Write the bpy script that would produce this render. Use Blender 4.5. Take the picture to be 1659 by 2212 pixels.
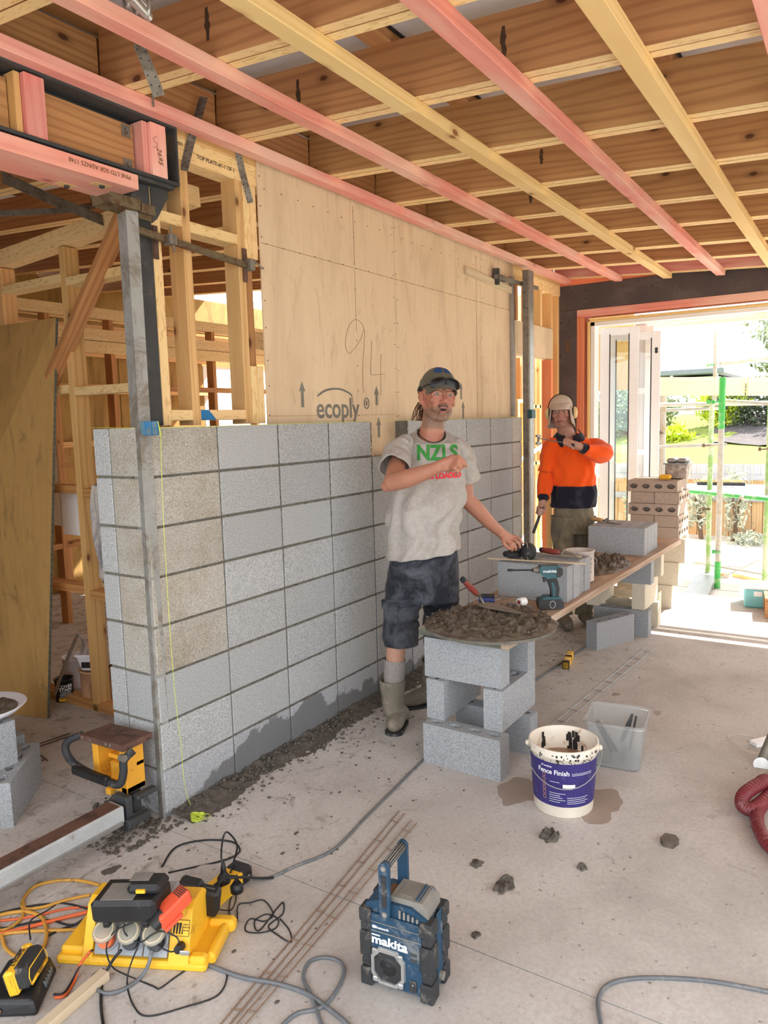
import bpy, bmesh, math, random
import numpy as np
from mathutils import Vector, Matrix, noise
from mathutils.bvhtree import BVHTree
random.seed(7)
PI = math.pi
SC = bpy.context.scene
COL = SC.collection
for _o in list(bpy.data.objects): bpy.data.objects.remove(_o)

# ---------------------------------------------------------------- camera
CF, CYAW, CPITCH, CROLL = 1619.3, 0.5733, -0.1203, -0.0274
CPOS = Vector((-1.9447, -2.3576, 1.5936))
_f = Vector((math.cos(CPITCH)*math.cos(CYAW), math.cos(CPITCH)*math.sin(CYAW), math.sin(CPITCH)))
_r = Vector((math.sin(CYAW), -math.cos(CYAW), 0)); _u = _r.cross(_f)
_c, _s = math.cos(CROLL), math.sin(CROLL)
CR, CU, CFW = _c*_r+_s*_u, -_s*_r+_c*_u, _f
cam = bpy.data.cameras.new('camera'); camo = bpy.data.objects.new('camera', cam); COL.objects.link(camo)
cam.sensor_fit = 'HORIZONTAL'; cam.sensor_width = 36.0; cam.lens = 36.0*CF/1659.0
cam.clip_start = 0.05; cam.clip_end = 300
camo.matrix_world = Matrix(((CR.x, CU.x, -CFW.x, CPOS.x), (CR.y, CU.y, -CFW.y, CPOS.y), (CR.z, CU.z, -CFW.z, CPOS.z), (0, 0, 0, 1)))
SC.camera = camo

# ---------------------------------------------------------------- sky, sun, exposure
w = bpy.data.worlds.new('sky'); SC.world = w; w.use_nodes = True
wn = w.node_tree.nodes; wl = w.node_tree.links
bg = wn['Background']; bg.inputs[0].default_value = (0.90, 0.95, 1.0, 1); bg.inputs[1].default_value = 2.6
SUN_DIR = Vector((1.0, -0.42, 0.98)).normalized()     # towards the sun
sl = bpy.data.lights.new('sun', 'SUN'); sl.energy = 14.0; sl.angle = 0.009; sl.color = (1.0, 0.95, 0.86)
so = bpy.data.objects.new('sun', sl); COL.objects.link(so); so.location = (8, -3, 12)
so.rotation_euler = SUN_DIR.to_track_quat('Z', 'Y').to_euler()
vs = SC.view_settings; vs.view_transform = 'Standard'; vs.look = 'None'; vs.exposure = 0.42; vs.gamma = 1.0
vs.use_curve_mapping = False

# ---------------------------------------------------------------- helpers
def lin(c):
    c = c/255.0
    return c/12.92 if c <= 0.04045 else ((c+0.055)/1.055)**2.4
def rgb(r, g, b): return (lin(r), lin(g), lin(b), 1.0)
def ray(u, v): return (CFW + CR*((u-829.5)/CF) + CU*(-(v-1106)/CF))
def at(u, v, ax, val):
    d = ray(u, v); i = 'xyz'.index(ax); t = (val-CPOS[i])/d[i]; return CPOS+d*t
def atd(u, v, dep): return CPOS+ray(u, v)*dep
def fl(u, v, z=0.0): return at(u, v, 'z', z)

WM = {}          # object -> its world matrix
def link(o, M, parent=None):
    COL.objects.link(o)
    WM[o] = M.copy()
    if parent is not None:
        o.parent = parent; o.matrix_basis = WM[parent].inverted() @ M
    else: o.matrix_basis = M
    return o
def tag(o, label=None, cat=None, group=None, kind=None):
    if label: o['label'] = label
    if cat: o['category'] = cat
    if group: o['group'] = group
    if kind: o['kind'] = kind
    return o
def thing(name, loc, label=None, cat=None, group=None, kind=None, rot=0.0, M=None):
    o = bpy.data.objects.new(name, None); o.empty_display_size = 0.1
    if M is None: M = Matrix.Translation(Vector(loc)) @ Matrix.Rotation(rot, 4, 'Z')
    link(o, M); return tag(o, label, cat, group, kind)
def frame(p, q, up=(0, 0, 1)):
    p, q = Vector(p), Vector(q); x = (q-p).normalized(); up = Vector(up)
    y = up.cross(x)
    if y.length < 1e-4: y = Vector((0, 1, 0)).cross(x)
    y.normalize(); z = x.cross(y)
    return Matrix(((x.x, y.x, z.x, p.x), (x.y, y.y, z.y, p.y), (x.z, y.z, z.z, p.z), (0, 0, 0, 1)))

class B:
    """collects shapes; .obj() links them as one mesh object. verts are in world (or M-local) space."""
    def __init__(s): s.v = []; s.f = []; s.mi = []; s.sm = []
    def add(s, vs_, fs, mi=0, sm=False, M=None):
        n = len(s.v)
        s.v += [tuple(M @ Vector(q)) for q in vs_] if M is not None else [tuple(q) for q in vs_]
        s.f += [tuple(i+n for i in f) for f in fs]; s.mi += [mi]*len(fs); s.sm += [sm]*len(fs)
        return s
    def box(s, a, b, M=None, mi=0, bev=0.0):
        x0, y0, z0 = [min(p, q) for p, q in zip(a, b)]; x1, y1, z1 = [max(p, q) for p, q in zip(a, b)]
        if bev <= 0:
            return s.add([(x0,y0,z0),(x1,y0,z0),(x1,y1,z0),(x0,y1,z0),(x0,y0,z1),(x1,y0,z1),(x1,y1,z1),(x0,y1,z1)],
                         [(0,3,2,1),(4,5,6,7),(0,1,5,4),(1,2,6,5),(2,3,7,6),(3,0,4,7)], mi, False, M)
        c = bev; vs_ = []; 
        for X, sx in ((x0, 1), (x1, -1)):
            for Y, sy in ((y0, 1), (y1, -1)):
                for Z, sz in ((z0, 1), (z1, -1)):
                    vs_ += [(X, Y+sy*c, Z+sz*c), (X+sx*c, Y, Z+sz*c), (X+sx*c, Y+sy*c, Z)]
        bm = bmesh.new(); q = [bm.verts.new(v) for v in vs_]
        r = bmesh.ops.convex_hull(bm, input=q); bmesh.ops.dissolve_limit(bm, angle_limit=0.01, verts=bm.verts, edges=bm.edges)
        bm.verts.index_update()
        s.add([v.co[:] for v in bm.verts], [tuple(v.index for v in f.verts) for f in bm.faces], mi, False, M); bm.free()
        return s
    def cyl(s, p, q, r, r2=None, n=16, caps=True, mi=0, sm=True):
        r2 = r if r2 is None else r2
        p, q = Vector(p), Vector(q); M = frame(p, q); L = (q-p).length
        vs_ = []; 
        for X, R in ((0, r), (L, r2)):
            for i in range(n): a = 2*PI*i/n; vs_.append((X, R*math.cos(a), R*math.sin(a)))
        s.add(vs_, [(i, (i+1) % n, n+(i+1) % n, n+i) for i in range(n)], mi, sm, M)
        if caps: s.add(vs_, [tuple(range(n-1, -1, -1)), tuple(range(n, 2*n))], mi, False, M)
        return s
    def lathe(s, prof, M=None, n=24, mi=0, sm=True, ax='z'):
        vs_ = []; m = len(prof)
        for (R, Z) in prof:
            for i in range(n): a = 2*PI*i/n; vs_.append((R*math.cos(a), R*math.sin(a), Z))
        fs = [(j*n+i, j*n+(i+1) % n, (j+1)*n+(i+1) % n, (j+1)*n+i) for j in range(m-1) for i in range(n)]
        return s.add(vs_, fs, mi, sm, M)
    def tube(s, pts, r, n=8, mi=0, caps=True, radf=None, closed=False):
        pts = [Vector(p) for p in pts]; vs_ = []; m = len(pts); prev = None
        for k, p in enumerate(pts):
            if closed: t = pts[(k+1) % m]-pts[k-1]
            else: t = pts[min(k+1, m-1)]-pts[max(k-1, 0)]
            if t.length < 1e-9: t = Vector((1, 0, 0))
            t.normalize()
            if prev is None: a = t.orthogonal().normalized()
            else:
                a = prev-t*prev.dot(t)
                a = a.normalized() if a.length > 1e-6 else t.orthogonal().normalized()
            prev = a; b = t.cross(a); R = radf(k, m) if radf else r
            for i in range(n): g = 2*PI*i/n; vs_.append(p+a*(R*math.cos(g))+b*(R*math.sin(g)))
        fs = [(j*n+i, j*n+(i+1) % n, (j+1)*n+(i+1) % n, (j+1)*n+i) for j in range(m-1) for i in range(n)]
        if closed: fs += [((m-1)*n+i, (m-1)*n+(i+1) % n, (i+1) % n, i) for i in range(n)]
        elif caps: fs += [tuple(range(n-1, -1, -1)), tuple(range((m-1)*n, m*n))]
        return s.add(vs_, fs, mi, True)
    def prism(s, poly, h0, h1, M=None, mi=0, sm=False):
        n = len(poly); vs_ = [(x, y, h0) for x, y in poly]+[(x, y, h1) for x, y in poly]
        fs = [(i, (i+1) % n, n+(i+1) % n, n+i) for i in range(n)]
        s.add(vs_, fs, mi, sm, M); s.add(vs_, [tuple(range(n-1, -1, -1)), tuple(range(n, 2*n))], mi, False, M)
        return s
    def ell(s, c, rad, R=None, n=12, m=16, mi=0):
        M = Matrix.Translation(Vector(c)) @ (R.to_4x4() if R is not None else Matrix.Identity(4))
        vs_ = [(0, 0, rad[2])]
        for j in range(1, n):
            t = PI*j/n
            for i in range(m): a = 2*PI*i/m; vs_.append((rad[0]*math.sin(t)*math.cos(a), rad[1]*math.sin(t)*math.sin(a), rad[2]*math.cos(t)))
        vs_.append((0, 0, -rad[2])); e = len(vs_)-1
        fs = [(0, 1+i, 1+(i+1) % m) for i in range(m)]
        for j in range(n-2):
            for i in range(m): a = 1+j*m; fs.append((a+i, a+m+i, a+m+(i+1) % m, a+(i+1) % m))
        a = 1+(n-2)*m; fs += [(a+i, e, a+(i+1) % m) for i in range(m)]
        return s.add(vs_, fs, mi, True, M)
    def caps(s, chain, n=14):
        """chain of (point, radius): overlapping tapered capsules"""
        for (p, r), (q, r2) in zip(chain, chain[1:]):
            p, q = Vector(p), Vector(q)
            if (q-p).length < 1e-5: continue
            M = frame(p, q); L = (q-p).length; prof = []
            for k in range(5): t = PI/2*k/4; prof.append((-r*math.cos(t), r*math.sin(t)))
            for k in range(5): t = PI/2*k/4; prof.append((L+r2*math.sin(t), r2*math.cos(t)))
            vs_ = []; 
            for X, R in prof:
                R = max(R, 1e-5)
                for i in range(n): a = 2*PI*i/n; vs_.append((X, R*math.cos(a), R*math.sin(a)))
            m_ = len(prof)
            fs = [(j*n+i, j*n+(i+1) % n, (j+1)*n+(i+1) % n, (j+1)*n+i) for j in range(m_-1) for i in range(n)]
            fs += [tuple(range(n-1, -1, -1)), tuple(range((m_-1)*n, m_*n))]
            s.add(vs_, fs, 0, True, M)
        return s
    def mesh(s, name, mats, Minv=None):
        me = bpy.data.meshes.new(name)
        vs_ = s.v if Minv is None else [tuple(Minv @ Vector(q)) for q in s.v]
        me.from_pydata(vs_, [], s.f)
        for m in (mats if isinstance(mats, (list, tuple)) else [mats]): me.materials.append(m)
        me.polygons.foreach_set('material_index', s.mi); me.polygons.foreach_set('use_smooth', s.sm)
        me.update(); return me
    def obj(s, name, mats, parent=None, M=None, local=False, **kw):
        """M: world matrix of the object. local=True: verts already given in M space."""
        if M is None:
            if parent is not None: M = WM[parent].copy()
            else:
                a = np.array(s.v); c = (a.min(0)+a.max(0))/2; M = Matrix.Translation((c[0], c[1], a.min(0)[2]))
        o = bpy.data.objects.new(name, s.mesh(name, mats, None if local else M.inverted()))
        link(o, M, parent); return tag(o, **kw)

def timber(name, p, q, w_, h, m, parent=None, up=(0, 0, 1), bev=0.002, **kw):
    """a stick from p to q (centre line), w_ wide sideways, h high along up; grain runs along local x"""
    M = frame(p, q, up); L = (Vector(q)-Vector(p)).length
    b = B().box((0, -w_/2, -h/2), (L, w_/2, h/2), bev=bev)
    return b.obj(name, m, parent, M=M, local=True, **kw)

def text_mesh(s, size, extrude=0.0005, bold=0.0, align='CENTER', shear=0.0, sx=1.0):
    cu = bpy.data.curves.new('t', 'FONT'); cu.body = s; cu.size = size; cu.extrude = extrude; cu.offset = bold
    cu.align_x = align; cu.align_y = 'CENTER'; cu.shear = shear; cu.resolution_u = 3
    o = bpy.data.objects.new('t', cu); COL.objects.link(o)
    me = bpy.data.meshes.new_from_object(o)
    vs_ = [(v.co.x*sx, v.co.y, v.co.z) for v in me.vertices]; fs = [tuple(p.vertices) for p in me.polygons]
    bpy.data.objects.remove(o); bpy.data.curves.remove(cu); bpy.data.meshes.remove(me)
    return vs_, fs
def plane_M(c, right, up):
    x = Vector(right).normalized(); y = Vector(up); y = (y-x*y.dot(x)).normalized(); z = x.cross(y); c = Vector(c)
    return Matrix(((x.x, y.x, z.x, c.x), (x.y, y.y, z.y, c.y), (x.z, y.z, z.z, c.z), (0, 0, 0, 1)))
def lettering(s, size, c, right, up, m, parent, name='lettering', bold=0.0, align='CENTER', shear=0.0, ext=0.0004, sx=1.0):
    vs_, fs = text_mesh(s, size, ext, bold, align, shear, sx)
    M = plane_M(c, right, up)
    return B().add(vs_, fs, 0, False, M).obj(name, m, parent)
def catmull(P, k=6, closed=False):
    P = [Vector(p) for p in P]; out = []
    n = len(P); rng = range(n if closed else n-1)
    for i in rng:
        if closed: a, b, c, d = P[i-1], P[i], P[(i+1) % n], P[(i+2) % n]
        else: a, b, c, d = P[max(i-1, 0)], P[i], P[i+1], P[min(i+2, n-1)]
        for j in range(k):
            t = j/k; out.append(0.5*((2*b)+(c-a)*t+(2*a-5*b+4*c-d)*t*t+(3*b-a-3*c+d)*t**3))
    if not closed: out.append(P[-1])
    return out
def evaluated(o, mods):
    """apply modifiers and return the mesh"""
    dg = bpy.context.evaluated_depsgraph_get(); dg.update()
    return bpy.data.meshes.new_from_object(o.evaluated_get(dg))
def remesh(b, vox, smooth=4, fac=0.6, cut=None, dec=None):
    """union of overlapping closed shapes by voxel remesh; returns verts, faces"""
    me = b.mesh('r', []); o = bpy.data.objects.new('r', me); COL.objects.link(o)
    m = o.modifiers.new('a', 'REMESH'); m.mode = 'VOXEL'; m.voxel_size = vox
    if smooth:
        m2 = o.modifiers.new('b', 'SMOOTH'); m2.factor = fac; m2.iterations = smooth
    me2 = evaluated(o, None); 
    V = np.zeros(len(me2.vertices)*3, np.float32); me2.vertices.foreach_get('co', V); V = V.reshape(-1, 3)
    F = [tuple(p.vertices) for p in me2.polygons]
    bpy.data.objects.remove(o); bpy.data.meshes.remove(me); bpy.data.meshes.remove(me2)
    return V, F
def cut_mesh(V, F, planes):
    """keep only the part of the mesh in front of every plane (point, normal)"""
    bm = bmesh.new(); vv = [bm.verts.new(v) for v in V]
    for f in F:
        try: bm.faces.new([vv[i] for i in f])
        except ValueError: pass
    for (co, no) in planes:
        g = list(bm.verts)+list(bm.edges)+list(bm.faces)
        bmesh.ops.bisect_plane(bm, geom=g, plane_co=co, plane_no=no, clear_inner=True, clear_outer=False)
    bm.verts.index_update()
    V2 = np.array([v.co[:] for v in bm.verts]); F2 = [tuple(v.index for v in f.verts) for f in bm.faces]; bm.free()
    return V2, F2

# ---------------------------------------------------------------- materials
def newmat(name):
    m = bpy.data.materials.new(name); m.use_nodes = True
    nt = m.node_tree; return m, nt.nodes, nt.links, nt.nodes['Principled BSDF']
def mapped(N, L, scale, src='Object', rnd=True):
    tc = N.new('ShaderNodeTexCoord'); mp = N.new('ShaderNodeMapping'); mp.inputs['Scale'].default_value = scale
    out = tc.outputs[src]
    if rnd:
        oi = N.new('ShaderNodeObjectInfo'); mu = N.new('ShaderNodeMath'); mu.operation = 'MULTIPLY'; mu.inputs[1].default_value = 37.0
        L.new(oi.outputs['Random'], mu.inputs[0])
        ad = N.new('ShaderNodeVectorMath'); ad.operation = 'ADD'; L.new(out, ad.inputs[0]); L.new(mu.outputs[0], ad.inputs[1]); out = ad.outputs[0]
    L.new(out, mp.inputs[0]); return mp.outputs[0]
def ntex(N, L, vec, scale, detail=4, rough=0.6, dist=0.0):
    t = N.new('ShaderNodeTexNoise'); t.inputs['Scale'].default_value = scale; t.inputs['Detail'].default_value = detail
    t.inputs['Roughness'].default_value = rough; t.inputs['Distortion'].default_value = dist; L.new(vec, t.inputs['Vector']); return t
def ramp(N, L, fac, stops, interp='LINEAR'):
    r = N.new('ShaderNodeValToRGB'); r.color_ramp.interpolation = interp; e = r.color_ramp.elements
    while len(e) < len(stops): e.new(0.5)
    for k, (p, c) in enumerate(stops): e[k].position = p; e[k].color = c if len(c) == 4 else (*c, 1)
    L.new(fac, r.inputs[0]); return r.outputs[0]
def mix(N, L, fac, a, b, mode='MIX'):
    m = N.new('ShaderNodeMix'); m.data_type = 'RGBA'; m.blend_type = mode
    for k, v in ((0, fac), (6, a), (7, b)):
        if hasattr(v, 'is_output'): L.new(v, m.inputs[k])
        else: m.inputs[k].default_value = v
    return m.outputs[2]
def bump(N, L, P, h, strength=0.3, dist=0.002):
    b = N.new('ShaderNodeBump'); b.inputs['Strength'].default_value = strength; b.inputs['Distance'].default_value = dist
    L.new(h, b.inputs['Height']); L.new(b.outputs[0], P.inputs['Normal'])
def jitter(N, L, col, amt=0.12, hue=0.0):
    oi = N.new('ShaderNodeObjectInfo'); mr = N.new('ShaderNodeMapRange'); mr.inputs[3].default_value = 1-amt; mr.inputs[4].default_value = 1+amt
    L.new(oi.outputs['Random'], mr.inputs[0]); hs = N.new('ShaderNodeHueSaturation'); L.new(mr.outputs[0], hs.inputs['Value']); L.new(col, hs.inputs['Color'])
    if hue:
        m2 = N.new('ShaderNodeMapRange'); m2.inputs[3].default_value = 0.5-hue; m2.inputs[4].default_value = 0.5+hue
        mu = N.new('ShaderNodeMath'); mu.operation = 'MULTIPLY'; mu.inputs[1].default_value = 7.31; fr = N.new('ShaderNodeMath'); fr.operation = 'FRACT'
        L.new(oi.outputs['Random'], mu.inputs[0]); L.new(mu.outputs[0], fr.inputs[0]); L.new(fr.outputs[0], m2.inputs[0]); L.new(m2.outputs[0], hs.inputs['Hue'])
    return hs.outputs[0]
def wood(name, base, dark, knot=None, grain=1.0, rough=0.75, lam=False, knots=0.5, jit=0.12, stain=None):
    m, N, L, P = newmat(name); P.inputs['Roughness'].default_value = rough
    v = mapped(N, L, (1.6, 22, 22)); n1 = ntex(N, L, v, 1.0*grain, 5, 0.62, 0.6)
    if lam:      # laminated edge: fine straight bands along the stick
        vv = mapped(N, L, (0.25, 1, 1)); n2 = ntex(N, L, vv, 95, 2, 0.5)
    else:
        vv = mapped(N, L, (0.9, 9, 9)); n2 = ntex(N, L, vv, 1.3, 2, 0.4, 1.6)
        wv = N.new('ShaderNodeTexWave'); wv.inputs['Scale'].default_value = 2.6; wv.inputs['Distortion'].default_value = 11.0; wv.inputs['Detail'].default_value = 1.5
        wv.wave_type = 'BANDS'; wv.bands_direction = 'Z'; wv.inputs['Detail Scale'].default_value = 0.7
        v3 = mapped(N, L, (0.42, 1.0, 3.4)); L.new(v3, wv.inputs['Vector'])
    mid = tuple((a+b)/2 for a, b in zip(base, dark))
    c1 = ramp(N, L, n1.outputs[0], [(0.30, dark), (0.52, mid), (0.66, base)])
    c = mix(N, L, 0.55, c1, base)
    if lam: c = mix(N, L, 0.5, c, ramp(N, L, n2.outputs[0], [(0.36, dark), (0.44, base), (0.7, base)]))
    else:
        f = ramp(N, L, wv.outputs['Color'], [(0.5, (0, 0, 0, 1)), (0.95, (0.55, 0.55, 0.55, 1))])
        c = mix(N, L, f, c, dark)
    if knot is not None and not lam:
        vo = N.new('ShaderNodeTexVoronoi'); vo.voronoi_dimensions = '2D'; vk = mapped(N, L, (1, 1, 1)); sk = N.new('ShaderNodeSeparateXYZ'); L.new(vk, sk.inputs[0])
        yz = N.new('ShaderNodeMath'); yz.operation = 'ADD'; L.new(sk.outputs[1], yz.inputs[0]); L.new(sk.outputs[2], yz.inputs[1])
        ck = N.new('ShaderNodeCombineXYZ'); 
        for a_, b_, sc__ in ((sk.outputs[0], 0, 2.2), (yz.outputs[0], 1, 4.2)):
            mk = N.new('ShaderNodeMath'); mk.operation = 'MULTIPLY'; mk.inputs[1].default_value = sc__; L.new(a_, mk.inputs[0]); L.new(mk.outputs[0], ck.inputs[b_])
        L.new(ck.outputs[0], vo.inputs['Vector']); vo.inputs['Scale'].default_value = 1.0
        dn = ntex(N, L, mapped(N, L, (8, 14, 14)), 1.0, 2); ad = N.new('ShaderNodeMath'); ad.operation = 'MULTIPLY_ADD'; ad.inputs[1].default_value = 0.06; L.new(dn.outputs[0], ad.inputs[0]); L.new(vo.outputs['Distance'], ad.inputs[2])
        th = ramp(N, L, ad.outputs[0], [(0.06, (.95, .95, .95, 1)), (0.075+.02*knots, (0.32, 0.32, 0.32, 1)), (0.16, (0, 0, 0, 1))])
        # only some cells carry a knot
        sel = N.new('ShaderNodeMath'); sel.operation = 'LESS_THAN'; sel.inputs[1].default_value = 0.42
        sp = N.new('ShaderNodeSeparateColor'); L.new(vo.outputs['Color'], sp.inputs[0]); L.new(sp.outputs[0], sel.inputs[0])
        mu = N.new('ShaderNodeMath'); mu.operation = 'MULTIPLY'; L.new(th, mu.inputs[0]); L.new(sel.outputs[0], mu.inputs[1])
        c = mix(N, L, mu.outputs[0], c, knot)
    if stain is not None:
        vn = ntex(N, L, mapped(N, L, (1.2, 5, 5)), 1.0, 3, 0.6); c = mix(N, L, ramp(N, L, vn.outputs[0], [(0.42, (0, 0, 0, 1)), (0.68, (0.8, 0.8, 0.8, 1))]), c, stain)
    c = jitter(N, L, c, jit, 0.006); L.new(c, P.inputs['Base Color']); bump(N, L, P, n1.outputs[0], 0.25, 0.0015)
    return m
def plain(name, col, rough=0.5, metal=0.0, var=0.12, vscale=12, dirt=None, dirtamt=0.35, dscale=9, bmp=0.0, bscale=120, coat=0.0, spec=None, jit=0.0, rnd=True):
    m, N, L, P = newmat(name); P.inputs['Roughness'].default_value = rough; P.inputs['Metallic'].default_value = metal
    if coat: P.inputs['Coat Weight'].default_value = coat
    if spec is not None: P.inputs['Specular IOR Level'].default_value = spec
    v = mapped(N, L, (1, 1, 1), rnd=rnd); n = ntex(N, L, v, vscale, 4, 0.65)
    lo = tuple(max(c*(1-var), 0) for c in col[:3])+(1,); hi = tuple(min(c*(1+var), 1) for c in col[:3])+(1,)
    c = ramp(N, L, n.outputs[0], [(0.3, lo), (0.7, hi)])
    if dirt is not None:
        d = ntex(N, L, v, dscale, 6, 0.75, 0.5); a = 1-dirtamt
        f = ramp(N, L, d.outputs[0], [(0.30+0.34*a, (0, 0, 0, 1)), (0.42+0.34*a, (0.85, 0.85, 0.85, 1))]); c = mix(N, L, f, c, dirt)
    if jit: c = jitter(N, L, c, jit)
    L.new(c, P.inputs['Base Color'])
    if bmp: nb = ntex(N, L, v, bscale, 3, 0.6); bump(N, L, P, nb.outputs[0], bmp, 0.002)
    return m
def blockmat(name, col, dark, light, tint=None):
    m, N, L, P = newmat(name); P.inputs['Roughness'].default_value = 0.95; P.inputs['Specular IOR Level'].default_value = 0.15
    v = mapped(N, L, (1, 1, 1)); n = ntex(N, L, v, 210, 3, 0.75); n2 = ntex(N, L, v, 5, 3, 0.6)
    c = ramp(N, L, n.outputs[0], [(0.34, dark), (0.47, col), (0.56, col), (0.68, light)])
    if tint is not None: c = mix(N, L, ramp(N, L, n2.outputs[0], [(0.45, (0, 0, 0, 1)), (0.72, (0.7, 0.7, 0.7, 1))]), c, tint, 'MULTIPLY')
    c = jitter(N, L, c, 0.07); L.new(c, P.inputs['Base Color']); bump(N, L, P, n.outputs[0], 0.45, 0.0022); return m
MT = {}
MT['joist_face'] = wood('joist_face', rgb(206, 154, 102), rgb(164, 112, 68), rgb(84, 44, 22), knots=0.45)
MT['lvl_edge'] = wood('lvl_edge', rgb(248, 216, 158), rgb(208, 164, 100), lam=True, jit=0.05)
MT['pink'] = wood('pink', rgb(240, 156, 142), rgb(222, 128, 118), rgb(160, 70, 60), stain=rgb(244, 204, 184), knots=0.35)
MT['yellow'] = wood('yellow', rgb(250, 218, 156), rgb(232, 190, 122), rgb(150, 90, 46), knots=0.35)
MT['pine'] = wood('pine', rgb(240, 196, 138), rgb(206, 154, 96), rgb(120, 70, 38), knots=0.4)
MT['pine_dark'] = wood('pine_dark', rgb(212, 156, 98), rgb(166, 110, 62), rgb(90, 50, 28), knots=0.4)
MT['orange_wood'] = wood('orange_wood', rgb(244, 160, 112), rgb(224, 130, 84), rgb(170, 70, 36), knots=0.3)
MT['lvl_face'] = wood('lvl_face', rgb(232, 186, 124), rgb(196, 142, 84), rgb(110, 66, 36), knots=0.3)
MT['ply_pale'] = None
MT['plank_old'] = wood('plank_old', rgb(188, 160, 132), rgb(130, 104, 82), None, jit=0.04, stain=rgb(206, 190, 170))
MT['plank_grey'] = wood('plank_grey', rgb(120, 122, 108), rgb(74, 80, 72), None, jit=0.04)
MT['block'] = blockmat('block', rgb(176, 178, 178), rgb(122, 124, 124), rgb(228, 229, 228))
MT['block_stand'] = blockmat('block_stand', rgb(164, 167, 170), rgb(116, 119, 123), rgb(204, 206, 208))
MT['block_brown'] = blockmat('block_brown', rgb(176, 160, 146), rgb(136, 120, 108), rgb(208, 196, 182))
MT['block_sunlit'] = blockmat('block_sunlit', rgb(214, 204, 184), rgb(180, 168, 148), rgb(236, 230, 214))  # stand block colour with sunlight painted in
MT['mortar'] = plain('mortar', rgb(112, 108, 98), 0.95, bmp=0.5, bscale=90, var=0.25, vscale=30)
MT['mortar_wet'] = plain('mortar_wet', rgb(98, 88, 76), 0.62, bmp=0.8, bscale=60, var=0.35, vscale=25)
MT['mortar_crumb'] = plain('mortar_crumb', rgb(92, 86, 78), 0.9, bmp=0.6, bscale=90, var=0.3, vscale=30)
MT['steel_dark'] = plain('steel_dark', rgb(66, 68, 70), 0.62, 0.2, var=0.15, dirt=rgb(96, 90, 88), dirtamt=0.25, dscale=6)
MT['portal'] = plain('portal', rgb(84, 76, 76), 0.7, 0.1, var=0.18, vscale=3, dirt=rgb(104, 94, 92), dirtamt=0.4, dscale=3)
MT['galv'] = plain('galv', rgb(170, 172, 172), 0.42, 0.75, var=0.15, vscale=20)
MT['galv_dull'] = plain('galv_dull', rgb(138, 132, 122), 0.6, 0.45, var=0.2, vscale=25, dirt=rgb(96, 80, 68), dirtamt=0.35, dscale=14)
MT['alu_mortared'] = plain('alu_mortared', rgb(158, 158, 154), 0.7, 0.25, var=0.12, vscale=9, dirt=rgb(124, 114, 100), dirtamt=0.5, dscale=7, bmp=0.2, bscale=60)
MT['rust_clamp'] = plain('rust_clamp', rgb(120, 108, 84), 0.6, 0.5, dirt=rgb(96, 66, 48), dirtamt=0.5, dscale=20)
MT['white'] = plain('white', rgb(250, 250, 250), 0.45, var=0.03)
MT['roof_white'] = plain('roof_white', rgb(226, 222, 226), 0.8, var=0.04, vscale=2)
MT['black_plastic'] = plain('black_plastic', rgb(30, 30, 32), 0.42, var=0.3, dirt=rgb(104, 98, 92), dirtamt=0.12, dscale=12)
MT['black_rubber'] = plain('black_rubber', rgb(44, 45, 47), 0.7, var=0.25, dirt=rgb(120, 114, 106), dirtamt=0.28, dscale=16)
MT['cable_black'] = plain('cable_black', rgb(30, 31, 34), 0.5, dirt=rgb(90, 88, 86), dirtamt=0.2, dscale=20)
MT['cable_grey'] = plain('cable_grey', rgb(104, 108, 112), 0.6, dirt=rgb(140, 138, 134), dirtamt=0.3, dscale=20)
MT['cable_orange'] = plain('cable_orange', rgb(226, 104, 52), 0.5, dirt=rgb(150, 90, 60), dirtamt=0.2, dscale=20)
MT['cable_yellow'] = plain('cable_yellow', rgb(206, 152, 60), 0.55, dirt=rgb(140, 108, 60), dirtamt=0.25, dscale=20)
MT['yellow_plastic'] = plain('yellow_plastic', rgb(246, 190, 44), 0.5, var=0.06, dirt=rgb(176, 130, 52), dirtamt=0.24, dscale=9)
MT['yellow_paint'] = plain('yellow_paint', rgb(240, 172, 52), 0.5, var=0.08, dirt=rgb(140, 88, 40), dirtamt=0.22, dscale=16)
MT['rust'] = plain('rust', rgb(112, 82, 70), 0.7, 0.3, var=0.25, dirt=rgb(70, 54, 48), dirtamt=0.4, dscale=10)
MT['radio_blue'] = plain('radio_blue', rgb(27, 64, 90), 0.55, var=0.12, dirt=rgb(116, 120, 120), dirtamt=0.32, dscale=13)
MT['tool_teal'] = plain('tool_teal', rgb(34, 84, 92), 0.45, var=0.15, dirt=rgb(110, 112, 108), dirtamt=0.2, dscale=20)
MT['silver'] = plain('silver', rgb(190, 190, 188), 0.35, 0.6, dirt=rgb(130, 126, 118), dirtamt=0.25, dscale=30)
MT['blue_paint'] = plain('blue_paint', rgb(36, 120, 176), 0.7)
MT['print_grey'] = plain('print_grey', rgb(126, 122, 112), 0.85, var=0.2)
MT['print_black'] = plain('print_black', rgb(40, 36, 34), 0.85)
MT['print_brown'] = plain('print_brown', rgb(110, 78, 50), 0.85)
MT['print_white'] = plain('print_white', rgb(244, 244, 244), 0.6, var=0.03)
MT['pencil'] = plain('pencil', rgb(150, 118, 88), 0.9)
MT['red_grip'] = plain('red_grip', rgb(140, 58, 48), 0.6, dirt=rgb(120, 96, 84), dirtamt=0.35, dscale=20)
MT['hose_red'] = plain('hose_red', rgb(120, 42, 50), 0.42, var=0.15, dirt=rgb(150, 104, 100), dirtamt=0.2, dscale=10)
MT['string'] = plain('string', rgb(214, 232, 84), 0.7)
MT['green_paint'] = plain('green_paint', rgb(64, 170, 78), 0.55, var=0.1, dirt=rgb(180, 176, 150), dirtamt=0.35, dscale=12)
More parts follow.
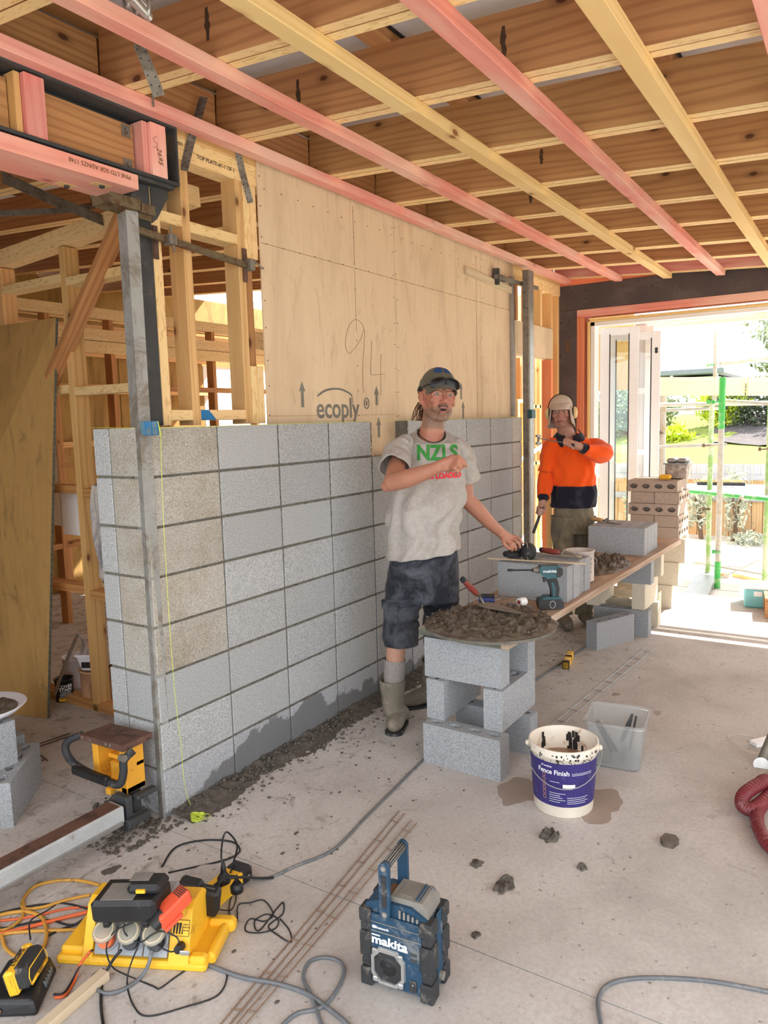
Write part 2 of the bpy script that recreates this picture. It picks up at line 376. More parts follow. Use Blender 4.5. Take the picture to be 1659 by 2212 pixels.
MT['scaffold_green'] = plain('scaffold_green', rgb(140, 176, 104), 0.6, var=0.15, dirt=rgb(198, 196, 176), dirtamt=0.5, dscale=6)
MT['scaffold_galv'] = plain('scaffold_galv', rgb(176, 172, 164), 0.5, 0.3, var=0.15, dirt=rgb(170, 150, 110), dirtamt=0.35, dscale=10)
# ================================================================ FLOOR
def floor_mat():
    m, N, L, P = newmat('concrete_floor'); P.inputs['Roughness'].default_value = 0.72; P.inputs['Specular IOR Level'].default_value = 0.35
    g = N.new('ShaderNodeNewGeometry'); pos = g.outputs['Position']
    n1 = ntex(N, L, pos, 1.7, 6, 0.62, 0.4); n2 = ntex(N, L, pos, 11, 8, 0.75, 0.8); n3 = ntex(N, L, pos, 60, 4, 0.7)
    c = ramp(N, L, n1.outputs[0], [(0.3, rgb(176, 171, 166)), (0.5, rgb(198, 193, 188)), (0.7, rgb(212, 208, 204))])
    c = mix(N, L, ramp(N, L, n3.outputs[0], [(0.35, (0.3,)*3+(1,)), (0.6, (0, 0, 0, 1))]), c, rgb(150, 138, 128))
    # old mortar smears, denser beside the wall
    sx = N.new('ShaderNodeSeparateXYZ'); L.new(pos, sx.inputs[0])
    mr = N.new('ShaderNodeMapRange'); mr.inputs[1].default_value = -1.25; mr.inputs[2].default_value = 0.05; mr.inputs[3].default_value = 0.0; mr.inputs[4].default_value = 0.10
    L.new(sx.outputs[1], mr.inputs[0])
    mr2 = N.new('ShaderNodeMapRange'); mr2.inputs[1].default_value = 0.4; mr2.inputs[2].default_value = 3.0; mr2.inputs[3].default_value = 0.0; mr2.inputs[4].default_value = 0.05; L.new(sx.outputs[0], mr2.inputs[0])
    ad = N.new('ShaderNodeMath'); ad.operation = 'ADD'; L.new(mr.outputs[0], ad.inputs[0]); L.new(mr2.outputs[0], ad.inputs[1])
    ad2 = N.new('ShaderNodeMath'); ad2.operation = 'ADD'; L.new(ad.outputs[0], ad2.inputs[0]); L.new(n2.outputs[0], ad2.inputs[1])
    f = ramp(N, L, ad2.outputs[0], [(0.62, (0, 0, 0, 1)), (0.69, (0.4, 0.4, 0.4, 1)), (0.79, (0.85, 0.85, 0.85, 1))])
    c = mix(N, L, f, c, rgb(112, 98, 86))
    n4 = ntex(N, L, pos, 3.1, 8, 0.7, 1.2)
    c = mix(N, L, ramp(N, L, n4.outputs[0], [(0.62, (0, 0, 0, 1)), (0.72, (0.6, 0.6, 0.6, 1))]), c, rgb(132, 116, 104))
    n5 = ntex(N, L, pos, 34, 3, 0.6, 0.3); c = mix(N, L, ramp(N, L, n5.outputs[0], [(0.665, (0, 0, 0, 1)), (0.70, (0.75, 0.75, 0.75, 1))]), c, rgb(116, 106, 98))
    n6 = ntex(N, L, pos, 160, 2, 0.5); c = mix(N, L, ramp(N, L, n6.outputs[0], [(0.72, (0, 0, 0, 1)), (0.76, (0.8, 0.8, 0.8, 1))]), c, rgb(240, 238, 234))  # white specks painted in for glints
    L.new(c, P.inputs['Base Color']); bump(N, L, P, n2.outputs[0], 0.18, 0.003); return m
MT['floor'] = floor_mat()
FLX, FLY = -0.06, -0.055
I4 = Matrix.Identity(4)
floor = thing('floor', (0, 0, 0), kind='structure')
for (x0, x1) in ((-4.6, FLX-0.0025), (FLX+0.0025, 5.0)):
    for (y0, y1) in ((-5.5, FLY-0.002), (FLY+0.002, 5.6)):
        B().box((x0, y0, -0.12), (x1, y1, 0)).obj('slab_panel', MT['floor'], floor)
B().box((-4.7, -5.6, -0.2), (5.02, 5.7, -0.02)).box((0,0,-.2),(.01,.01,-.19)).obj('slab_base', MT['steel_dark'], floor)
def blob(cx, cy, rx, ry, seed, z=0.0012, n=36, j=0.28):
    r = random.Random(seed); ph = [r.uniform(0, 2*PI) for _ in range(5)]
    pts = []
    for i in range(n):
        a = 2*PI*i/n; k = 1+j*(0.5*math.sin(2*a+ph[0])+0.4*math.sin(3*a+ph[1])+0.3*math.sin(5*a+ph[2])+0.2*math.sin(9*a+ph[3]))
        pts.append((cx+rx*k*math.cos(a), cy+ry*k*math.sin(a)))
    return B().prism(pts, 0.0, z)
MT['damp'] = plain('damp', rgb(156, 141, 129), 0.45, var=0.06)
blob(0.97, -1.475, 0.13, 0.115, 3).obj('damp_patch', MT['damp'], floor)
blob(0.93, -1.17, 0.14, 0.09, 5).obj('damp_patch', MT['damp'], floor)

# ================================================================ BLOCK WALL
def damp_mat():
    m = blockmat('block_damp', rgb(174, 176, 180), rgb(122, 124, 128), rgb(226, 228, 230)); N = m.node_tree.nodes; L = m.node_tree.links; P = N['Principled BSDF']
    old = P.inputs['Base Color'].links[0].from_socket
    g = N.new('ShaderNodeNewGeometry'); n = ntex(N, L, g.outputs['Position'], 3.4, 4, 0.6); sx = N.new('ShaderNodeSeparateXYZ'); L.new(g.outputs['Position'], sx.inputs[0])
    s = N.new('ShaderNodeMath'); s.operation = 'MULTIPLY_ADD'; s.inputs[1].default_value = 0.55; L.new(n.outputs[0], s.inputs[0]); s.inputs[2].default_value = -0.16
    mr = N.new('ShaderNodeMapRange'); mr.inputs[1].default_value = 0.2; mr.inputs[2].default_value = 0.7; mr.inputs[3].default_value = -0.06; mr.inputs[4].default_value = 0.035; L.new(sx.outputs[0], mr.inputs[0])
    s2 = N.new('ShaderNodeMath'); s2.operation = 'ADD'; L.new(s.outputs[0], s2.inputs[0]); L.new(mr.outputs[0], s2.inputs[1])
    d = N.new('ShaderNodeMath'); d.operation = 'SUBTRACT'; L.new(s2.outputs[0], d.inputs[0]); L.new(sx.outputs[2], d.inputs[1])
    f = ramp(N, L, d.outputs[0], [(0.0, (0, 0, 0, 1)), (0.02, (0.8, 0.8, 0.8, 1))])
    c = mix(N, L, f, old, rgb(104, 104, 104)); L.new(c, P.inputs['Base Color']); return m
MT['block_damp'] = damp_mat()
bw = thing('wall_left', (0, 0, 0), kind='structure')
TOP = 1.6
_blk = B().box((0, 0, 0), (0.389, 0.09, 0.189), bev=0.003).mesh('block', MT['block'])
_blkd = B().box((0, 0, 0), (0.389, 0.09, 0.189), bev=0.003).mesh('block', MT['block_damp'])
MT['block_stained'] = blockmat('block_stained', rgb(180, 176, 167), rgb(132, 127, 117), rgb(224, 220, 210), tint=rgb(226, 216, 200))
_blks = B().box((0, 0, 0), (0.389, 0.09, 0.189), bev=0.003).mesh('block', MT['block_stained'])
_half = B().box((0, 0, 0), (0.194, 0.09, 0.191), bev=0.003).mesh('block', MT['block_stained'])
def inst(name, me, M, parent, **kw):
    o = bpy.data.objects.new(name, me); link(o, M, parent); return tag(o, **kw)
rb = random.Random(11)
for k in range(8):
    z = TOP-0.2*(k+1)+0.0055
    for i in range(1, 9):
        if k == 0 and i == 4: continue      # one block of the top course is not laid yet
        inst('block', _blkd if k == 7 else _blk, Matrix.Translation((0.4*i+0.0055, rb.uniform(-0.0015, 0.0015), z)), bw)
    inst('block', _half, Matrix.Translation((3.6045, 0, z)), bw)
    # corner block, returning along the end of the wall
    b = B().prism([(0.003, 0), (0.3955, 0), (0.3955, 0.09), (0.095, 0.09), (0.095, 0.195), (0, 0.195), (0, 0.003)], z, z+0.189)
    b.obj('block', MT['block_damp'] if k > 6 else MT['block_stained'] if k < 5 else MT['block'], bw)
    B().box((0, 0.2045, z), (0.095, 0.30, z+0.189), bev=0.003).obj('block', MT['block'], bw)
mb = B().box((0.012, 0.007, 0), (1.6, 0.085, TOP-0.006)).box((1.6, 0.007, 0), (2.0, 0.085, TOP-0.206)).box((2.0, 0.007, 0), (3.79, 0.085, TOP-0.006))
mb.box((0.006, 0.08, 0), (0.09, 0.292, TOP-0.006))
mb.obj('mortar_joints', MT['mortar'], bw)
# squeezed-out mortar along the joints: small irregular beads
bd = B(); rr = random.Random(4)
for k in range(1, 8):
    z = TOP-0.2*k
    for i in range(150):
        x = rr.uniform(0, 3.78); bd.ell((x, 0.004, z+rr.uniform(-0.006, 0.006)), (rr.uniform(.004, .014), .003, rr.uniform(.002, .005)), n=4, m=5)
for i in range(1, 9):
    for j in range(60):
        bd.ell((0.4*i+rr.uniform(-.003, .003), 0.004, rr.uniform(0.9, 1.59)), (.003, .003, rr.uniform(.004, .012)), n=4, m=5)
bd.obj('mortar_beads', MT['mortar'], bw, kind='stuff')

# ================================================================ FRAMED WALL BEHIND THE BLOCKS (line of the wall, y .1)
fw = thing('wall_back', (0, 0.1, 0), kind='structure')
def stud(x, z0, z1, y=0.145, m='pine', parent=None, name='stud', wd=0.045, dp=0.09):
    return timber(name, (x, y, z0), (x, y, z1), dp, wd, MT[m], parent or fw, up=(1, 0, 0))
YF = 0.145
stud(0.2215, TOP, 2.70, m='lvl_edge'); stud(0.385, TOP, 2.70, m='pine')
stud(0.715, TOP, 2.70, m='pine'); 
for a, z1 in ((0.762, 1.87), (0.807, 1.87)): stud(a, TOP, z1, m='lvl_edge', wd=0.043)
for a in (0.762, 0.807): stud(a, 2.366, 2.70, m='lvl_edge', wd=0.043)
timber('packer', (0.785, 0.165, 1.87), (0.785, 0.165, 2.366), 0.045, 0.085, MT['joist_face'], fw, up=(1, 0, 0))
for (xa, xb, z, m) in ((0.245, 0.3625, 1.643, 'pine'), (0.4075, 0.6925, 1.643, 'pine'), (0.245, 0.3625, 2.45, 'pine'), (0.4075, 0.6925, 2.436, 'pine')):
    timber('nog', (xa, YF, z), (xb, YF, z), 0.09, 0.045, MT['lvl_edge'], fw)
B().box((0.4085, 0.0985, 1.621), (0.455, 0.0998, 1.6655)).add([(0.455,.099,1.6655),(0.455,.099,1.621),(0.50,.099,1.621),(0.455,.0998,1.6655),(0.455,.0998,1.621),(0.50,.0998,1.621)],[(0,1,2),(3,5,4),(0,3,4,1),(1,4,5,2),(2,5,3,0)]).obj('paint_mark', MT['blue_paint'], fw)
timber('top_plate', (0.2, YF, 2.7225), (4.98, YF, 2.7225), 0.09, 0.045, MT['lvl_edge'], fw)
timber('top_plate', (0.2, YF, 2.7685), (4.98, YF, 2.7685), 0.09, 0.045, MT['lvl_edge'], fw)
timber('top_plate', (0.2, YF, 2.8145), (4.98, YF, 2.8145), 0.09, 0.045, MT['pine'], fw)
lettering('TOP PLATE-#1-1 OF 1', 0.024, (0.58, 0.0985, 2.735), (1, 0, 0), (0, 0, 1), MT['print_black'], fw)
lettering('120971', 0.02, (0.36, 0.0985, 2.76), (1, 0, 0), (0, 0, 1), MT['print_black'], fw)
# plywood lining sheets
def ply_mat(name, a, b, c2, spots=True):
    m, N, L, P = newmat(name); P.inputs['Roughness'].default_value = 0.8
    g = N.new('ShaderNodeNewGeometry'); mp = N.new('ShaderNodeMapping'); mp.inputs['Scale'].default_value = (1.0, 1.0, 0.28); L.new(g.outputs['Position'], mp.inputs[0])
    n1 = ntex(N, L, mp.outputs[0], 2.6, 5, 0.6, 1.0); mp2 = N.new('ShaderNodeMapping'); mp2.inputs['Scale'].default_value = (1, 1, 0.12); L.new(g.outputs['Position'], mp2.inputs[0])
    n2 = ntex(N, L, mp2.outputs[0], 34, 4, 0.7, 0.4)
    c = ramp(N, L, n1.outputs[0], [(0.3, b), (0.5, a), (0.7, a)]); c = mix(N, L, ramp(N, L, n2.outputs[0], [(0.35, (0.28,)*3+(1,)), (0.5, (0, 0, 0, 1))]), c, b)
    n3 = ntex(N, L, mp.outputs[0], 9, 6, 0.75, 1.4); c = mix(N, L, ramp(N, L, n3.outputs[0], [(0.55, (0, 0, 0, 1)), (0.68, (0.55,)*3+(1,))]), c, c2)
    c = jitter(N, L, c, 0.03); L.new(c, P.inputs['Base Color']); bump(N, L, P, n2.outputs[0], 0.1, 0.001); return m
MT['ply_pale'] = ply_mat('ply_pale', rgb(226, 202, 168), rgb(206, 180, 146), rgb(186, 156, 124))
MT['ply_gold'] = ply_mat('ply_gold', rgb(186, 146, 86), rgb(148, 112, 62), rgb(100, 82, 56))
MT['ply_olive'] = ply_mat('ply_olive', rgb(176, 140, 78), rgb(134, 102, 54), rgb(96, 76, 46))
for (xa, xb) in ((0.836, 2.037), (2.040, 3.24), (3.243, 3.845)):
    B().box((xa, 0.091, TOP-0.25 if xa < 2.1 else TOP-.25), (xb, 0.1, 2.84), bev=0.0008).obj('plywood_sheet', MT['ply_pale'], fw)
sc = B()
def nail(x, z): sc.cyl((x, 0.0893, z), (x, 0.0912, z), 0.0036, n=6)
for x in (0.85, 2.022, 2.055, 3.17, 3.26, 3.83):
    for k in range(9): nail(x+rr.uniform(-.004, .004), 1.63+k*0.14+rr.uniform(-.01, .01))
for x in (1.612,):
    for k in range(9): nail(x, 1.63+k*0.14)
for k in range(24): nail(0.88+k*0.125, 2.448+rr.uniform(-.002, .002)); nail(0.88+k*0.125, 2.70+rr.uniform(-.003, .003))
sc.obj('nail_heads', MT['rust'], fw, kind='stuff')
pl = B()
pl.box((0.84, 0.0896, 2.4455), (3.84, 0.0911, 2.4475)); pl.box((1.611, 0.0896, 2.46), (1.6135, 0.0911, 2.78)); pl.box((1.612, 0.0896, 2.1), (1.6133, 0.0911, 2.44)); pl.box((3.168, .0896, 1.6), (3.17, .0911, 2.77)); pl.box((0.84,.0896,1.633),(2.03,.0911,1.6345))
pl.obj('pencil_lines', MT['pencil'], fw)
def stroke(pts, r, m, parent, name='pencil_mark', y=0.0898):
    P_ = catmull([(p[0], y, p[1]) for p in pts], 6); return B().tube(P_, r, n=5).obj(name, m, parent)
stroke([(1.69, 2.12), (1.665, 2.15), (1.60, 2.165), (1.53, 2.11), (1.50, 2.02), (1.53, 1.975), (1.58, 2.0), (1.65, 2.06), (1.69, 2.12), (1.685, 2.03), (1.665, 1.92), (1.66, 1.80), (1.665, 1.76)], 0.0012, MT['pencil'], fw)
stroke([(1.765, 2.06), (1.755, 1.98), (1.745, 1.885), (1.76, 1.865), (1.83, 1.87), (1.90, 1.875)], 0.0012, MT['pencil'], fw)
stroke([(1.862, 1.99), (1.852, 1.90), (1.848, 1.75)], 0.0012, MT['pencil'], fw)
# printed stamp and arrows on the sheets
def arrow(x, z0, h, sc_=1.0, xs=0.011):
    zt = z0+h; b = B(); M = plane_M((x, 0.0898, 0), (1, 0, 0), (0, 0, 1))
    b.prism([(-xs, z0), (xs, z0), (xs, zt-0.045), (xs*2.3, zt-0.05), (0, zt), (-xs*2.3, zt-0.05), (-xs, zt-0.045)], 0, 0.0008, M)
    return b.obj('printed_arrow', MT['print_grey'], fw)
for (x, z0, h) in ((1.105, 1.677, 0.13), (1.80, 1.69, 0.11), (2.325, 1.74, 0.12), (2.345, 1.585, 0.13), (2.90, 1.735, 0.12), (2.93, 1.59, 0.13), (1.815, 1.50, 0.12)): arrow(x, z0, h)
lettering('ecoply', 0.155, (1.415, 0.0898, 1.668), (1, 0, 0), (0, 0, 1), MT['print_grey'], fw, name='stamp_lettering', bold=0.0025, sx=0.98)
arc = [(1.23, 1.735), (1.29, 1.762), (1.36, 1.775), (1.43, 1.776), (1.49, 1.765), (1.545, 1.742), (1.548, 1.70)]
b = B(); Pa = catmull([(p[0], 0, p[1]) for p in arc], 6)
for i in range(len(Pa)-1):
    wv = 0.004+0.005*math.sin(PI*min(1, i/28)); a, c = Pa[i], Pa[i+1]
    b.box((min(a.x, c.x)-.001, 0.0886, min(a.z, c.z)-wv/2), (max(a.x, c.x)+.001, 0.0898, max(a.z, c.z)+wv/2))
b.obj('stamp_arc', MT['print_grey'], fw)
b = B(); b.tube([(1.692+0.024*math.cos(a*PI/10), 0.0895, 1.70+0.03*math.sin(a*PI/10)) for a in range(20)], 0.0035, n=4, closed=True); b.box((1.684, .0889, 1.688), (1.70, .0898, 1.713)); b.obj('stamp_mark', MT['print_grey'], fw)

# right of the ply: doorway frame
lint = B().box((3.86, 0.1, 2.118), (4.79, 0.19, 2.385), bev=0.002).obj('lintel', MT['ply_pale'], fw)
stud(4.765, 0, 2.112, m='orange_wood'); stud(4.765, 2.39, 2.70, m='pine'); stud(4.93, 0, 2.70, m='pine')
for x in (3.95, 4.28, 4.5): stud(x, 2.39, 2.70, m='pine_dark' if x < 4 else 'yellow')
stud(3.92, 0, 2.112, m='pine', y=0.15)

# ================================================================ CEILING: joists, battens, purlins, roof underlay
SL = 0.0625
def zj(y): return 2.838+SL*y
ceil = thing('ceiling', (0, 0, 2.84), kind='structure')
JX = [-1.69, -1.09, -0.49, 0.10, 0.70, 1.355, 1.975, 2.585, 3.19, 3.83, 4.40]
def joist(xc, y0, y1, m0='joist_face', name='joist', dx=0.0, h=0.212):
    """two boards side by side; broad faces show veneer, the edges show the laminations"""
    for s in (-1, 1):
        x = xc+s*0.0255+dx
        p, q = (x, y0, zj(y0)+h/2), (x, y1, zj(y1)+h/2)
        M = frame(p, q); L_ = (Vector(q)-Vector(p)).length
        b = B()
        bb = 0.0015
        b.box((0, -0.0225, -h/2), (L_, 0.0225, h/2))
        o = b.obj(name, [MT[m0], MT['lvl_edge']], ceil, M=M, local=True)
        for p_ in o.data.polygons:
            if abs(p_.normal.z) > 0.7: p_.material_index = 1  # pale laminated edges; the underside's brighter light is also in this colour
for i, x in enumerate(JX):
    joist(x-0.045, -4.4, 0.11)
    joist(x-0.045+0.02, 0.16, 5.3)
joist(4.935-.03, -4.4, 0.11, 'pink')
# rim blocking between the joists over the wall line
for a, c in zip(JX, JX[1:]+[4.93]):
    y = 0.13
    timber('blocking', (a+0.003, y, zj(y)+0.094), (c-0.1, y, zj(y)+0.094), 0.045, 0.184, MT['joist_face'], ceil, up=(0, 0, 1))
timber('ledger', (0.2, 0.08, zj(0.08)-0.0), (0.7, 0.08, zj(0.08)), 0.02, 0.012, MT['pine'], ceil)
# battens
BY = [0.018, -0.45, -0.862, -1.285, -1.69, -2.09, -2.5, -2.9, -3.3, -3.75]
BM_ = ['pink', 'pink', 'yellow', 'pink', 'yellow', 'pink', 'yellow', 'pink', 'pink', 'yellow']
for y, m in zip(BY, BM_):
    z = zj(y)-0.0235
    segs = [(-2.6, 0.62), (0.62, 4.93)] if m == 'yellow' and abs(y+0.862) < .01 else [(-2.6, 2.35), (2.353, 4.93)] if y > 0 else [(-2.6, 4.93)]
    for k, (a, c) in enumerate(segs):
        timber('ceiling_batten', (a, y, z), (c, y+(-0.004 if k else 0), z), 0.07, 0.045, MT[m], ceil, up=(0, -SL, 1))
# purlins above the joists and the roof underlay
for y in (-4.2, -3.3, -2.45, -1.62, -1.52, -0.75, 0.1, 0.95, 1.8, 2.65, 3.5, 4.4):
    z = zj(y)+0.212+0.0225
    timber('purlin', (-2.6, y, z), (5.6, y, z), 0.09, 0.045, MT['joist_face'], ceil, up=(0, -SL, 1))
    B().box((-2.6, y-0.06, z+.012), (5.6, y-0.05, z+.02)).obj('strap', MT['print_black'], ceil)
b = B(); y0, y1 = -4.8, 5.6
b.add([(x, y, zj(y)+0.212+0.047+dz) for dz in (0, 0.02) for (x, y) in ((-2.8, y0), (5.75, y0), (5.75, y1), (-2.8, y1))], [(0, 3, 2, 1), (4, 5, 6, 7), (0, 1, 5, 4), (1, 2, 6, 5), (2, 3, 7, 6), (3, 0, 4, 7)])
b.obj('roof_underlay', MT['roof_white'], ceil)

# dark water runs below the nails of the joists
st = B(); rs = random.Random(21)
for (x, y) in ((-0.49, -0.62), (-0.49, -0.30), (0.10, -0.45), (0.10, -1.1), (0.70, -1.25), (0.70, -.35), (1.355, -1.62), (1.975, -0.9), (1.355, -1.15), (2.585, -0.6), (0.10, -1.75), (1.975, -2.3), (.7, -2.2)):
    z0 = zj(y)+0.165; xf = x-0.045-0.048-0.0004
    pts = []; h = rs.uniform(0.07, 0.13); n = 10
    L_ = [(y-0.006-0.008*rs.random()*math.sin(PI*i/n), z0-h*i/n) for i in range(n+1)]; R_ = [(y+0.006+0.008*rs.random()*math.sin(PI*i/n), z0-h*i/n) for i in range(n, -1, -1)]
    poly = L_+R_; N_ = len(poly)
    st.add([(xf, p[0], p[1]) for p in poly]+[(xf+.0006, p[0], p[1]) for p in poly], [tuple(range(N_)), tuple(range(2*N_-1, N_-1, -1))]+[(i, N_+i, N_+(i+1) % N_, (i+1) % N_) for i in range(N_)])
MT['iron_stain'] = plain('iron_stain', rgb(84, 62, 46), 0.9, var=0.3)
st.obj('iron_stains', MT['iron_stain'], ceil, kind='stuff')

# metal strap ties
def strap(pts, wd, parent, side=(0, 1, 0), name='strap_tie', holes=True, m='galv_dull'):
    b = B(); P_ = [Vector(p) for p in pts]
    hb = B()
    for a, c in zip(P_, P_[1:]):
        d = (c-a).normalized(); s = Vector(side); s = (s-d*s.dot(d)).normalized(); nrm = d.cross(s)
        M = Matrix(((d.x, s.x, nrm.x, a.x), (d.y, s.y, nrm.y, a.y), (d.z, s.z, nrm.z, a.z), (0, 0, 0, 1))); L_ = (c-a).length
        b.box((-.001, -wd/2, -0.0008), (L_+.001, wd/2, 0.0008), M)
        if holes:
            for k in range(int(L_/0.03)):
                for q in (-0.3, 0.3):
                    hb.cyl(M @ Vector((0.015+k*0.03+(0.01 if q > 0 else 0), q*wd, -0.0012)), M @ Vector((0.015+k*0.03+(0.01 if q > 0 else 0), q*wd, 0.0012)), 0.0028, n=6)
    o = b.obj(name, MT[m], parent)
    if holes and hb.v: hb.obj('nail_holes', MT['print_black'], o, kind='stuff')
    return o
# ================================================================ END FRAME (runs away to the left) and the rooms behind
ef = thing('wall_end', (0.6, 1.2, 0), kind='structure')
def zp(y): return 2.655-0.055*(y-0.4)
def studx(x, y, z0, z1, parent, m='pine_dark', wd=0.045, dp=0.09):      # studs of a wall that runs along y
    return timber('stud', (x+dp/2, y, z0), (x+dp/2, y, z1), wd, dp, MT[m], parent, up=(1, 0, 0))
ys = [0.66, 1.275, 1.87, 2.47, 3.07]
for y in ys: studx(0.6, y, 0, zp(y)-0.05, ef, 'lvl_face' if y > 1 else 'pine')
timber('top_plate', (0.645, 0.32, zp(0.32)), (0.645, 3.6, zp(3.6)), 0.09, 0.09, MT['lvl_edge'], ef)
timber('bottom_plate', (0.645, 0.9, 0.0225), (0.645, 3.6, 0.0225), 0.09, 0.045, MT['pine_dark'], ef)
for a, c in zip(ys, ys[1:]):
    for z in ((2.40, 1.815, 1.265, 0.70) if a > 1 else (2.375, 1.80, 1.25, 0.68)):
        timber('nog', (0.645, a+0.0225, z), (0.645, c-0.0225, z), 0.09, 0.045, MT['lvl_edge' if z > 1.5 else 'pine_dark'], ef)
timber('brace', (0.575, 0.66, 2.69), (0.575, 1.43, 1.84), 0.035, 0.09, MT['pine_dark'], ef, up=(-1, 0, 0)).data
# rear framing
rf = thing('wall_rear', (0, 3.2, 0), kind='structure')
def rear(y, x0, x1, zt, nz, m, plates=True, par=None, ofs=0.0):
    x = x0+ofs; xs = []
    while x < x1: xs.append(x); x += 0.6
    for x in xs: timber('stud', (x, y, 0.0), (x, y, zt), 0.09, 0.045, MT[m], par, up=(1, 0, 0))
    for z in nz: 
        for a, c in zip(xs, xs[1:]): timber('nog', (a+.023, y, z), (c-.023, y, z), 0.09, 0.045, MT[m], par)
    timber('top_plate', (x0, y, zt+.045), (x1, y, zt+.045), 0.09, 0.09, MT['lvl_edge'], par)
rear(3.2, 1.15, 6.4, 2.52, (1.95, 1.30, 0.65), 'pine_dark', par=rf, ofs=0.0)
for (z, m) in ((2.38, 'lvl_edge'), (2.28, 'lvl_edge')): timber('lintel', (1.2, 3.14, z), (6.3, 3.14, z), 0.045, 0.095, MT[m], rf)
rear(1.9, 3.2, 7.4, 2.50, (1.85, 1.20), 'pine', par=rf, ofs=0.25)
timber('lintel', (2.6, 1.86, 2.27), (7.4, 1.86, 2.27), 0.045, 0.14, MT['lvl_edge'], rf)
timber('diagonal_brace', (4.1, 1.84, 2.1), (5.0, 1.84, 1.2), 0.02, 0.05, MT['galv_dull'], rf)
timber('diagonal_brace', (4.35, 1.84, 2.2), (5.4, 1.84, 1.2), 0.02, 0.05, MT['galv_dull'], rf)
for k, x in enumerate((0.9, 2.1, 3.3)): B().box((x, 4.3, 0), (x+1.19, 4.315, 2.35), bev=.001).obj('plywood_sheet', MT['ply_olive'], rf)
for z in (0.75, 1.45, 1.98, 2.35): timber('cladding_batten', (0.8, 4.27, z), (4.6, 4.27, z), 0.045, 0.055, MT['pine'], rf)
for x in (1.3, 2.5, 3.7): timber('stud', (x, 4.25, 0), (x, 4.25, 2.5), 0.09, 0.045, MT['joist_face'], rf, up=(1, 0, 0))
for z in (2.52, 2.60, 2.70): timber('lintel', (0.6, 4.25, z), (7.0, 4.25, z), 0.09, 0.06, MT['yellow' if z > 2.6 else 'pine'], rf)
B().box((4.5, 4.3, 0), (7.2, 4.33, 2.3)).obj('wall_panel', MT['white'], rf)
B().box((-2.2, 5.35, 0), (7.6, 5.38, 3.3)).obj('plywood_sheet', MT['ply_olive'], rf)
timber('stud', (7.35, 1.2, 0), (7.35, 1.2, 2.6), 0.09, 0.045, MT['pine'], rf, up=(1, 0, 0))
# unseen sheet and its studs, added to keep daylight out of the left rooms
B().box((-2.2, 5.3, 0), (-2.17, .5, 3.3)).obj('plywood_sheet', MT['ply_olive'], rf)
for y in (2.2, 2.9, 3.6, 4.3): timber('stud', (-2.12, y, 0), (-2.12, y, 3.0), 0.045, 0.09, MT['joist_face'], rf, up=(1, 0, 0))
# ribbed cladding offcut seen past the leaning sheet
rb_ = B(); x = 0.95
pts = []; 
for i in range(15): pts += [(2.2+0.02*i, 0.0 if i % 2 == 0 else 0.012)]
for i in range(14):
    (ya, xa), (yb, xb) = pts[i], pts[i+1]
    rb_.add([(1.1+xa, ya, 0.95), (1.1+xb, yb, 0.95), (1.1+xb, yb, 2.0), (1.1+xa, ya, 2.0), (1.103+xa, ya, .95), (1.103+xb, yb, .95), (1.103+xb, yb, 2.0), (1.103+xa, ya, 2.0)], [(0, 1, 2, 3), (7, 6, 5, 4), (3, 2, 6, 7), (0, 4, 5, 1)])
rb_.obj('ribbed_cladding', MT['white'], rf)

# ================================================================ PORTAL FRAME AND THE BIG OPENING
pf = thing('wall_far', (5.0, -1, 0), kind='structure')
PX = 5.0
YL, YR = 0.165, -4.6
M_ = MT['portal']
B().box((PX, YR, 2.567), (PX+0.2, YL, 2.79), bev=0.002).box((PX, -0.047, 0), (PX+0.2, YL, 2.566), bev=0.002).box((PX, YR, 0), (PX+0.2, YR+.21, 2.566), bev=0.002).obj('portal_frame', M_, pf)
hb = B()
for (y, z) in ((-0.11-.02, 2.735), (-0.11-.02, 2.66), (0.10, 2.46), (0.02, 2.465), (0.105, 2.16), (-0.72, 2.70), (-1.35, 2.76)): hb.cyl((PX-.0012, y, z), (PX+.001, y, z), 0.007, n=10)
hb.obj('bolt_hole', MT['print_black'], pf)
wb = B().tube([(PX-.001, 0.16, 2.561), (PX-.001, 0.1, 2.563), (PX-.001, -.04, 2.567)], 0.0015, n=5); wb.obj('weld_seam', MT['portal'], pf)
B().box((PX-.0008, 0.02, 2.20), (PX+.001, 0.045, 2.285), Matrix.Translation((0, 0, 0))).obj('tape_mark', MT['print_brown'], pf)
timber('packing_timber', (PX+.06, YR, 2.827), (PX+.06, 0.165, 2.827), 0.11, 0.072, MT['orange_wood'], pf)
# liners of the opening
timber('liner', (PX+.09, -0.081, 0), (PX+.09, -0.081, 2.497), 0.16, 0.066, MT['orange_wood'], pf, up=(0, 1, 0))
timber('liner', (PX+.09, -0.048, 2.531), (PX+.09, YR+.2, 2.531), 0.16, 0.066, MT['pink'], pf)
t1 = thing('trim_1', (PX, -1, 0), kind='structure')
timber('jamb_liner', (PX+.10, -0.152, 0), (PX+.10, -0.152, 2.470), 0.14, 0.022, MT['yellow'], t1, up=(0, 1, 0))
timber('jamb_liner', (PX+.10, -0.141, 2.459), (PX+.10, -4.3, 2.459), 0.14, 0.022, MT['yellow'], t1)
B().box((PX+.05, -0.205, 0), (PX+.19, -0.166, 2.446), bev=.003).box((PX+.05, -4.3, 2.41), (PX+.19, -0.166, 2.446), bev=.003).obj('frame', MT['white'], t1)
d1 = thing('door_1', (PX+.15, -.4, 0), kind='structure')
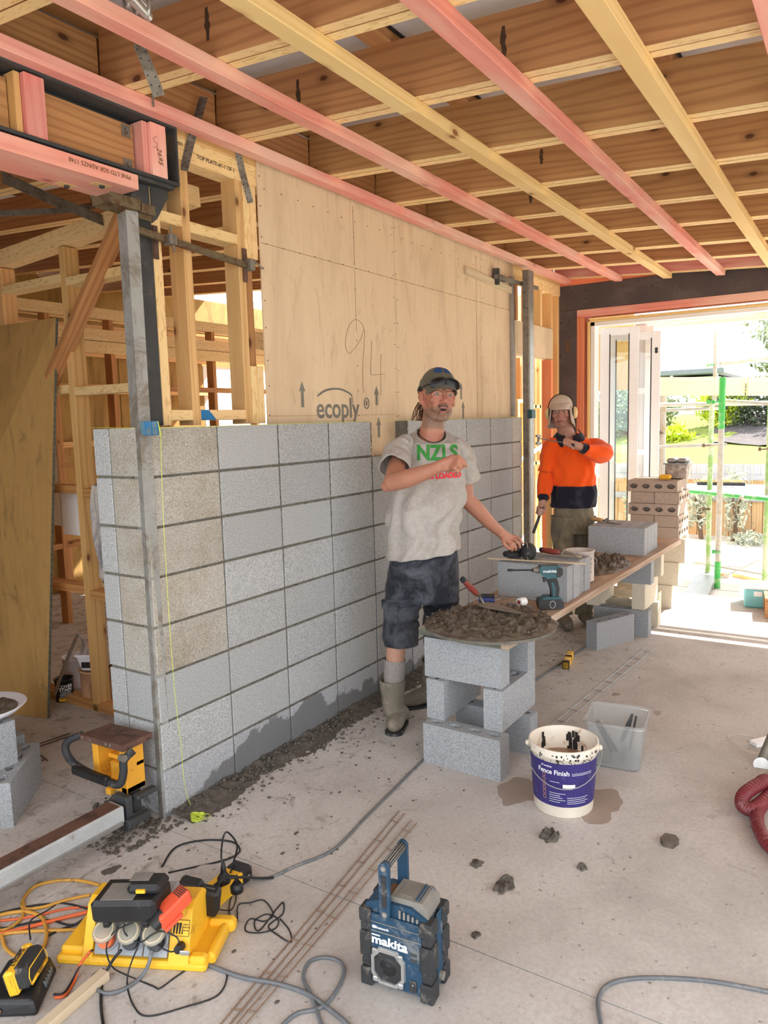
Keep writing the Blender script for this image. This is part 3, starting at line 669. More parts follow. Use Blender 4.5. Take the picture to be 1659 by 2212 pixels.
def leaf(p, q, z0, z1, fw_=0.075, th=0.045, lock=False):
    p, q = Vector(p), Vector(q); L_ = (q-p).length; M = frame((p.x, p.y, z0), (q.x, q.y, z0)); H = z1-z0
    o = B().box((0, -th/2, 0), (fw_, th/2, H), M, bev=.003).box((L_-fw_, -th/2, 0), (L_, th/2, H), M, bev=.003).box((fw_, -th/2, 0), (L_-fw_, th/2, 0.09), M).box((fw_, -th/2, H-.07), (L_-fw_, th/2, H), M).obj('door_leaf', MT['white'], d1)
    B().box((fw_-.004, -.006, .085), (L_-fw_+.004, .006, H-.065), M).obj('glass', MT['glass'], o)
    B().box((fw_-.002, -th/2-.001, .085), (fw_+.008, -th/2+.004, H-.06), M).box((L_-fw_-.008, -th/2-.001, .085), (L_-fw_+.002, -th/2+.004, H-.06), M).obj('gasket', MT['steel_dark'], o)
    if lock:
        B().cyl(M @ Vector((L_-.038, -th/2-.003, H-.19)), M @ Vector((L_-.038, -th/2+.002, H-.19)), 0.015, n=14).cyl(M @ Vector((L_-.038, -th/2-.003, H-.165)), M @ Vector((L_-.038, -th/2+.002, H-.165)), 0.015, n=14).obj('lock', MT['steel_dark'], o)
    return o
mg, N, L, P = newmat('glass'); P.inputs['Transmission Weight'].default_value = 1.0; P.inputs['Roughness'].default_value = 0.0; P.inputs['IOR'].default_value = 1.45; P.inputs['Base Color'].default_value = (0.92, 0.98, 0.97, 1); MT['glass'] = mg
leaf((PX+.20, -0.21), (PX+.30, -0.54), 0.02, 2.40, 0.085)
leaf((PX+.36, -0.23), (PX+.46, -0.70), 0.02, 2.36, 0.08, lock=True)
# outside corner: building paper strip with white brackets
B().box((5.95, -0.435, -.3), (6.05, -0.34, 2.5)).obj('paper_strip', MT['steel_pinkgrey'] if 'steel_pinkgrey' in MT else MT['roof_white'], pf)
bb = B()
for z in (0.55, 1.18, 1.80, 2.42): bb.box((5.93, -0.45, z), (5.97, -0.32, z+.06), bev=.003)
bb.obj('bracket', MT['white'], pf)
B().box((5.9, -0.53, -.3), (6.08, -0.45, 2.46)).obj('corner_post', MT['white'], pf)
# eaves beyond the opening
ev = thing('trim_2', (6, -1, 2.5), kind='structure')
MT['soffit'] = plain('soffit', rgb(206, 178, 168), 0.8, var=0.06)
B().box((5.2, -4.6, 2.66), (6.3, 0.4, 2.68)).obj('soffit_board', MT['soffit'], ev)
timber('fascia', (6.32, 0.4, 2.60-.03), (6.32, -4.6, 2.60-.03), 0.04, 0.075, MT['yellow'], ev)
timber('fascia_packer', (6.22, -0.33, 2.46), (6.22, -0.33, 2.62), 0.045, 0.045, MT['yellow'], ev, up=(1, 0, 0))
timber('gutter', (6.36, 0.4, 2.50), (6.36, -4.6, 2.50), 0.05, 0.045, MT['white'], ev)

# ================================================================ STEEL BEAM AND COLUMN over the wall end
sb = thing('steel_beam', (-1.0, 0.14, 2.567), 'dark steel channel beam packed with timber, resting on the column at the wall end', 'beam')
bl = B()
x0, x1 = -2.6, 0.30
bl.box((x0, 0.045, 2.567), (x1, 0.25, 2.579), bev=.001).box((x0, 0.045, 2.785), (x1, 0.25, 2.797)).box((x0, 0.14, 2.579), (x1, 0.15, 2.785)).box((x1, 0.045, 2.567), (x1+.010, 0.25, 2.797))
bl.obj('channel', MT['steel_dark'], sb)
timber('timber_infill', (-0.30, 0.125, 2.672), (0.14, 0.125, 2.672), 0.035, 0.185, MT['joist_face'], sb)
timber('timber_infill', (-1.1, 0.125, 2.672), (-0.375, 0.125, 2.672), 0.035, 0.185, MT['joist_face'], sb)
timber('timber_infill', (-2.0, 0.125, 2.672), (-1.2, 0.125, 2.672), 0.035, 0.185, MT['joist_face'], sb)
for xc, wd in ((0.215, 0.075), (-0.31, 0.075), (-1.15, .08)):
    timber('timber_block', (xc, 0.085, 2.58), (xc, 0.085, 2.781), 0.075 if xc > 0 else 0.07, wd, MT['pink'], sb, up=(1, 0, 0))
timber('timber_block', (0.163, 0.1, 2.58), (0.163, 0.1, 2.781), 0.07, 0.025, MT['pink'], sb, up=(1, 0, 0))
timber('timber_block', (-0.36, 0.1, 2.58), (-0.36, 0.1, 2.781), 0.06, 0.022, MT['lvl_face'], sb, up=(1, 0, 0))
b = B()
for z in (2.735, 2.61): b.box((0.085, 0.1025, z-.022), (0.125, 0.107, z+.022), bev=.001); b.cyl((0.105, 0.095, z), (0.105, 0.104, z), 0.009, n=6)
b.obj('bolt_washer', MT['galv_dull'], sb)
s = stroke([(0.205, 2.73), (0.19, 2.722), (0.19, 2.71), (0.205, 2.705), (0.2, 2.69), (0.185, 2.685)], 0.0007, MT['print_black'], sb, y=0.0466)
lettering('2695', 0.032, (0.215, 0.0465, 2.66), (0.1, 0, -1), (1, 0, .1), MT['print_brown'], sb, shear=.3)
pk = timber('packing_plank', (-2.6, 0.145, 2.532), (0.10, 0.145, 2.532), 0.20, 0.055, MT['pink'], None, label='pink framing plank bolted under the dark steel beam', cat='timber')
WM[pk] = pk.matrix_basis.copy()
b = B()
for (x, y) in ((-0.02, 0.11), (-0.10, 0.21)): B().box((x-.04, y-.018, 2.5035), (x+.03, y+.018, 2.5046)).obj('bolt_recess', MT['yellow'], pk); B().cyl((x, y, 2.496), (x, y, 2.506), 0.011, n=6).obj('bolt', MT['steel_dark'], pk)
lettering('PINE LTD SGR AS/NZS 1748', 0.022, (-0.07, 0.0445, 2.54), (-1, 0, 0), (0, 0, -1), MT['print_brown'], pk)
sc_ = thing('steel_column', (0.155, 0.145, 1.6), 'dark grey square steel column behind the upright aluminium straightedge', 'column')
B().box((0.112, 0.1, 1.602), (0.2, 0.19, 2.556), bev=.006).obj('shaft', MT['steel_dark'], sc_)
b = B()
b.box((0.03, 0.06, 2.552), (0.295, 0.23, 2.5665), bev=.001)
for y in (0.10, 0.185):
    b.prism([(0.2, 2.552), (0.29, 2.552), (0.29, 2.53), (0.225, 2.43), (0.2, 2.41)], 0, 0.01, Matrix(((1, 0, 0, 0), (0, 0, 1, y-.005), (0, 1, 0, 0), (0, 0, 0, 1))))
b.obj('haunch_plate', MT['steel_dark'], sc_)
b = B()
for (x, y) in ((0.255, 0.13), (0.255, 0.16), (0.08, 0.1), (0.08, 0.19)): B().cyl((x, y, 2.52), (x, y, 2.552), 0.009, n=8).cyl((x, y, 2.54), (x, y, 2.552), 0.016, n=6, sm=False).obj('bolt', MT['steel_dark'], sc_)
RHs = (CR.x, CR.y, 0)
# straps hanging by the wall
strap([at(440, 210, 'y', 0.055), at(430, 245, 'y', .055), at(418, 285, 'y', 0.06), at(412, 305, 'y', .075), at(397, 368, 'y', 0.088)], 0.036, thing('strap_tie', (0.5, 0.05, 2.8), 'bent perforated steel strap nailed down over the frame by the steel column', 'strap'), side=RHs)
strap([at(514, 330, 'y', .088), at(524, 375, 'y', .088), at(541, 438, 'y', .088)], 0.030, thing('strap_tie', (0.75, 0.09, 2.6), 'narrow perforated steel strap on the frame beside the pale plywood', 'strap'), side=RHs)
strap([at(300, 95, 'y', -.30), at(322, 150, 'y', -.27), at(344, 207, 'y', -.26)], 0.040, thing('strap_tie', (0, -0.23, 2.9), 'perforated steel strap slanting down under the first joist near the top of the picture', 'strap'), side=RHs)
strap([at(5, 383, 'y', .9), at(110, 430, 'y', .9), at(222, 476, 'y', .9)], 0.06, thing('strap_brace', (0, .7, 2.7), 'flat grey steel brace crossing under the rafters behind the pink plank', 'brace'), side=(0, .3, 1), holes=False)
strap([at(-10, 462, 'y', 1.0), at(130, 455, 'y', 1.0), at(260, 436, 'y', 1.0)], 0.03, thing('strap_brace', (0, .8, 2.7), 'thin flat steel brace crossing behind the wider one', 'brace'), side=(0, .3, 1), holes=False)
rod = B().cyl((0.13, -0.03, 2.80), (0.125, -0.03, 2.93), 0.004, n=8).obj('threaded_rod', MT['galv_dull'], None, label='short threaded rod hanging beside the first joist', cat='rod')
# white dangling cable tray / connector at the very top left
ct = thing('scaffold_coupler', (-0.28, -0.47, 2.97), 'shiny steel coupler on a purlin at the top left edge of the picture', 'coupler')
cc = at(300, 12, 'y', -0.5)
b = B()
b.cyl(cc+Vector((-.05, -.02, .0)), cc+Vector((.05, .02, -.005)), 0.016, n=12).cyl(cc+Vector((-.045, .0, .035)), cc+Vector((.045, .03, .03)), 0.014, n=12)
for k in (-1, 0, 1): b.tube([cc+Vector((k*.035+.024*math.cos(t)*0.2, 0.01+.02*math.cos(t), 0.017+.034*math.sin(t))) for t in [i*PI/6 for i in range(12)]], 0.005, n=6, closed=True)
b.box((-.06, -.015, 0.0), (.06, .04, .006), Matrix.Translation(cc+Vector((0, 0, .04))))
b.obj('clamp_body', MT['silver'], ct)

# added unseen wall on the right, shading the far end from the open side
wr = thing('wall_right_added', (3, -4.6, 0), kind='structure')
for k in range(3): B().box((1.3+k*1.21, -4.62, 0), (2.5+k*1.21, -4.60, 2.7), bev=.001).obj('plywood_sheet', MT['ply_pale'], wr)

for k in range(4): B().box((7.6, 1.35+k*1.05, 0), (7.62, 2.38+k*1.05, 3.2), bev=.001).obj('plywood_sheet', MT['ply_pale' if k == 0 else 'ply_olive'], rf)
for k in range(5): timber('stud', (7.55, 1.4+k*.6, 0), (7.55, 1.4+k*.6, 2.6), 0.045, 0.09, MT['yellow' if k < 2 else 'pine_dark'], rf, up=(1, 0, 0))
# framing seen through the doorway beside the block wall
dw = thing('window_1', (5.4, 0.85, 0), kind='structure')
for (u, w_) in ((1114, .045), (1129, .045)):
    c = at(u, 900, 'y', .85); timber('frame_upright', (c.x, .85, .85), (c.x, .85, 1.75), .07, w_, MT['yellow'], dw, up=(1, 0, 0))
a, c = at(1112, 858, 'y', .85), at(1131, 858, 'y', .85); timber('frame_head', (a.x, .85, 1.77), (c.x, .85, 1.77), .07, .04, MT['yellow'], dw)
B().box((a.x, .87, .85), (c.x, .875, 1.75)).obj('panel', MT['plank_pale'] if 'plank_pale' in MT else MT['white'], dw)
for (u, y, m) in ((1150, 1.0, 'pine'), (1160, 1.0, 'yellow'), (1118, 1.2, 'pine_dark')):
    c = at(u, 900, 'y', y); timber('stud', (c.x, y, 0), (c.x, y, 2.3), .09, .045, MT[m], rf, up=(1, 0, 0))
c = at(1155, 868, 'y', 1.0); timber('nog', (c.x-.25, 1.0, 1.72), (c.x+.3, 1.0, 1.72), .09, .045, MT['yellow'], rf); timber('nog', (c.x-.25, 1.0, 1.05), (c.x+.3, 1.0, 1.05), .09, .045, MT['yellow'], rf)
B().tube([at(1100, 1010, 'y', .6), at(1190, 952, 'y', .6)], .022, n=10).obj('white_pipe', MT['white'], rf)

B().box((7.6, .1, 1.9), (7.62, 1.3, 3.2)).obj('plywood_sheet', MT['ply_olive'], rf)
# ================================================================ OUTSIDE
gr = thing('ground', (0, 0, -0.03), kind='structure')
MT['pave'] = plain('pave', rgb(214, 208, 200), 0.9, var=0.08, vscale=3)
MT['earth'] = plain('earth', rgb(150, 146, 136), 0.95, var=0.1, vscale=2)
B().box((5.2, -6, -.5), (10.46, 8, -0.30)).obj('paving', MT['pave'], gr)
B().box((-30, -30, -.7), (60, 30, -0.52)).obj('earth', MT['earth'], gr)
cj = B()
for x in (6.6, 8.0, 9.4): cj.box((x, -6, -.3005), (x+.012, 8, -.2985))
for y in (-2.2, -1.0, 0.2): cj.box((5.2, y, -.3005), (10.4, y+.012, -.2985))
cj.obj('paving_joints', MT['earth'], gr)
# grass bank
def grassmat(name, a, b):
    m, N, L, P = newmat(name); P.inputs['Roughness'].default_value = 0.9
    g = N.new('ShaderNodeNewGeometry'); n = ntex(N, L, g.outputs['Position'], 6, 6, 0.8); n2 = ntex(N, L, g.outputs['Position'], 50, 3, 0.8)
    c = ramp(N, L, n.outputs[0], [(0.3, a), (0.7, b)]); c = mix(N, L, ramp(N, L, n2.outputs[0], [(0.35, (0.6,)*3+(1,)), (0.6, (0, 0, 0, 1))]), c, a); L.new(c, P.inputs['Base Color']); bump(N, L, P, n2.outputs[0], 0.6, 0.03); return m
MT['grass'] = grassmat('grass', rgb(96, 112, 34), rgb(150, 160, 60)); MT['mulch'] = grassmat('mulch', rgb(66, 58, 60), rgb(104, 96, 96))
b = B(); nx, ny = 26, 30
def gz(x, y): 
    t = min(8.0, max(0, x-10.6)); return 0.49+0.10*min(t, 4.7)+0.17*max(0, t-4.7)+0.03*math.sin(x*1.3+y*.7)
g_ = [(10.55+i*0.8, -17+j*1.1) for i in range(nx) for j in range(ny)]
b.add([(x, y, gz(x, y)) for x, y in g_], [(i*ny+j, (i+1)*ny+j, (i+1)*ny+j+1, i*ny+j+1) for i in range(nx-1) for j in range(ny-1)], 0, True)
b.obj('grass_bank', MT['grass'], gr)
mb_ = B()
gm = [(14.9+i*0.42, -8.6+j*0.35) for i in range(12) for j in range(30)]
mb_.add([(x+0.5*math.sin(y*.8), y, gz(x, y)+0.02+.03*math.sin(x*3+y*5)) for x, y in gm], [(i*30+j, (i+1)*30+j, (i+1)*30+j+1, i*30+j+1) for i in range(11) for j in range(29)], 0, True)
mb_.obj('mulch_bed', MT['mulch'], gr)
# fence: every paling is a board of its own
fe = thing('retaining_fence', (10.46, -1, -.3), 'low weathered timber paling fence with a grey cap rail below the grass bank', 'fence')
MT['paling'] = wood('paling', rgb(214, 178, 136), rgb(180, 140, 100), rgb(140, 100, 70), jit=0.1); MT['rail_grey'] = wood('rail_grey', rgb(176, 178, 186), rgb(150, 150, 156), None, jit=.05)
y = 2.2
while y > -4.6:
    timber('paling', (10.46, y, -0.30), (10.46, y, 0.574), 0.02, 0.145, MT['paling'], fe, up=(0, 1, 0)); y -= 0.153
timber('rail', (10.43, 2.2, 0.30), (10.43, -4.6, 0.30), 0.035, 0.10, MT['rail_grey'], fe)
y = 2.2
while y > -4.6:
    timber('cap_board', (10.42, y, 0.585), (10.42, y, 0.805), 0.03, 0.145, MT['rail_grey'], fe, up=(0, 1, 0)); y -= 0.153
timber('cap_rail', (10.385, 2.2, 0.61), (10.385, -4.6, 0.61), 0.03, 0.075, MT['rail_grey'], fe)
# plants
MT['leaf_dark'] = plain('leaf_dark', rgb(72, 84, 62), 0.55, var=0.3, vscale=3); MT['leaf_mid'] = plain('leaf_mid', rgb(110, 124, 78), 0.55, var=0.3, vscale=3)
MT['leaf_lime'] = plain('leaf_lime', rgb(196, 212, 60), 0.6, var=0.2, vscale=3); MT['leaf_silver'] = plain('leaf_silver', rgb(178, 184, 164), 0.6, var=0.2)
MT['bark'] = plain('bark', rgb(110, 90, 74), 0.9)
def foliage(c, rad, n, size, m, seed, name='foliage', parent=None, elong=1.6):
    r = random.Random(seed); b = B(); vs_ = []; fs = []
    for i in range(n):
        d = Vector((r.gauss(0, 1), r.gauss(0, 1), r.gauss(0, 1))).normalized(); k = r.uniform(0.55, 1.0)
        lump = 1+0.22*math.sin(d.x*5+seed)+0.22*math.sin(d.y*6+seed*2)+0.15*math.sin(d.z*7)
        p = Vector((c[0]+d.x*rad[0]*k*lump, c[1]+d.y*rad[1]*k*lump, c[2]+d.z*rad[2]*k*lump))
        a = Vector((r.gauss(0, 1), r.gauss(0, 1), r.gauss(0, 1))).normalized(); e = a.cross(Vector((r.gauss(0, 1), r.gauss(0, 1), r.gauss(0, 1)))).normalized()
        s = size*r.uniform(0.6, 1.3); q = len(vs_)
        vs_ += [p-a*s*elong, p+e*s*.5, p+a*s*elong, p-e*s*.5]; fs.append((q, q+1, q+2, q+3))
    b.add(vs_, fs); return b.obj(name, m, parent, kind='stuff')
def bush(loc, rad, n, size, m, seed, label, cat='shrub', group=None, trunk=True):
    t = thing('shrub' if cat == 'shrub' else 'tree', (loc[0], loc[1], gz(loc[0], loc[1]) if loc[0] > 10.5 else -0.30), label, cat, group)
    foliage((loc[0], loc[1], loc[2]), rad, n, size, m, seed, parent=t)
    if trunk:
        z0 = WM[t].translation.z; b = B(); r = random.Random(seed)
        for k in range(3):
            p = Vector((loc[0]+r.uniform(-.05, .05), loc[1]+r.uniform(-.05, .05), z0)); q = Vector((loc[0]+r.uniform(-.4, .4)*rad[0], loc[1]+r.uniform(-.5, .5)*rad[1], loc[2]+rad[2]*.3)); b.cyl(p, q, 0.03*max(1, rad[2]), 0.01*max(1, rad[2]), n=7)
        b.obj('trunk', MT['bark'], t)
    return t
bush((16.522, 2.522, 1.625), (0.95, 1.13, 0.65), 4200, 0.05, MT['leaf_mid'], 3, 'green hedge shrub at the left end of the bank beyond the scaffold')
bush((17.235, 0.562, 1.779), (0.36, 0.5, 0.5), 1800, 0.05, MT['leaf_lime'], 4, 'bright lime green shrub in the middle of the bank')
bush((17.71, -0.626, 1.744), (1.07, 1.19, 0.74), 5200, 0.05, MT['leaf_dark'], 5, 'broad dark green shrub right of the lime green one')
bush((17.71, -3.1, 1.815), (1.07, 1.19, 0.74), 4200, 0.05, MT['leaf_dark'], 6, 'dark green shrub at the right edge of the picture on the bank')
bush((15.5, 1.3, 1.1), (0.36, 0.5, 0.21), 1400, 0.05, MT['leaf_lime'], 8, 'low yellow green plant in front of the hedge shrub')
bush((26.502, -1.5, 4.0), (2.85, 2.61, 1.72), 9000, 0.10, MT['leaf_silver'], 9, 'large pale green tree on the skyline at the right', 'tree')
bush((21.75, -1.55, 2.75), (1.19, 1.5, 0.45), 4200, 0.07, MT['leaf_mid'], 10, 'long green hedge below the skyline tree', 'shrub')
Y_ = lambda y: {-0.62: -.29, -1.02: -.77, -1.75: -1.64, 0.15: .62}[y]
for k, (y, s) in enumerate(((-0.62, 1), (-1.02, 1.15), (-1.75, 1), (0.15, .8))):
    bush((10.05, Y_(y), 0.25*s), (0.19, 0.20, 0.40*s), 620, 0.03, MT['leaf_silver'], 30+k, ['young silvery sapling in front of the fence beside the block stack', 'taller silvery sapling in the middle of the fence', 'young sapling in front of the fence at the picture edge', 'small sapling by the fence behind the block stack'][k], 'sapling')
bush((9.751, -1.042, -0.228), (0.26, 0.36, 0.12), 380, 0.03, MT['leaf_silver'], 41, 'low sprawling grey plant on the paving at the fence foot', 'plant', trunk=False)
# house on the hill
hs = thing('house', (30, 3.9, 2.2), 'distant flat-roofed house with a dark roof edge left of the scaffold pole', 'house')
B().box((30.06, 2.7, 1.5), (35, 5.55, 3.0)).obj('wall', MT['white'], hs)
B().box((29.35, 2.34, 3.08), (35.5, 6.15, 3.28), bev=.02).obj('roof', plain('roof_grey', rgb(128, 134, 142), 0.6), hs)
B().box((30.02, 4.5, 2.43), (30.08, 5.4, 2.97)).obj('window', MT['steel_dark'], hs)
B().box((30.02, 2.9, 2.5), (30.08, 3.8, 2.9)).obj('window', MT['steel_dark'], hs)
for y in (2.6, 4.25): timber('post', (29.5, y, 1.95), (29.5, y, 3.08), .1, .1, MT['white'], hs, up=(1, 0, 0))

# scaffolding
sf = thing('scaffold', (5.6, -1.1, -0.02), 'tube scaffold bay with green and grey poles, planks and a steel deck outside the opening', 'scaffold')
def pole(p, q, m, name='pole', r=0.028): return B().cyl(p, q, r, n=14).obj(name, MT[m], sf)
def vp(u, v0, v1, x, m, r=0.028):
    a, c = at(u, v0, 'x', x), at(u, v1, 'x', x); return pole((x, c.y, max(c.z, -.30)), (x, c.y, a.z), m, r=r)
p1 = vp(1549, 815, 1275, 6.662, 'scaffold_galv', 0.030)
yp = at(1549, 1275, 'x', 6.662).y; B().cyl((6.662, yp, 1.42), (6.662, yp, 1.955), 0.032, n=14).obj('pole_sleeve', MT['green_paint'], sf)
B().cyl((6.662, yp, -.29), (6.662, yp, 0.0), 0.032, n=14).obj('pole_sleeve', MT['green_paint'], sf)
vp(1528, 870, 1260, 7.197, 'scaffold_green'); vp(1543, 715, 870, 7.375, 'scaffold_galv', 0.021); vp(1430, 850, 1110, 7.018, 'scaffold_galv', 0.028)
vp(1650, 870, 1290, 6.781, 'scaffold_green', 0.026); vp(1425, 850, 1030, 7.054, 'scaffold_galv')
def hp(u0, v0, x0, u1, v1, x1, m, r=0.028, name='tube'): return pole(at(u0, v0, 'x', x0), at(u1, v1, 'x', x1), m, name, r)
hp(1385, 875, 6.721, 1700, 870, 7.969, 'scaffold_galv', 0.026); hp(1430, 886, 7.018, 1560, 882, 7.375, 'scaffold_galv', 0.02); hp(1385, 967, 6.781, 1570, 960, 7.018, 'scaffold_galv', 0.018)
hp(1555, 785, 7.375, 1700, 768, 7.85, 'scaffold_galv', 0.028); hp(1560, 865, 6.9, 1700, 875, 6.781, 'scaffold_galv', 0.02); hp(1600, 1075, 6.662, 1700, 1058, 7.375, 'scaffold_galv', 0.02)
hp(1500, 1215, 7.494, 1700, 1250, 6.9, 'scaffold_galv', 0.012); hp(1500, 1345, 6.638, 1605, 1330, 6.662, 'galv', 0.01)
hp(1500, 1275, 7.018, 1640, 1210, 7.494, 'scaffold_galv', 0.012)
for (u, v, x) in ((1549, 868, 6.638), (1528, 962, 6.9), (1430, 935, 6.995), (1549, 1192, 6.638), (1528, 1100, 7.137), (1538, 868, 7.137), (1650, 970, 6.757), (1549, 640, 7.375), (1536, 788, 7.351)):
    c = at(u, v, 'x', x); b = B(); b.tube([c+Vector((.03*math.cos(t), .03*math.sin(t), 0)) for t in [i*PI/6 for i in range(12)]], .008, n=6, closed=True); b.box((-.02, .025, -.02), (.02, .05, .02), Matrix.Translation(c)); b.obj('coupler', MT['green_paint' if u in (1549, 1536, 1538) else 'rust_clamp'], sf)
def sboard(u0, u1, vt, vb, x0, x1, m='yellow'):
    a, c = at(u0, (vt+vb)/2, 'x', x0), at(u1, (vt+vb)/2, 'x', x1); h = abs(at(u0, vt, 'x', x0).z-at(u0, vb, 'x', x0).z)
    return timber('plank', a, c, 0.038, h, MT[m], sf)
MT['plank_pale'] = wood('plank_pale', rgb(216, 200, 170), rgb(196, 174, 140), rgb(170, 130, 90), jit=.05)
sboard(1385, 1608, 815, 855, 6.662, 7.47, 'plank_pale'); sboard(1614, 1720, 815, 855, 7.446, 7.85, 'plank_pale')
# steel deck with green edge
pa, pb, pc_, pd = at(1440, 1053, 'z', 0.72), at(1720, 1080, 'z', .72), at(1720, 1048, 'z', .72), at(1450, 1044, 'z', .72)
B().add([p+Vector((0, 0, dz)) for dz in (-.04, 0) for p in (pa, pb, pc_, pd)], [(3, 2, 1, 0), (4, 5, 6, 7), (0, 1, 5, 4), (1, 2, 6, 5), (2, 3, 7, 6), (3, 0, 4, 7)]).obj('deck', MT['galv'], sf)
B().cyl(pa+Vector((-.01, 0, -.02)), pb+Vector((-.01, 0, -.02)), .02, n=8).obj('deck_edge', MT['green_paint'], sf)
# broom on the deck
br = thing('broom', at(1560, 1045, 'z', .75), 'upturned broom head with straw bristles lying on the green edged deck', 'broom')
a, c = at(1506, 1044, 'z', .75), at(1610, 1046, 'z', .75)
B().cyl(a, c, .022, n=8).obj('head', MT['steel_dark'], br)
bb = B(); rb2 = random.Random(3)
for k in range(140):
    p = a.lerp(c, rb2.random()); bb.cyl(p, p+Vector((rb2.uniform(-.03, .03), rb2.uniform(-.02, .02), rb2.uniform(.035, .055))), .004, .002, n=4)
MT['straw'] = plain('straw', rgb(226, 196, 140), 0.8)
bb.obj('bristles', MT['straw'], br, kind='stuff')
B().cyl(at(1545, 1040, 'z', .78), at(1600, 1022, 'z', .82), .012, n=8).obj('handle', MT['pine'], br)
# things on the paving outside
E_ = thing('toolbox', at(1640, 1300, 'z', 0), 'pale blue plastic storage box on the sunlit slab at the right edge', 'box')
c0 = at(1607, 1312, 'z', 0); rt = Vector((.14, -.99, 0)).normalized(); bk = Vector((.99, .14, 0))
Mx = Matrix(((rt.x, bk.x, 0, c0.x), (rt.y, bk.y, 0, c0.y), (0, 0, 1, c0.z), (0, 0, 0, 1)))
MT['pale_blue'] = plain('pale_blue', rgb(130, 200, 204), 0.45)
B().box((0, 0, 0), (.5, .3, .16), Mx, bev=.012).obj('body', MT['pale_blue'], E_); B().box((-.008, -.008, .155), (.508, .308, .17), Mx, bev=.006).obj('lid', MT['white'], E_); B().box((.07, -.012, .10), (.13, .0, .14), Mx).obj('latch', MT['white'], E_)
M2 = Mx @ Matrix.Translation((.14, -.33, 0.03))
bd_ = thing('wooden_crate', Mx @ Vector((.2, 0, .1)), 'brown slatted wooden crate standing in front of the pale blue box', 'crate')
for k in range(5): B().box((0.0, .03+k*.055, .10+.0), (.5, .075+k*.055, .125), M2).obj('slat', MT['joist_face'], bd_)
B().box((0, 0.02, -.03), (.5, .04, .10), M2, bev=.002).box((0, .27, -.03), (.5, .29, .1), M2).obj('side_board', MT['joist_face'], bd_)
B().cyl(M2 @ Vector((.05, .012, .05)), M2 @ Vector((.05, .022, .05)), .012, n=10).obj('bolt', MT['galv'], bd_)
tp = thing('sheet_stack', at(1540, 1200, 'z', -.3), 'stack of pale sheets lying on the paving behind the block stack', 'sheets')
a = at(1500, 1215, 'z', -.28)
B().box((a.x, a.y-.65, -.30), (a.x+.9, a.y+.6, -.25), bev=.003).obj('sheet', MT['white'], tp); B().box((a.x+.02, a.y-.62, -.249), (a.x+.88, a.y+.6, -.22), bev=.003).obj('sheet', MT['white'], tp)
ld = thing('steel_plank', at(1510, 1250, 'z', -.3), 'perforated steel walkway plank on the paving beside the block stack', 'plank')
p, q = at(1500, 1292, 'z', -.26), at(1535, 1228, 'z', -.26)
timber('tread', p, q, 0.22, 0.045, MT['galv'], ld)
tb = timber('timber_offcut', at(1530, 1240, 'z', -.27), at(1575, 1242, 'z', -.27), .05, .04, MT['pine'], None, label='short timber offcut lying on the paving under the scaffold', cat='timber')
timber('scaffold_plank', at(1595, 1240, 'z', -.28), at(1700, 1262, 'z', -.28), .2, .04, MT['yellow'], None, label='yellowish plank lying flat on the paving at the right edge', cat='plank')
# ================================================================ LOOSE BLOCKS
def slot_block_mesh(L_, T, H, m, nslot=4, open_=0.9):
    """block lying with its length along x, thickness along y, slots through z (top and bottom pockets)"""
    b = B(); c = L_/nslot; hw = c*0.33; hh = T*0.20
    for (z, s) in ((H, 1), (0, -1)):
        for i in range(nslot):
            x0, x1 = i*c, (i+1)*c; xm = (x0+x1)/2; ym = T/2
            o = [(x0, 0, z), (x1, 0, z), (x1, T, z), (x0, T, z)]
            q = [(xm-hw+hh, ym-hh), (xm+hw-hh, ym-hh), (xm+hw, ym-hh*.2), (xm+hw, ym+hh*.2), (xm+hw-hh, ym+hh), (xm-hw+hh, ym+hh), (xm-hw, ym+hh*.2), (xm-hw, ym-hh*.2)]
            inn = [(a, d, z) for a, d in q]; dep = [(a, d, z-s*0.07) for a, d in q]
            vs_ = o+inn+dep
            fs = [(0, 1, 5, 4), (1, 6, 5), (1, 2, 7, 6), (2, 8, 7), (2, 3, 9, 8), (3, 10, 9), (3, 0, 11, 10), (0, 4, 11)]
            fs += [(4+k, 4+(k+1) % 8, 12+(k+1) % 8, 12+k) for k in range(8)]+[tuple(range(12, 20))]
            if s < 0: fs = [tuple(reversed(f)) for f in fs]
            b.add(vs_, fs)
    b.add([(0, 0, 0), (L_, 0, 0), (L_, T, 0), (0, T, 0), (0, 0, H), (L_, 0, H), (L_, T, H), (0, T, H)], [(0, 1, 5, 4), (1, 2, 6, 5), (2, 3, 7, 6), (3, 0, 4, 7)])
    return b.mesh('concrete_block', m)
BK = {k: slot_block_mesh(0.395, 0.092, 0.19, MT[k]) for k in ('block_stand', 'block_brown', 'block_sunlit', 'block')}
def Mcols(x, y, z, o):
    x, y, z = Vector(x).normalized(), Vector(y).normalized(), Vector(z).normalized()
    return Matrix(((x.x, y.x, z.x, o[0]), (x.y, y.y, z.y, o[1]), (x.z, y.z, z.z, o[2]), (0, 0, 0, 1)))
def blk(corner, lx, lz, label, group, kind='block_stand'):
    """corner: world position of the local origin; lx: length direction; lz: slot direction"""
    x, z = Vector(lx).normalized(), Vector(lz).normalized(); y = z.cross(x)
    o = bpy.data.objects.new('concrete_block', BK[kind]); link(o, Mcols(x, y, z, corner)); return tag(o, label, 'block', group)
X_, Y_, Z_ = Vector((1, 0, 0)), Vector((0, 1, 0)), Vector((0, 0, 1))
def across(x, y, z, label, group, kind='block_stand', ang=0.0):     # long face looks towards the camera (-x); x,y = near right corner
    d = Vector((-math.sin(ang), math.cos(ang), 0)); return blk((x+0.092*math.cos(ang), y, z), d, Z_, label, group, kind)
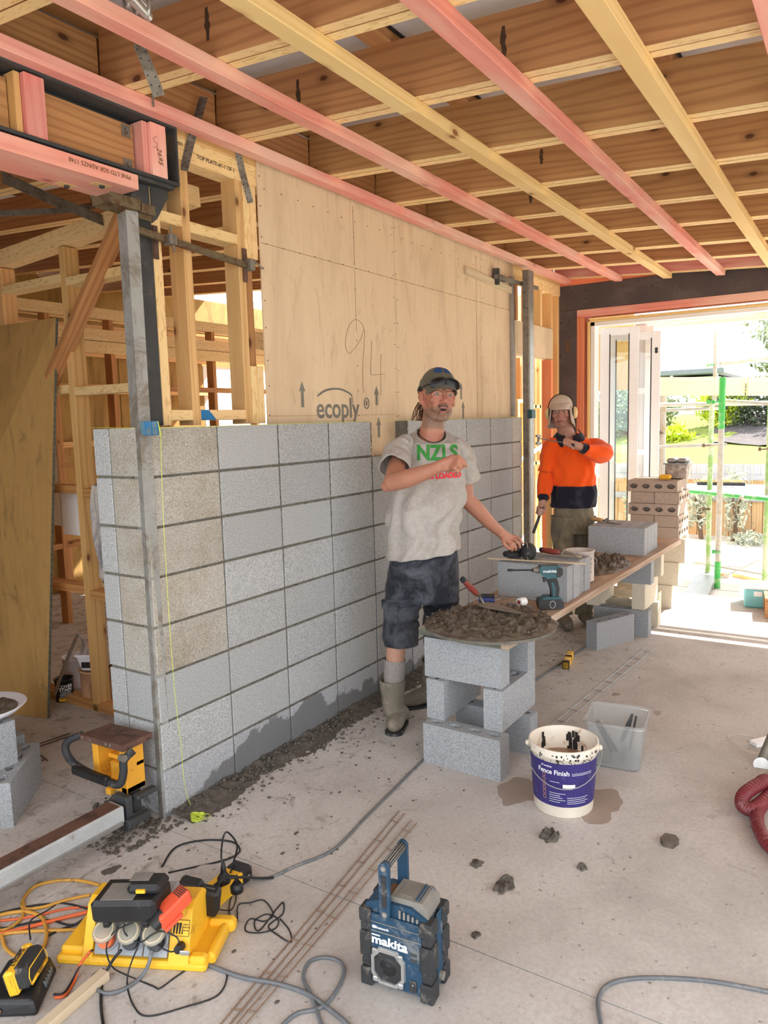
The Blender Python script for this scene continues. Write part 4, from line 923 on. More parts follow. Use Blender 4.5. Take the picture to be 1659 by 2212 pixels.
def along(x, y, z, label, group, kind='block_stand', ang=0.0):      # runs away; x,y = near right corner
    d = Vector((math.cos(ang), math.sin(ang), 0)); return blk((x, y, z), d, Z_, label, group, kind)
G1 = 'blocks of the stand under the near mortar board'
across(0.950, -1.063, 0, 'grey block facing us at the foot of the near mortar board stand', G1, ang=-.03)
across(1.265, -1.075, 0, 'shaded grey block at the foot of the near stand, behind the front one', G1)
along(1.030, -0.742, 0.191, 'grey block running away in the middle layer of the near stand, left one', G1)
along(1.036, -1.034, 0.191, 'grey block running away in the middle layer of the near stand, right one', G1)
across(1.060, -1.020, 0.382, 'grey block facing us right under the plank ends of the near stand', G1)
across(1.335, -1.035, 0.382, 'grey block directly under the planks of the near stand, behind the front one', G1)
G2 = 'blocks of the stand under the far end of the planks'
across(3.47, -1.09, 0, 'dark shaded block at the foot of the far plank stand, facing us', G2)
across(3.77, -1.09, 0, 'block at the foot of the far plank stand, behind the shaded one', G2, 'block_sunlit')
along(3.48, -0.73, 0.191, 'block running away in the middle layer of the far stand, left one', G2, 'block_sunlit')
along(3.49, -1.06, 0.191, 'block running away in the middle layer of the far stand, right one', G2, 'block_sunlit')
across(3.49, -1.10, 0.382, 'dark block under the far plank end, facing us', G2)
across(3.80, -1.10, 0.382, 'sunlit block under the far plank end, behind the dark one', G2, 'block_sunlit')
# tall support under the block stack
G3 = 'blocks of the support below the stacked blocks'
for k, z in enumerate((0, 0.191, 0.382)):
    for j, (x, y) in enumerate(((4.38, -1.06), (4.50, -0.98), (4.66, -1.02))):
        across(x+0.012*k, y-0.045*k if j != 1 else y, z, ['pale sunlit block in the support of the stack, %s of the support, %s' % (('foot', 'middle', 'top')[k], ('nearest', 'second', 'farthest')[j])][0], G3, 'block_sunlit')
across(4.10, -1.02, 0, 'pale block standing alone on the floor between the far stand and the stack support', None, 'block_sunlit')
# stack of blocks laid flat
G4 = 'blocks of the stack at the end of the bench'
zz = 0.575
names = ['bottom', 'second', 'middle', 'fourth', 'top']
for k, ty in enumerate('BBABA'):
    kd = 'block_brown'
    if ty == 'A':
        for j, x in enumerate((4.40, 4.592)):
            blk((x if True else 0, -1.10+0.004*k, zz+0.0935), (0, 1, 0), (-1, 0, 0), 'brown grey block in the %s layer of the stack, %s row' % (names[k], ('front', 'back')[j]), G4, kd).location.x += 0.19
    else:
        for j, y in enumerate((-1.10, -0.905)):
            blk((4.40+.004*j, y+0.19, zz+0.0015), (1, 0, 0), (0, -1, 0), 'brown grey block in the %s layer of the stack, %s one' % (names[k], ('right', 'left')[j]), G4, kd)
    zz += 0.0955
# blocks standing on the planks
PZ = 0.614
G5 = 'four blocks standing on the near part of the planks'
for k in range(4): across(1.835+0.094*k, -1.055-0.006*(k % 2), PZ, 'grey block on edge on the planks behind the drill, %s of four' % ('nearest', 'second', 'third', 'farthest')[k], G5)
G6 = 'blocks standing on the far part of the planks'
for k in range(4): across(3.35+0.096*k, -1.085, PZ, 'dark grey block on edge near the far plank end, %s of four' % ('nearest', 'second', 'third', 'farthest')[k], G6)
o_ = blk((3.95, -1.02, PZ+.001), (0, 1, 0), (-1, 0, 0), 'thin flat block piece lying on the planks before the stack', None, 'block_stand'); o_.scale = (0.55, .35, .9)
# loose block on the floor
d = Vector((0.36, -0.155, 0)).normalized(); n_ = Vector((d.y, -d.x, 0))
c_ = Vector((3.003, -0.862, 0)); o_ = blk(c_, d, Z_, 'single grey block with four slots standing alone on the floor before the far stand', None, 'block_stand')
# block and mortar board at the left picture edge
blk((-0.13, 0.82, 0), (-0.75, -0.66, 0), Z_, 'grey block on the floor at the left picture edge', None)
blk((-0.05, 0.90, 0), (0.1, 0.99, 0), Z_, 'grey block hidden mostly behind the one at the left picture edge', None)

# ================================================================ PLANK BENCH
pk1 = timber('scaffold_plank', (1.075, -0.700, 0.594), (4.22, -0.755, 0.594), 0.228, 0.036, MT['plank_old'], None, label='weathered scaffold plank on the block stands, the left one next to the wall', cat='plank', group='planks of the bench')
pk2 = timber('scaffold_plank', (1.043, -0.945, 0.594), (4.20, -1.040, 0.594), 0.236, 0.038, MT['plank_old'], None, label='weathered scaffold plank on the block stands, the right one on the room side', cat='plank', group='planks of the bench')
for o in (pk1, pk2): WM[o] = o.matrix_basis.copy()
B().box((1.0405, -1.062, .5755), (1.0425, -.829, .6125)).obj('plank_end', MT['plank_grey'], pk2); B().box((1.0725, -.812, .5765), (1.0745, -.588, .6115)).obj('plank_end', MT['plank_grey'], pk1)

def lump(cx, cy, z0, rx, ry, h, seed, m, name, nx=70, rough=0.35, wob=0.06, **kw):
    """heap of mortar: a polar grid raised by noise"""
    vs_ = []; fs = []; nr, na = nx//2, nx
    for i in range(nr+1):
        r = i/nr
        for j in range(na):
            a = 2*PI*j/na; er = 1+wob*noise.noise(Vector((math.cos(a)*(3 if wob < .1 else 1.5), math.sin(a)*(3 if wob < .1 else 1.5), seed)))
            x, y = cx+rx*r*er*math.cos(a), cy+ry*r*er*math.sin(a)
            fq = 22 if rx > .1 else 26
            n = noise.fractal(Vector((x*fq, y*fq, seed)), 0.7, 2.2, 6); n2 = noise.noise(Vector((x*45, y*45, seed)))
            zz = z0+h*(1-r**6)*(0.55+rough*n+0.10*rough*n2*2) if r < 1 else z0
            vs_.append((x, y, max(zz, z0)))
    for i in range(nr):
        for j in range(na): fs.append((i*na+j, (i+1)*na+j, (i+1)*na+(j+1) % na, i*na+(j+1) % na))
    return B().add(vs_, fs, 0, True).obj(name, m, **kw)
mbd = thing('mortar_board', (1.235, -0.885, 0.615), 'round board loaded with brown mortar on the near ends of the planks', 'board')
B().cyl((1.235, -0.885, 0.6165), (1.235, -0.885, 0.630), 0.310, n=48, sm=False).obj('board', MT['mortar'], mbd)
lump(1.235, -0.885, 0.6325, 0.314, 0.314, 0.040, 5, MT['mortar_wet'], 'mortar', nx=150, rough=0.75, parent=mbd)
cr = B(); r9 = random.Random(8)
for k in range(150):
    a, q = r9.uniform(0, 2*PI), 0.30*math.sqrt(r9.random()); cr.ell((1.235+q*math.cos(a), -0.885+q*math.sin(a), 0.650+0.006*r9.random()), (r9.uniform(.003, .010), r9.uniform(.003, .009), r9.uniform(.003, .007)), n=5, m=7)
cr.obj('mortar_crumbs', MT['mortar_wet'], mbd, kind='stuff')
mm = thing('mortar_heap', (2.85, -0.98, PZ), 'flat heap of dark wet mortar on the planks before the dark blocks', 'mortar')
lump(2.88, -0.93, PZ, 0.34, 0.16, 0.05, 9, MT['mortar_wet'], 'mortar', nx=80, rough=0.9, parent=mm)

def trowel(tip, heel, wd, hp0, hp1, label, hm='red_grip', name='trowel'):
    t = thing(name, heel, label, 'trowel'); tip, heel = Vector(tip), Vector(heel); M = frame(heel, tip); L_ = (tip-heel).length
    poly = [(0, -wd*.35), (L_*.12, -wd/2), (L_*.35, -wd*.47), (L_*.85, -wd*.14), (L_, 0), (L_*.85, wd*.14), (L_*.35, wd*.47), (L_*.12, wd/2), (0, wd*.35)]
    B().prism(poly, -.001, .001, M).obj('blade', MT['galv_dull'], t)
    hp0, hp1 = Vector(hp0), Vector(hp1)
    B().tube(catmull([heel+(tip-heel)*.06, heel+Vector((0, 0, .02)), hp0-(hp1-hp0)*.12+Vector((0, 0, .0)), hp0], 5), .006, n=8).obj('neck', MT['galv_dull'], t)
    B().tube([hp0.lerp(hp1, k/8) for k in range(9)], .015, n=12, radf=lambda k, m: .0125+.004*math.sin(PI*k/8)).obj('handle', MT[hm], t)
    B().cyl(hp1, hp1+(hp1-hp0).normalized()*.016, .016, .014, n=12).obj('handle_cap', MT['black_rubber'], t)
    return t
hz = 0.672
trowel(at(1136, 1327, 'z', hz), at(1040, 1303, 'z', hz+.012), 0.105, at(1031, 1284, 'y', -0.75), at(1002, 1254, 'y', -0.72), 'pointed bricklaying trowel with red handle stuck in the near mortar')
trowel(at(1246, 1203, 'z', .83), at(1218, 1194, 'z', .83), 0.05, at(1210, 1194, 'z', .835), at(1172, 1188, 'z', .835), 'small trowel with red brown handle lying on the four blocks', name='pointing_trowel')
trowel(at(1346, 1132, 'z', .812), at(1312, 1126, 'z', .815), 0.05, at(1302, 1124, 'z', .82), at(1276, 1120, 'z', .82), 'small trowel with pale wooden handle lying on the dark blocks', hm='pine', name='pointing_trowel')

# battery screwdriver / drill: built in a vertical plane square to the view
def vplane(u, v, dep):
    c = atd(u, v, dep); r = Vector((CR.x, CR.y, 0)).normalized(); n = Vector((-CFW.x, -CFW.y, 0)).normalized()
    return Matrix(((r.x, 0, n.x, c.x), (r.y, 0, n.y, c.y), (0, 1, 0, c.z), (0, 0, 0, 1)))
dp = (fl(1190, 1312, .62)-CPOS).dot(CFW); S_ = dp/CF        # metres per pixel there
MD = vplane(1190, 1314, dp); dc = lambda x, y: ((x-1190)*S_, (1314-y)*S_)
dr = thing('impact_driver', MD.translation, 'teal and black battery impact driver standing on the planks before the four blocks', 'drill')
B().prism([dc(*p) for p in ((1163, 1312), (1160, 1300), (1163, 1291), (1208, 1291), (1215, 1298), (1214, 1311))], -.035, .035, MD).obj('battery', MT['black_plastic'], dr)
B().prism([dc(*p) for p in ((1168, 1291), (1176, 1286), (1206, 1286), (1212, 1292), (1210, 1295), (1166, 1295))], -.033, .033, MD).obj('battery_housing', MT['tool_teal'], dr)
B().prism([dc(*p) for p in ((1190, 1287), (1189, 1272), (1184, 1258), (1178, 1246), (1199, 1240), (1203, 1252), (1207, 1270), (1205, 1287))], -.018, .018, MD).obj('grip', MT['black_rubber'], dr)
B().prism([dc(*p) for p in ((1193, 1287), (1192, 1270), (1189, 1256), (1194, 1255), (1198, 1270), (1198, 1287))], -.0195, .0195, MD).obj('grip_panel', MT['tool_teal'], dr)
B().prism([dc(*p) for p in ((1163, 1224), (1168, 1219), (1205, 1219), (1212, 1224), (1213, 1238), (1207, 1244), (1180, 1247), (1172, 1242), (1164, 1234))], -.03, .03, MD).obj('motor_housing', MT['tool_teal'], dr)
B().prism([dc(*p) for p in ((1200, 1221), (1212, 1225), (1213, 1238), (1206, 1243), (1199, 1243))], -.031, .031, MD).obj('end_cap', MT['black_plastic'], dr)
B().prism([dc(*p) for p in ((1172, 1246), (1177, 1246), (1179, 1254), (1174, 1256))], -.009, .009, MD).obj('trigger', MT['black_plastic'], dr)
b = B(); P0, P1 = MD @ Vector((*dc(1164, 1229), 0)), MD @ Vector((*dc(1152, 1229), 0)); b.cyl(P0, P1, .018, .011, n=14); b.obj('chuck', MT['galv_dull'], dr)
b = B(); b.cyl(P1, MD @ Vector((*dc(1105, 1228), 0)), .0045, n=8).cyl(MD @ Vector((*dc(1108, 1228), 0)), MD @ Vector((*dc(1097, 1227.5), 0)), .0065, n=8).cyl(P1, MD @ Vector((*dc(1149, 1229), 0)), .009, n=10); b.obj('driver_bit', MT['black_plastic'], dr)
lettering('makita', 9*S_, MD @ Vector((*dc(1185, 1230), .0305)), MD.to_3x3() @ Vector((1, 0, 0)), (0, 0, 1), MT['print_white'], dr, bold=.0003, sx=1.2)
b = B(); b.tube([MD @ Vector((*dc(1190+6*math.cos(t), 1302+8*math.sin(t)), .038)) for t in [i*PI/8 for i in range(16)]], .0025, n=6, closed=True); b.obj('belt_clip', MT['galv'], dr)
# string line roll and small bright tools behind the mortar board
st_ = thing('string_reel', fl(1130, 1305, .62), 'white reel of line lying among thin tools behind the mortar board', 'reel')
c = fl(1127, 1300, .66)
b = B(); b.cyl(c+Vector((-.015, .008, 0)), c+Vector((.02, -.01, 0)), .021, n=16); b.obj('reel', MT['print_white'], st_)
B().cyl(c+Vector((-.017, .009, 0)), c+Vector((-.0155, .0085, 0)), .011, n=12).obj('reel_core', MT['red_grip'], st_)
t_ = timber('jointer', fl(1095, 1303, .628), fl(1148, 1312, .628), .012, .012, MT['galv'], None, label='thin bright steel jointing tool left of the drill base', cat='tool')
rs_ = thing('raking_tool', fl(1040, 1300, .64), 'blue handled raking tool with bent steel rod left of the string reel', 'tool')
B().cyl(fl(1034, 1295, .665), fl(1068, 1297, .66), .013, n=12).obj('handle', MT['blue_dark'] if 'blue_dark' in MT else plain('blue_dark', rgb(48, 62, 128), .5), rs_)
B().tube(catmull([fl(1068, 1297, .66), fl(1080, 1293, .665), fl(1090, 1282, .68), fl(1102, 1280, .68), fl(1125, 1290, .65), fl(1160, 1296, .64)], 5), .0035, n=7).obj('rod', MT['galv'], rs_)
bk_ = thing('chisel', fl(1030, 1286, .66), 'dark handled tool lying behind the red trowel handle', 'tool')
B().cyl(fl(1038, 1287, .67), fl(1068, 1288, .67), .012, n=10).obj('handle', MT['black_rubber'], bk_); B().cyl(fl(1068, 1288, .67), fl(1095, 1293, .66), .005, n=8).obj('shank', MT['galv_dull'], bk_)
# paint can used as a bucket on the planks
MT['can_print'] = plain('can_print', rgb(206, 196, 188), .5, var=.06, dirt=rgb(160, 128, 116), dirtamt=.25, dscale=12)
cn = thing('paint_can', fl(1257, 1258, PZ), 'open pale printed paint can standing on the planks beside the four blocks', 'can')
cc = fl(1257, 1258, PZ)+Vector((.05, .03, 0)); Mc = Matrix.Translation(cc); H = 0.185; R0 = 0.084
B().lathe([(0, .002), (R0, .002), (R0, .01), (R0-.001, .012), (R0-.001, H-.006), (R0+.003, H-.004), (R0+.004, H), (R0-.004, H+.002), (R0-.006, H-.003), (R0-.005, .01), (0, .01)], Mc, n=36).obj('body', MT['can_print'], cn)
B().lathe([(R0-.0055, H-.03), (0, H-.03)], Mc, n=36).obj('contents', MT['galv'], cn)
b = B()
def wrap(b, Mc, R, a0, a1, z0, z1, n=10):
    vs_ = []; 
    for k in range(n+1):
        a = a0+(a1-a0)*k/n
        for z in (z0, z1): vs_.append((R*math.cos(a), R*math.sin(a), z))
    return b.add(vs_, [(2*k, 2*k+2, 2*k+3, 2*k+1) for k in range(n)], 0, True, Mc)
ac = math.atan2(CPOS.y-cc.y, CPOS.x-cc.x)
for k in range(13): wrap(b, Mc, R0+.0006, ac+.15, ac+.95-.2*(k % 3 == 0), .05+k*.0085, .0535+k*.0085)
wrap(b, Mc, R0+.0006, ac+.2, ac+.42, .018, .042); 
for k in range(5): wrap(b, Mc, R0+.0006, ac+.5+k*.07, ac+.53+k*.07, .018, .042)
b.obj('label_print', MT['print_grey'], cn)
B().tube([cc+Vector(((R0+.006)*math.cos(ac+1.2), (R0+.006)*math.sin(ac+1.2), .15)), cc+Vector(((R0+.02)*math.cos(ac+1.25), (R0+.02)*math.sin(ac+1.25), .13)), cc+Vector(((R0+.008)*math.cos(ac+1.3), (R0+.008)*math.sin(ac+1.3), .10))], .002, n=6).obj('handle_wire', MT['galv'], cn)
# thin rods on the four blocks
for k, (a, c, w_) in enumerate((((1053, 1206), (1265, 1218), .016), ((1170, 1196), (1256, 1203), .014))):
    timber('jointing_strip', fl(a[0], a[1], .812), fl(c[0], c[1], .812), w_, .008, MT['plank_pale'], None, label=['long thin pale strip lying across the four blocks, nearest edge', 'short pale strip lying across the four blocks, further back'][k], cat='strip')
# black ear muffs under the hand: two cups joined by a rubber case
em = thing('angle_tool', fl(1125, 1200, .82), 'dusty black rubber cased tool under the lowered hand of the man in grey', 'tool')
ce = fl(1142, 1192, .855)
b = B(); b.ell(ce, (.052, .042, .05), n=12, m=18); b.obj('housing', MT['black_rubber'], em)
ca = fl(1108, 1192, .845)
def ringbox(c, rx, ry, h, t): 
    b = B(); pts = [c+Vector((CR.x*rx*math.cos(a)+CFW.x*ry*math.sin(a), CR.y*rx*math.cos(a)+CFW.y*ry*math.sin(a), 0)) for a in [i*PI/12 for i in range(24)]]
    b.tube(pts, h, n=8, closed=True); return b
ringbox(ca+Vector((0, 0, -.012)), .042, .035, .016, 0).obj('strap_pad', MT['black_rubber'], em)
B().ell(fl(1121, 1186, .862), (.032, .03, .034), n=10, m=14).obj('cup', MT['black_plastic'], em)
ringbox(ce+Vector((0, 0, 0)), .0, .0, .0, 0)
b = B(); b.tube([ce+Vector((CR.x*-.012, CR.y*-.012, 0))+Vector((-CFW.x*.046*math.cos(a)*1, -CFW.y*.046*math.cos(a), .052*math.sin(a))) for a in [i*PI/10 for i in range(20)]], .0022, n=6, closed=True); b.obj('wire', MT['silver'], em)

# ================================================================ STRAIGHTEDGES AND CLAMPS
se = thing('straightedge', (0.0, -0.03, 0), 'tall aluminium straightedge smeared with mortar standing against the near wall corner', 'straightedge')
a0, a1 = Vector((-0.045, 0.03, 0)), Vector((-0.035, 0.03, 2.40))
def post(name, p00, p10, p01, p11, z1, par, m):
    """four-sided post from bottom quad to top quad"""
    vs_ = [Vector(p) for p in p00+p10]; return None
bq = [(-0.048, 0.038), (0.006, -0.038), (0.034, -0.012), (-0.020, 0.064)]; tq = [(-0.055, 0.060), (-0.018, -0.012), (0.034, 0.012), (-0.003, 0.084)]
fA, fB, fC = fl(335, 1752), fl(353, 1768), fl(376, 1757)
bq = [(fA.x, fA.y), (fB.x, fB.y), (fC.x, fC.y), (fA.x+fC.x-fB.x, fA.y+fC.y-fB.y)]
tq = [(x-fB.x-.011, y-fB.y-.005) for x, y in bq]
B().add([(x, y, 0) for x, y in bq]+[(x, y, 2.40) for x, y in tq], [(3, 2, 1, 0), (4, 5, 6, 7), (0, 1, 5, 4), (1, 2, 6, 5), (2, 3, 7, 6), (3, 0, 4, 7)]).obj('extrusion', MT['alu_mortared'], se)
lb = thing('line_block', at(325, 925, 'y', -0.05), 'small blue line block holding the yellow string on the near straightedge', 'block')
MT['blue_tint'] = plain('blue_tint', rgb(96, 132, 150), .3, var=.2, dirt=rgb(150, 140, 116), dirtamt=.3, dscale=30)
Lc = at(322, 925, 'y', -0.04)
b = B().box((-.03, -.014, -.026), (.03, .014, .026), Matrix.Translation(Lc), bev=.002); b.obj('body', MT['blue_tint'], lb)
b = B()
for z in (-.026, 0, .025): b.box((-.032, -.0165, z-.0015), (.032, -.0135, z+.0015), Matrix.Translation(Lc))
for x in (-.03, 0, .03): b.box((x-.0015, -.0165, -.026), (x+.0015, -.0135, .026), Matrix.Translation(Lc))
b.obj('ribs', MT['blue_paint'], lb)
B().box((-.028, -.0158, .006), (-.008, -.0142, .02), Matrix.Translation(Lc)).obj('blue_patch', MT['blue_paint'], lb)
b = B(); b.tube([Lc+Vector((.03, -.016, .026)), Lc+Vector((.036, -.016, .0)), Lc+Vector((.04, -.016, -.02)), Lc+Vector((.034, -.02, -.03))], .0025, n=6)
b.obj('string_knot', MT['string'], lb)
sl_ = thing('string_line', (0.1, -0.02, 0), 'bright yellow string along the wall top, hanging down to a tangle on the floor', 'string')
k0 = Lc+Vector((.036, -.018, 0)); kn = fl(412, 1742, .02)
b = B(); b.tube([k0, (3.83, -0.006, 1.601)], .0009, n=5); b.tube([k0-Vector((.03, 0, 0)), (-0.02, .30, 1.601)], .0008, n=5)
b.tube(catmull([k0+Vector((.002, -.002, -.02)), at(352, 1100, 'y', -0.05), at(365, 1330, 'y', -0.05), at(378, 1500, 'y', -.05), at(390, 1600, 'y', -.05), at(398, 1690, 'y', -.05), kn], 5), .0011, n=5)
b.obj('string', MT['string'], sl_)
b = B(); r5 = random.Random(5); P_ = []
for k in range(60):
    a = k*1.9; P_.append(fl(425, 1768, .012)+Vector((.028*math.cos(a)*r5.uniform(.5, 1.1), .028*math.sin(a*1.3)*r5.uniform(.5, 1.1), .014*math.sin(a*.7)+.006)))
b.tube(catmull(P_, 3), .0012, n=4); b.tube(catmull([fl(430, 1762, .01), fl(448, 1758, .02), fl(455, 1764, .005), fl(440, 1770, .01)], 5), .0011, n=4)
b.obj('string_tangle', MT['string'], sl_, kind='stuff')
cl = thing('bar_clamp', (0.35, 0.04, 2.33), 'rusty square clamp bar holding the near straightedge back to the studs', 'clamp')
timber('bar', (0.03, 0.045, 2.355), (0.745, 0.080, 2.322), 0.022, 0.026, MT['rust_clamp'], cl)
B().box((-.09, 0.085, 2.41), (.19, .092, 2.45), bev=.001).box((-.085, -.022, 2.405), (.05, -.016, 2.445), bev=.001).box((.045, -.022, 2.40), (.115, .0, 2.435), bev=.001).box((-.09, -.02, 2.41), (-.083, .09, 2.44)).obj('jaw', MT['rust_clamp'], cl)
for x in (0.205, 0.725): 
    b = B().box((x-.011, 0.088, 2.27 if x < .5 else 2.25), (x+.013, 0.097, 2.40), bev=.001); b.obj('screw_plate', MT['rust'], cl)
b = B(); b.cyl((0.265, .05, 2.30), (0.25, .05, 2.40), .004, n=8).box((.225, .025, 2.325), (.262, .075, 2.365), bev=.002); b.obj('clamp_screw', MT['galv_dull'], cl); B().box((.72, .05, 2.30), (.75, .09, 2.35), bev=.002).cyl((.745, .05, 2.34), (.80, .05, 2.315), .004, n=8).obj('clamp_screw', MT['galv_dull'], cl)
# far straightedge and its clamp
se2 = thing('straightedge', (3.88, -0.02, 0), 'tall aluminium straightedge at the far end of the block wall, beside the man in orange', 'straightedge')
B().box((3.835, -0.045, 0), (3.865, 0.005, 2.755), bev=.002).obj('extrusion', MT['galv_dull'], se2); B().box((3.866, -0.045, 0), (3.95, -0.012, 2.755), bev=.002).obj('side_flange', MT['galv'], se2)
Lc2 = Vector((3.86, -.055, 1.62)); b = B().box((-.035, -.02, -.035), (.05, .02, .035), Matrix.Translation(Lc2), bev=.003); b.obj('line_block', MT['tool_teal'], se2)
an = timber('angle_bar', (3.80, 0.075, 1.605), (3.79, 0.075, 2.71), 0.03, 0.03, MT['galv'], None, up=(1, 0, 0), label='bright steel angle upright along the right edge of the pale plywood', cat='bar')
cf = thing('bar_clamp', (3.8, 0.05, 2.63), 'steel clamp across the top of the far straightedge', 'clamp')
timber('bar', (3.42, 0.055, 2.655), (4.18, 0.01, 2.66), .02, .03, MT['galv_dull'], cf)
b = B().box((3.45, .04, 2.60), (3.48, .088, 2.72), bev=.002).box((3.50, .04, 2.64), (3.62, .07, 2.675), bev=.002); b.obj('jaw', MT['steel_dark'], cf)
timber('prop_stick', (2.98, 0.079, 2.635), (3.78, 0.079, 2.60), .022, .052, MT['plank_pale'], None, label='pale stick fixed across the plywood behind the far clamp', cat='timber')

# leaning plywood sheet
ls = thing('plywood_sheet', (0.35, 1.8, 0), 'tall golden plywood sheet with dark stains leaning on the studs at the left', 'sheet')
q4 = [Vector((0.411, 1.427, 0)), Vector((0.105, 2.58, 0)), Vector((0.535, 2.47, 2.19)), Vector((0.588, 1.325, 2.19))]
nn = (q4[1]-q4[0]).cross(q4[3]-q4[0]).normalized(); nn = nn if nn.x > 0 else -nn
B().add([p for p in q4]+[p-nn*.018 for p in q4], [(0, 1, 2, 3), (7, 6, 5, 4), (0, 4, 5, 1), (1, 5, 6, 2), (2, 6, 7, 3)]).obj('panel', MT['ply_gold'], ls)
B().add([q4[0], q4[3], q4[3]-nn*.018, q4[0]-nn*.018, q4[0]-Vector((0, .0012, 0)), q4[3]-Vector((0, .0012, 0)), q4[3]-nn*.018-Vector((0, .0012, 0)), q4[0]-nn*.018-Vector((0, .0012, 0))], [(0, 1, 2, 3), (7, 6, 5, 4), (0, 4, 5, 1), (2, 6, 7, 3), (1, 5, 6, 2), (0, 3, 7, 4)]).obj('edge', MT['plank_grey'], ls)
# rag over the wall end, white box, pale paper
MT['rag'] = plain('rag', rgb(160, 152, 144), .95, var=.2, vscale=8, dirt=rgb(104, 100, 108), dirtamt=.5, dscale=6)
rg = B(); vs_ = []; 
nu, nv = 10, 26
for j in range(nv):
    t = j/(nv-1)
    for i in range(nu):
        s = i/(nu-1); wd = 0.03+0.06*math.sin(PI*min(1, t*1.1+.08))
        vs_.append((0.03+0.018*math.sin(s*14+t*3), 0.312+s*wd, 1.37-0.40*t-0.05*s*(1-s)))
rg.add(vs_, [(j*nu+i, j*nu+i+1, (j+1)*nu+i+1, (j+1)*nu+i) for j in range(nv-1) for i in range(nu-1)], 0, True)
ro = rg.obj('rag', MT['rag'], label='grey rag hanging over a nog beside the wall end', cat='rag'); sm = ro.modifiers.new('s', 'SOLIDIFY'); sm.thickness = .004
wbx = thing('meter_box', (0.72, 1.35, 1.05), 'white steel box fixed between the studs behind the leaning sheet', 'box')
B().box((0.70, 1.335, 0.985), (0.80, 1.60, 1.26), bev=.004).obj('body', MT['white'], wbx); B().box((0.69, 1.36, 0.965), (0.72, 1.42, 0.985)).obj('latch', MT['galv'], wbx)
pp = B().box((0.09, 0.31, 0.70), (0.093, 0.37, 0.885)).obj('paper_sheet', MT['roof_white'], label='strip of pale building paper behind the wall end', cat='paper')
# paint cans and pails behind
def pail(c, R0, R1, H, m, t, name='body'):
    return B().lathe([(0, 0), (R0, 0), (R0, .004), (R1, H-.012), (R1+.005, H-.01), (R1+.005, H), (R1-.003, H), (R1-.005, H-.01), (R0-.003, .008), (0, .008)], Matrix.Translation(c), n=36).obj(name, m, t)
MT['can_brown'] = plain('can_brown', rgb(196, 150, 112), .7, var=.1, dirt=rgb(214, 170, 134), dirtamt=.5, dscale=6)
p1_ = thing('pail', (0.70, 1.36, 0), 'brown paper covered pail standing behind the leaning sheet', 'pail'); cP = fl(204, 1522)+Vector((.06, .04, 0))
pail(cP, .093, .093, .20, MT['can_brown'], p1_); ac = math.atan2(CPOS.y-cP.y, CPOS.x-cP.x); b = B()
for k in range(10): wrap(b, Matrix.Translation(cP), .0945, ac-.5, ac-.1+.25*(k % 2), .03+k*.011, .034+k*.011)
b.obj('label_print', MT['print_brown'], p1_)
MT['black_mark'] = MT['print_black']
p2_ = thing('square_tub', cP+Vector((0, 0, .2)), 'square white tub with dark lettering sitting on the brown pail', 'tub')
M = Matrix.Translation(cP+Vector((0, 0, .203))) @ Matrix.Rotation(.5, 4, 'Z'); b = B()
def tub(M, w0, w1, H, t=.003, m=MT['roof_white'], par=None, name='body', r=.02):
    b = B()
    def rr_(w_, n=5):
        pts = []
        for qx, qy, a0 in ((1, 1, 0), (-1, 1, PI/2), (-1, -1, PI), (1, -1, 3*PI/2)):
            for k in range(n): a = a0+PI/2*k/(n-1); pts.append((qx*(w_-r)+r*math.cos(a), qy*(w_-r)+r*math.sin(a)))
        return pts
    lv = [(w0-.002, .0), (w0, .003), (w1, H-.012), (w1+.006, H-.012), (w1+.006, H), (w1-t, H), (w0-t, .006)]
    vs_ = []; 
    for w_, z in lv: vs_ += [(x, y, z) for x, y in rr_(w_)]
    n = 20; b.add(vs_, [(j*n+i, j*n+(i+1) % n, (j+1)*n+(i+1) % n, (j+1)*n+i) for j in range(len(lv)-1) for i in range(n)]+[tuple(range(n-1, -1, -1)), tuple(range((len(lv)-1)*n, len(lv)*n))], 0, False, M)
    return b.obj(name, m, par)
tub(M, .065, .085, .10, par=p2_)
B().box((-.05, -.0805, .02), (.05, -.079, .055), M @ Matrix.Rotation(-PI/2, 4, 'Z')).obj('label_print', MT['print_black'], p2_)
pw_ = thing('paint_can', fl(133, 1525), 'small black labelled stain can beside the foot of the leaning sheet', 'can'); cQ = fl(136, 1516)+Vector((.03, .02, 0))
pail(cQ, .052, .052, .135, MT['black_plastic'], pw_); b = B(); ac = math.atan2(CPOS.y-cQ.y, CPOS.x-cQ.x); wrap(b, Matrix.Translation(cQ), .0532, ac-.7, ac+.75, .006, .026); b.obj('gold_band', MT['yellow_plastic'], pw_)
def wraptext(s, size, Mc, R, a, z, m, par, bold=.0008, sx=1.0):
    vs_, fs = text_mesh(s, size, .0003, bold, sx=sx); q = [((R+v[2])*math.cos(a+v[0]/R), (R+v[2])*math.sin(a+v[0]/R), z+v[1]) for v in vs_]
    return B().add(q, fs, 0, False, Mc).obj('lettering', m, par)
MQ = Matrix.Translation(cQ)
wraptext('COVER', .026, MQ, .0535, ac+.1, .095, MT['print_white'], pw_); wraptext('STAIN', .026, MQ, .0535, ac+.1, .075, MT['print_white'], pw_)
for k, s in enumerate(('UNDERCOAT', 'PRIMER SEALER', 'STAIN BLOCKER')): wraptext(s, .010, MQ, .0535, ac+.1, .058-k*.012, MT['print_white'], pw_, .0002)
p3_ = thing('pail', fl(150, 1500)+Vector((.14, .1, 0)), 'dusty pink white pail standing behind the stain can', 'pail'); pail(WM[p3_].translation, .085, .09, .19, MT['roof_white'], p3_)
st3 = thing('strap_coil', (.62, 1.62, .2), 'loop of perforated galvanised strap standing behind the stain can', 'strap')
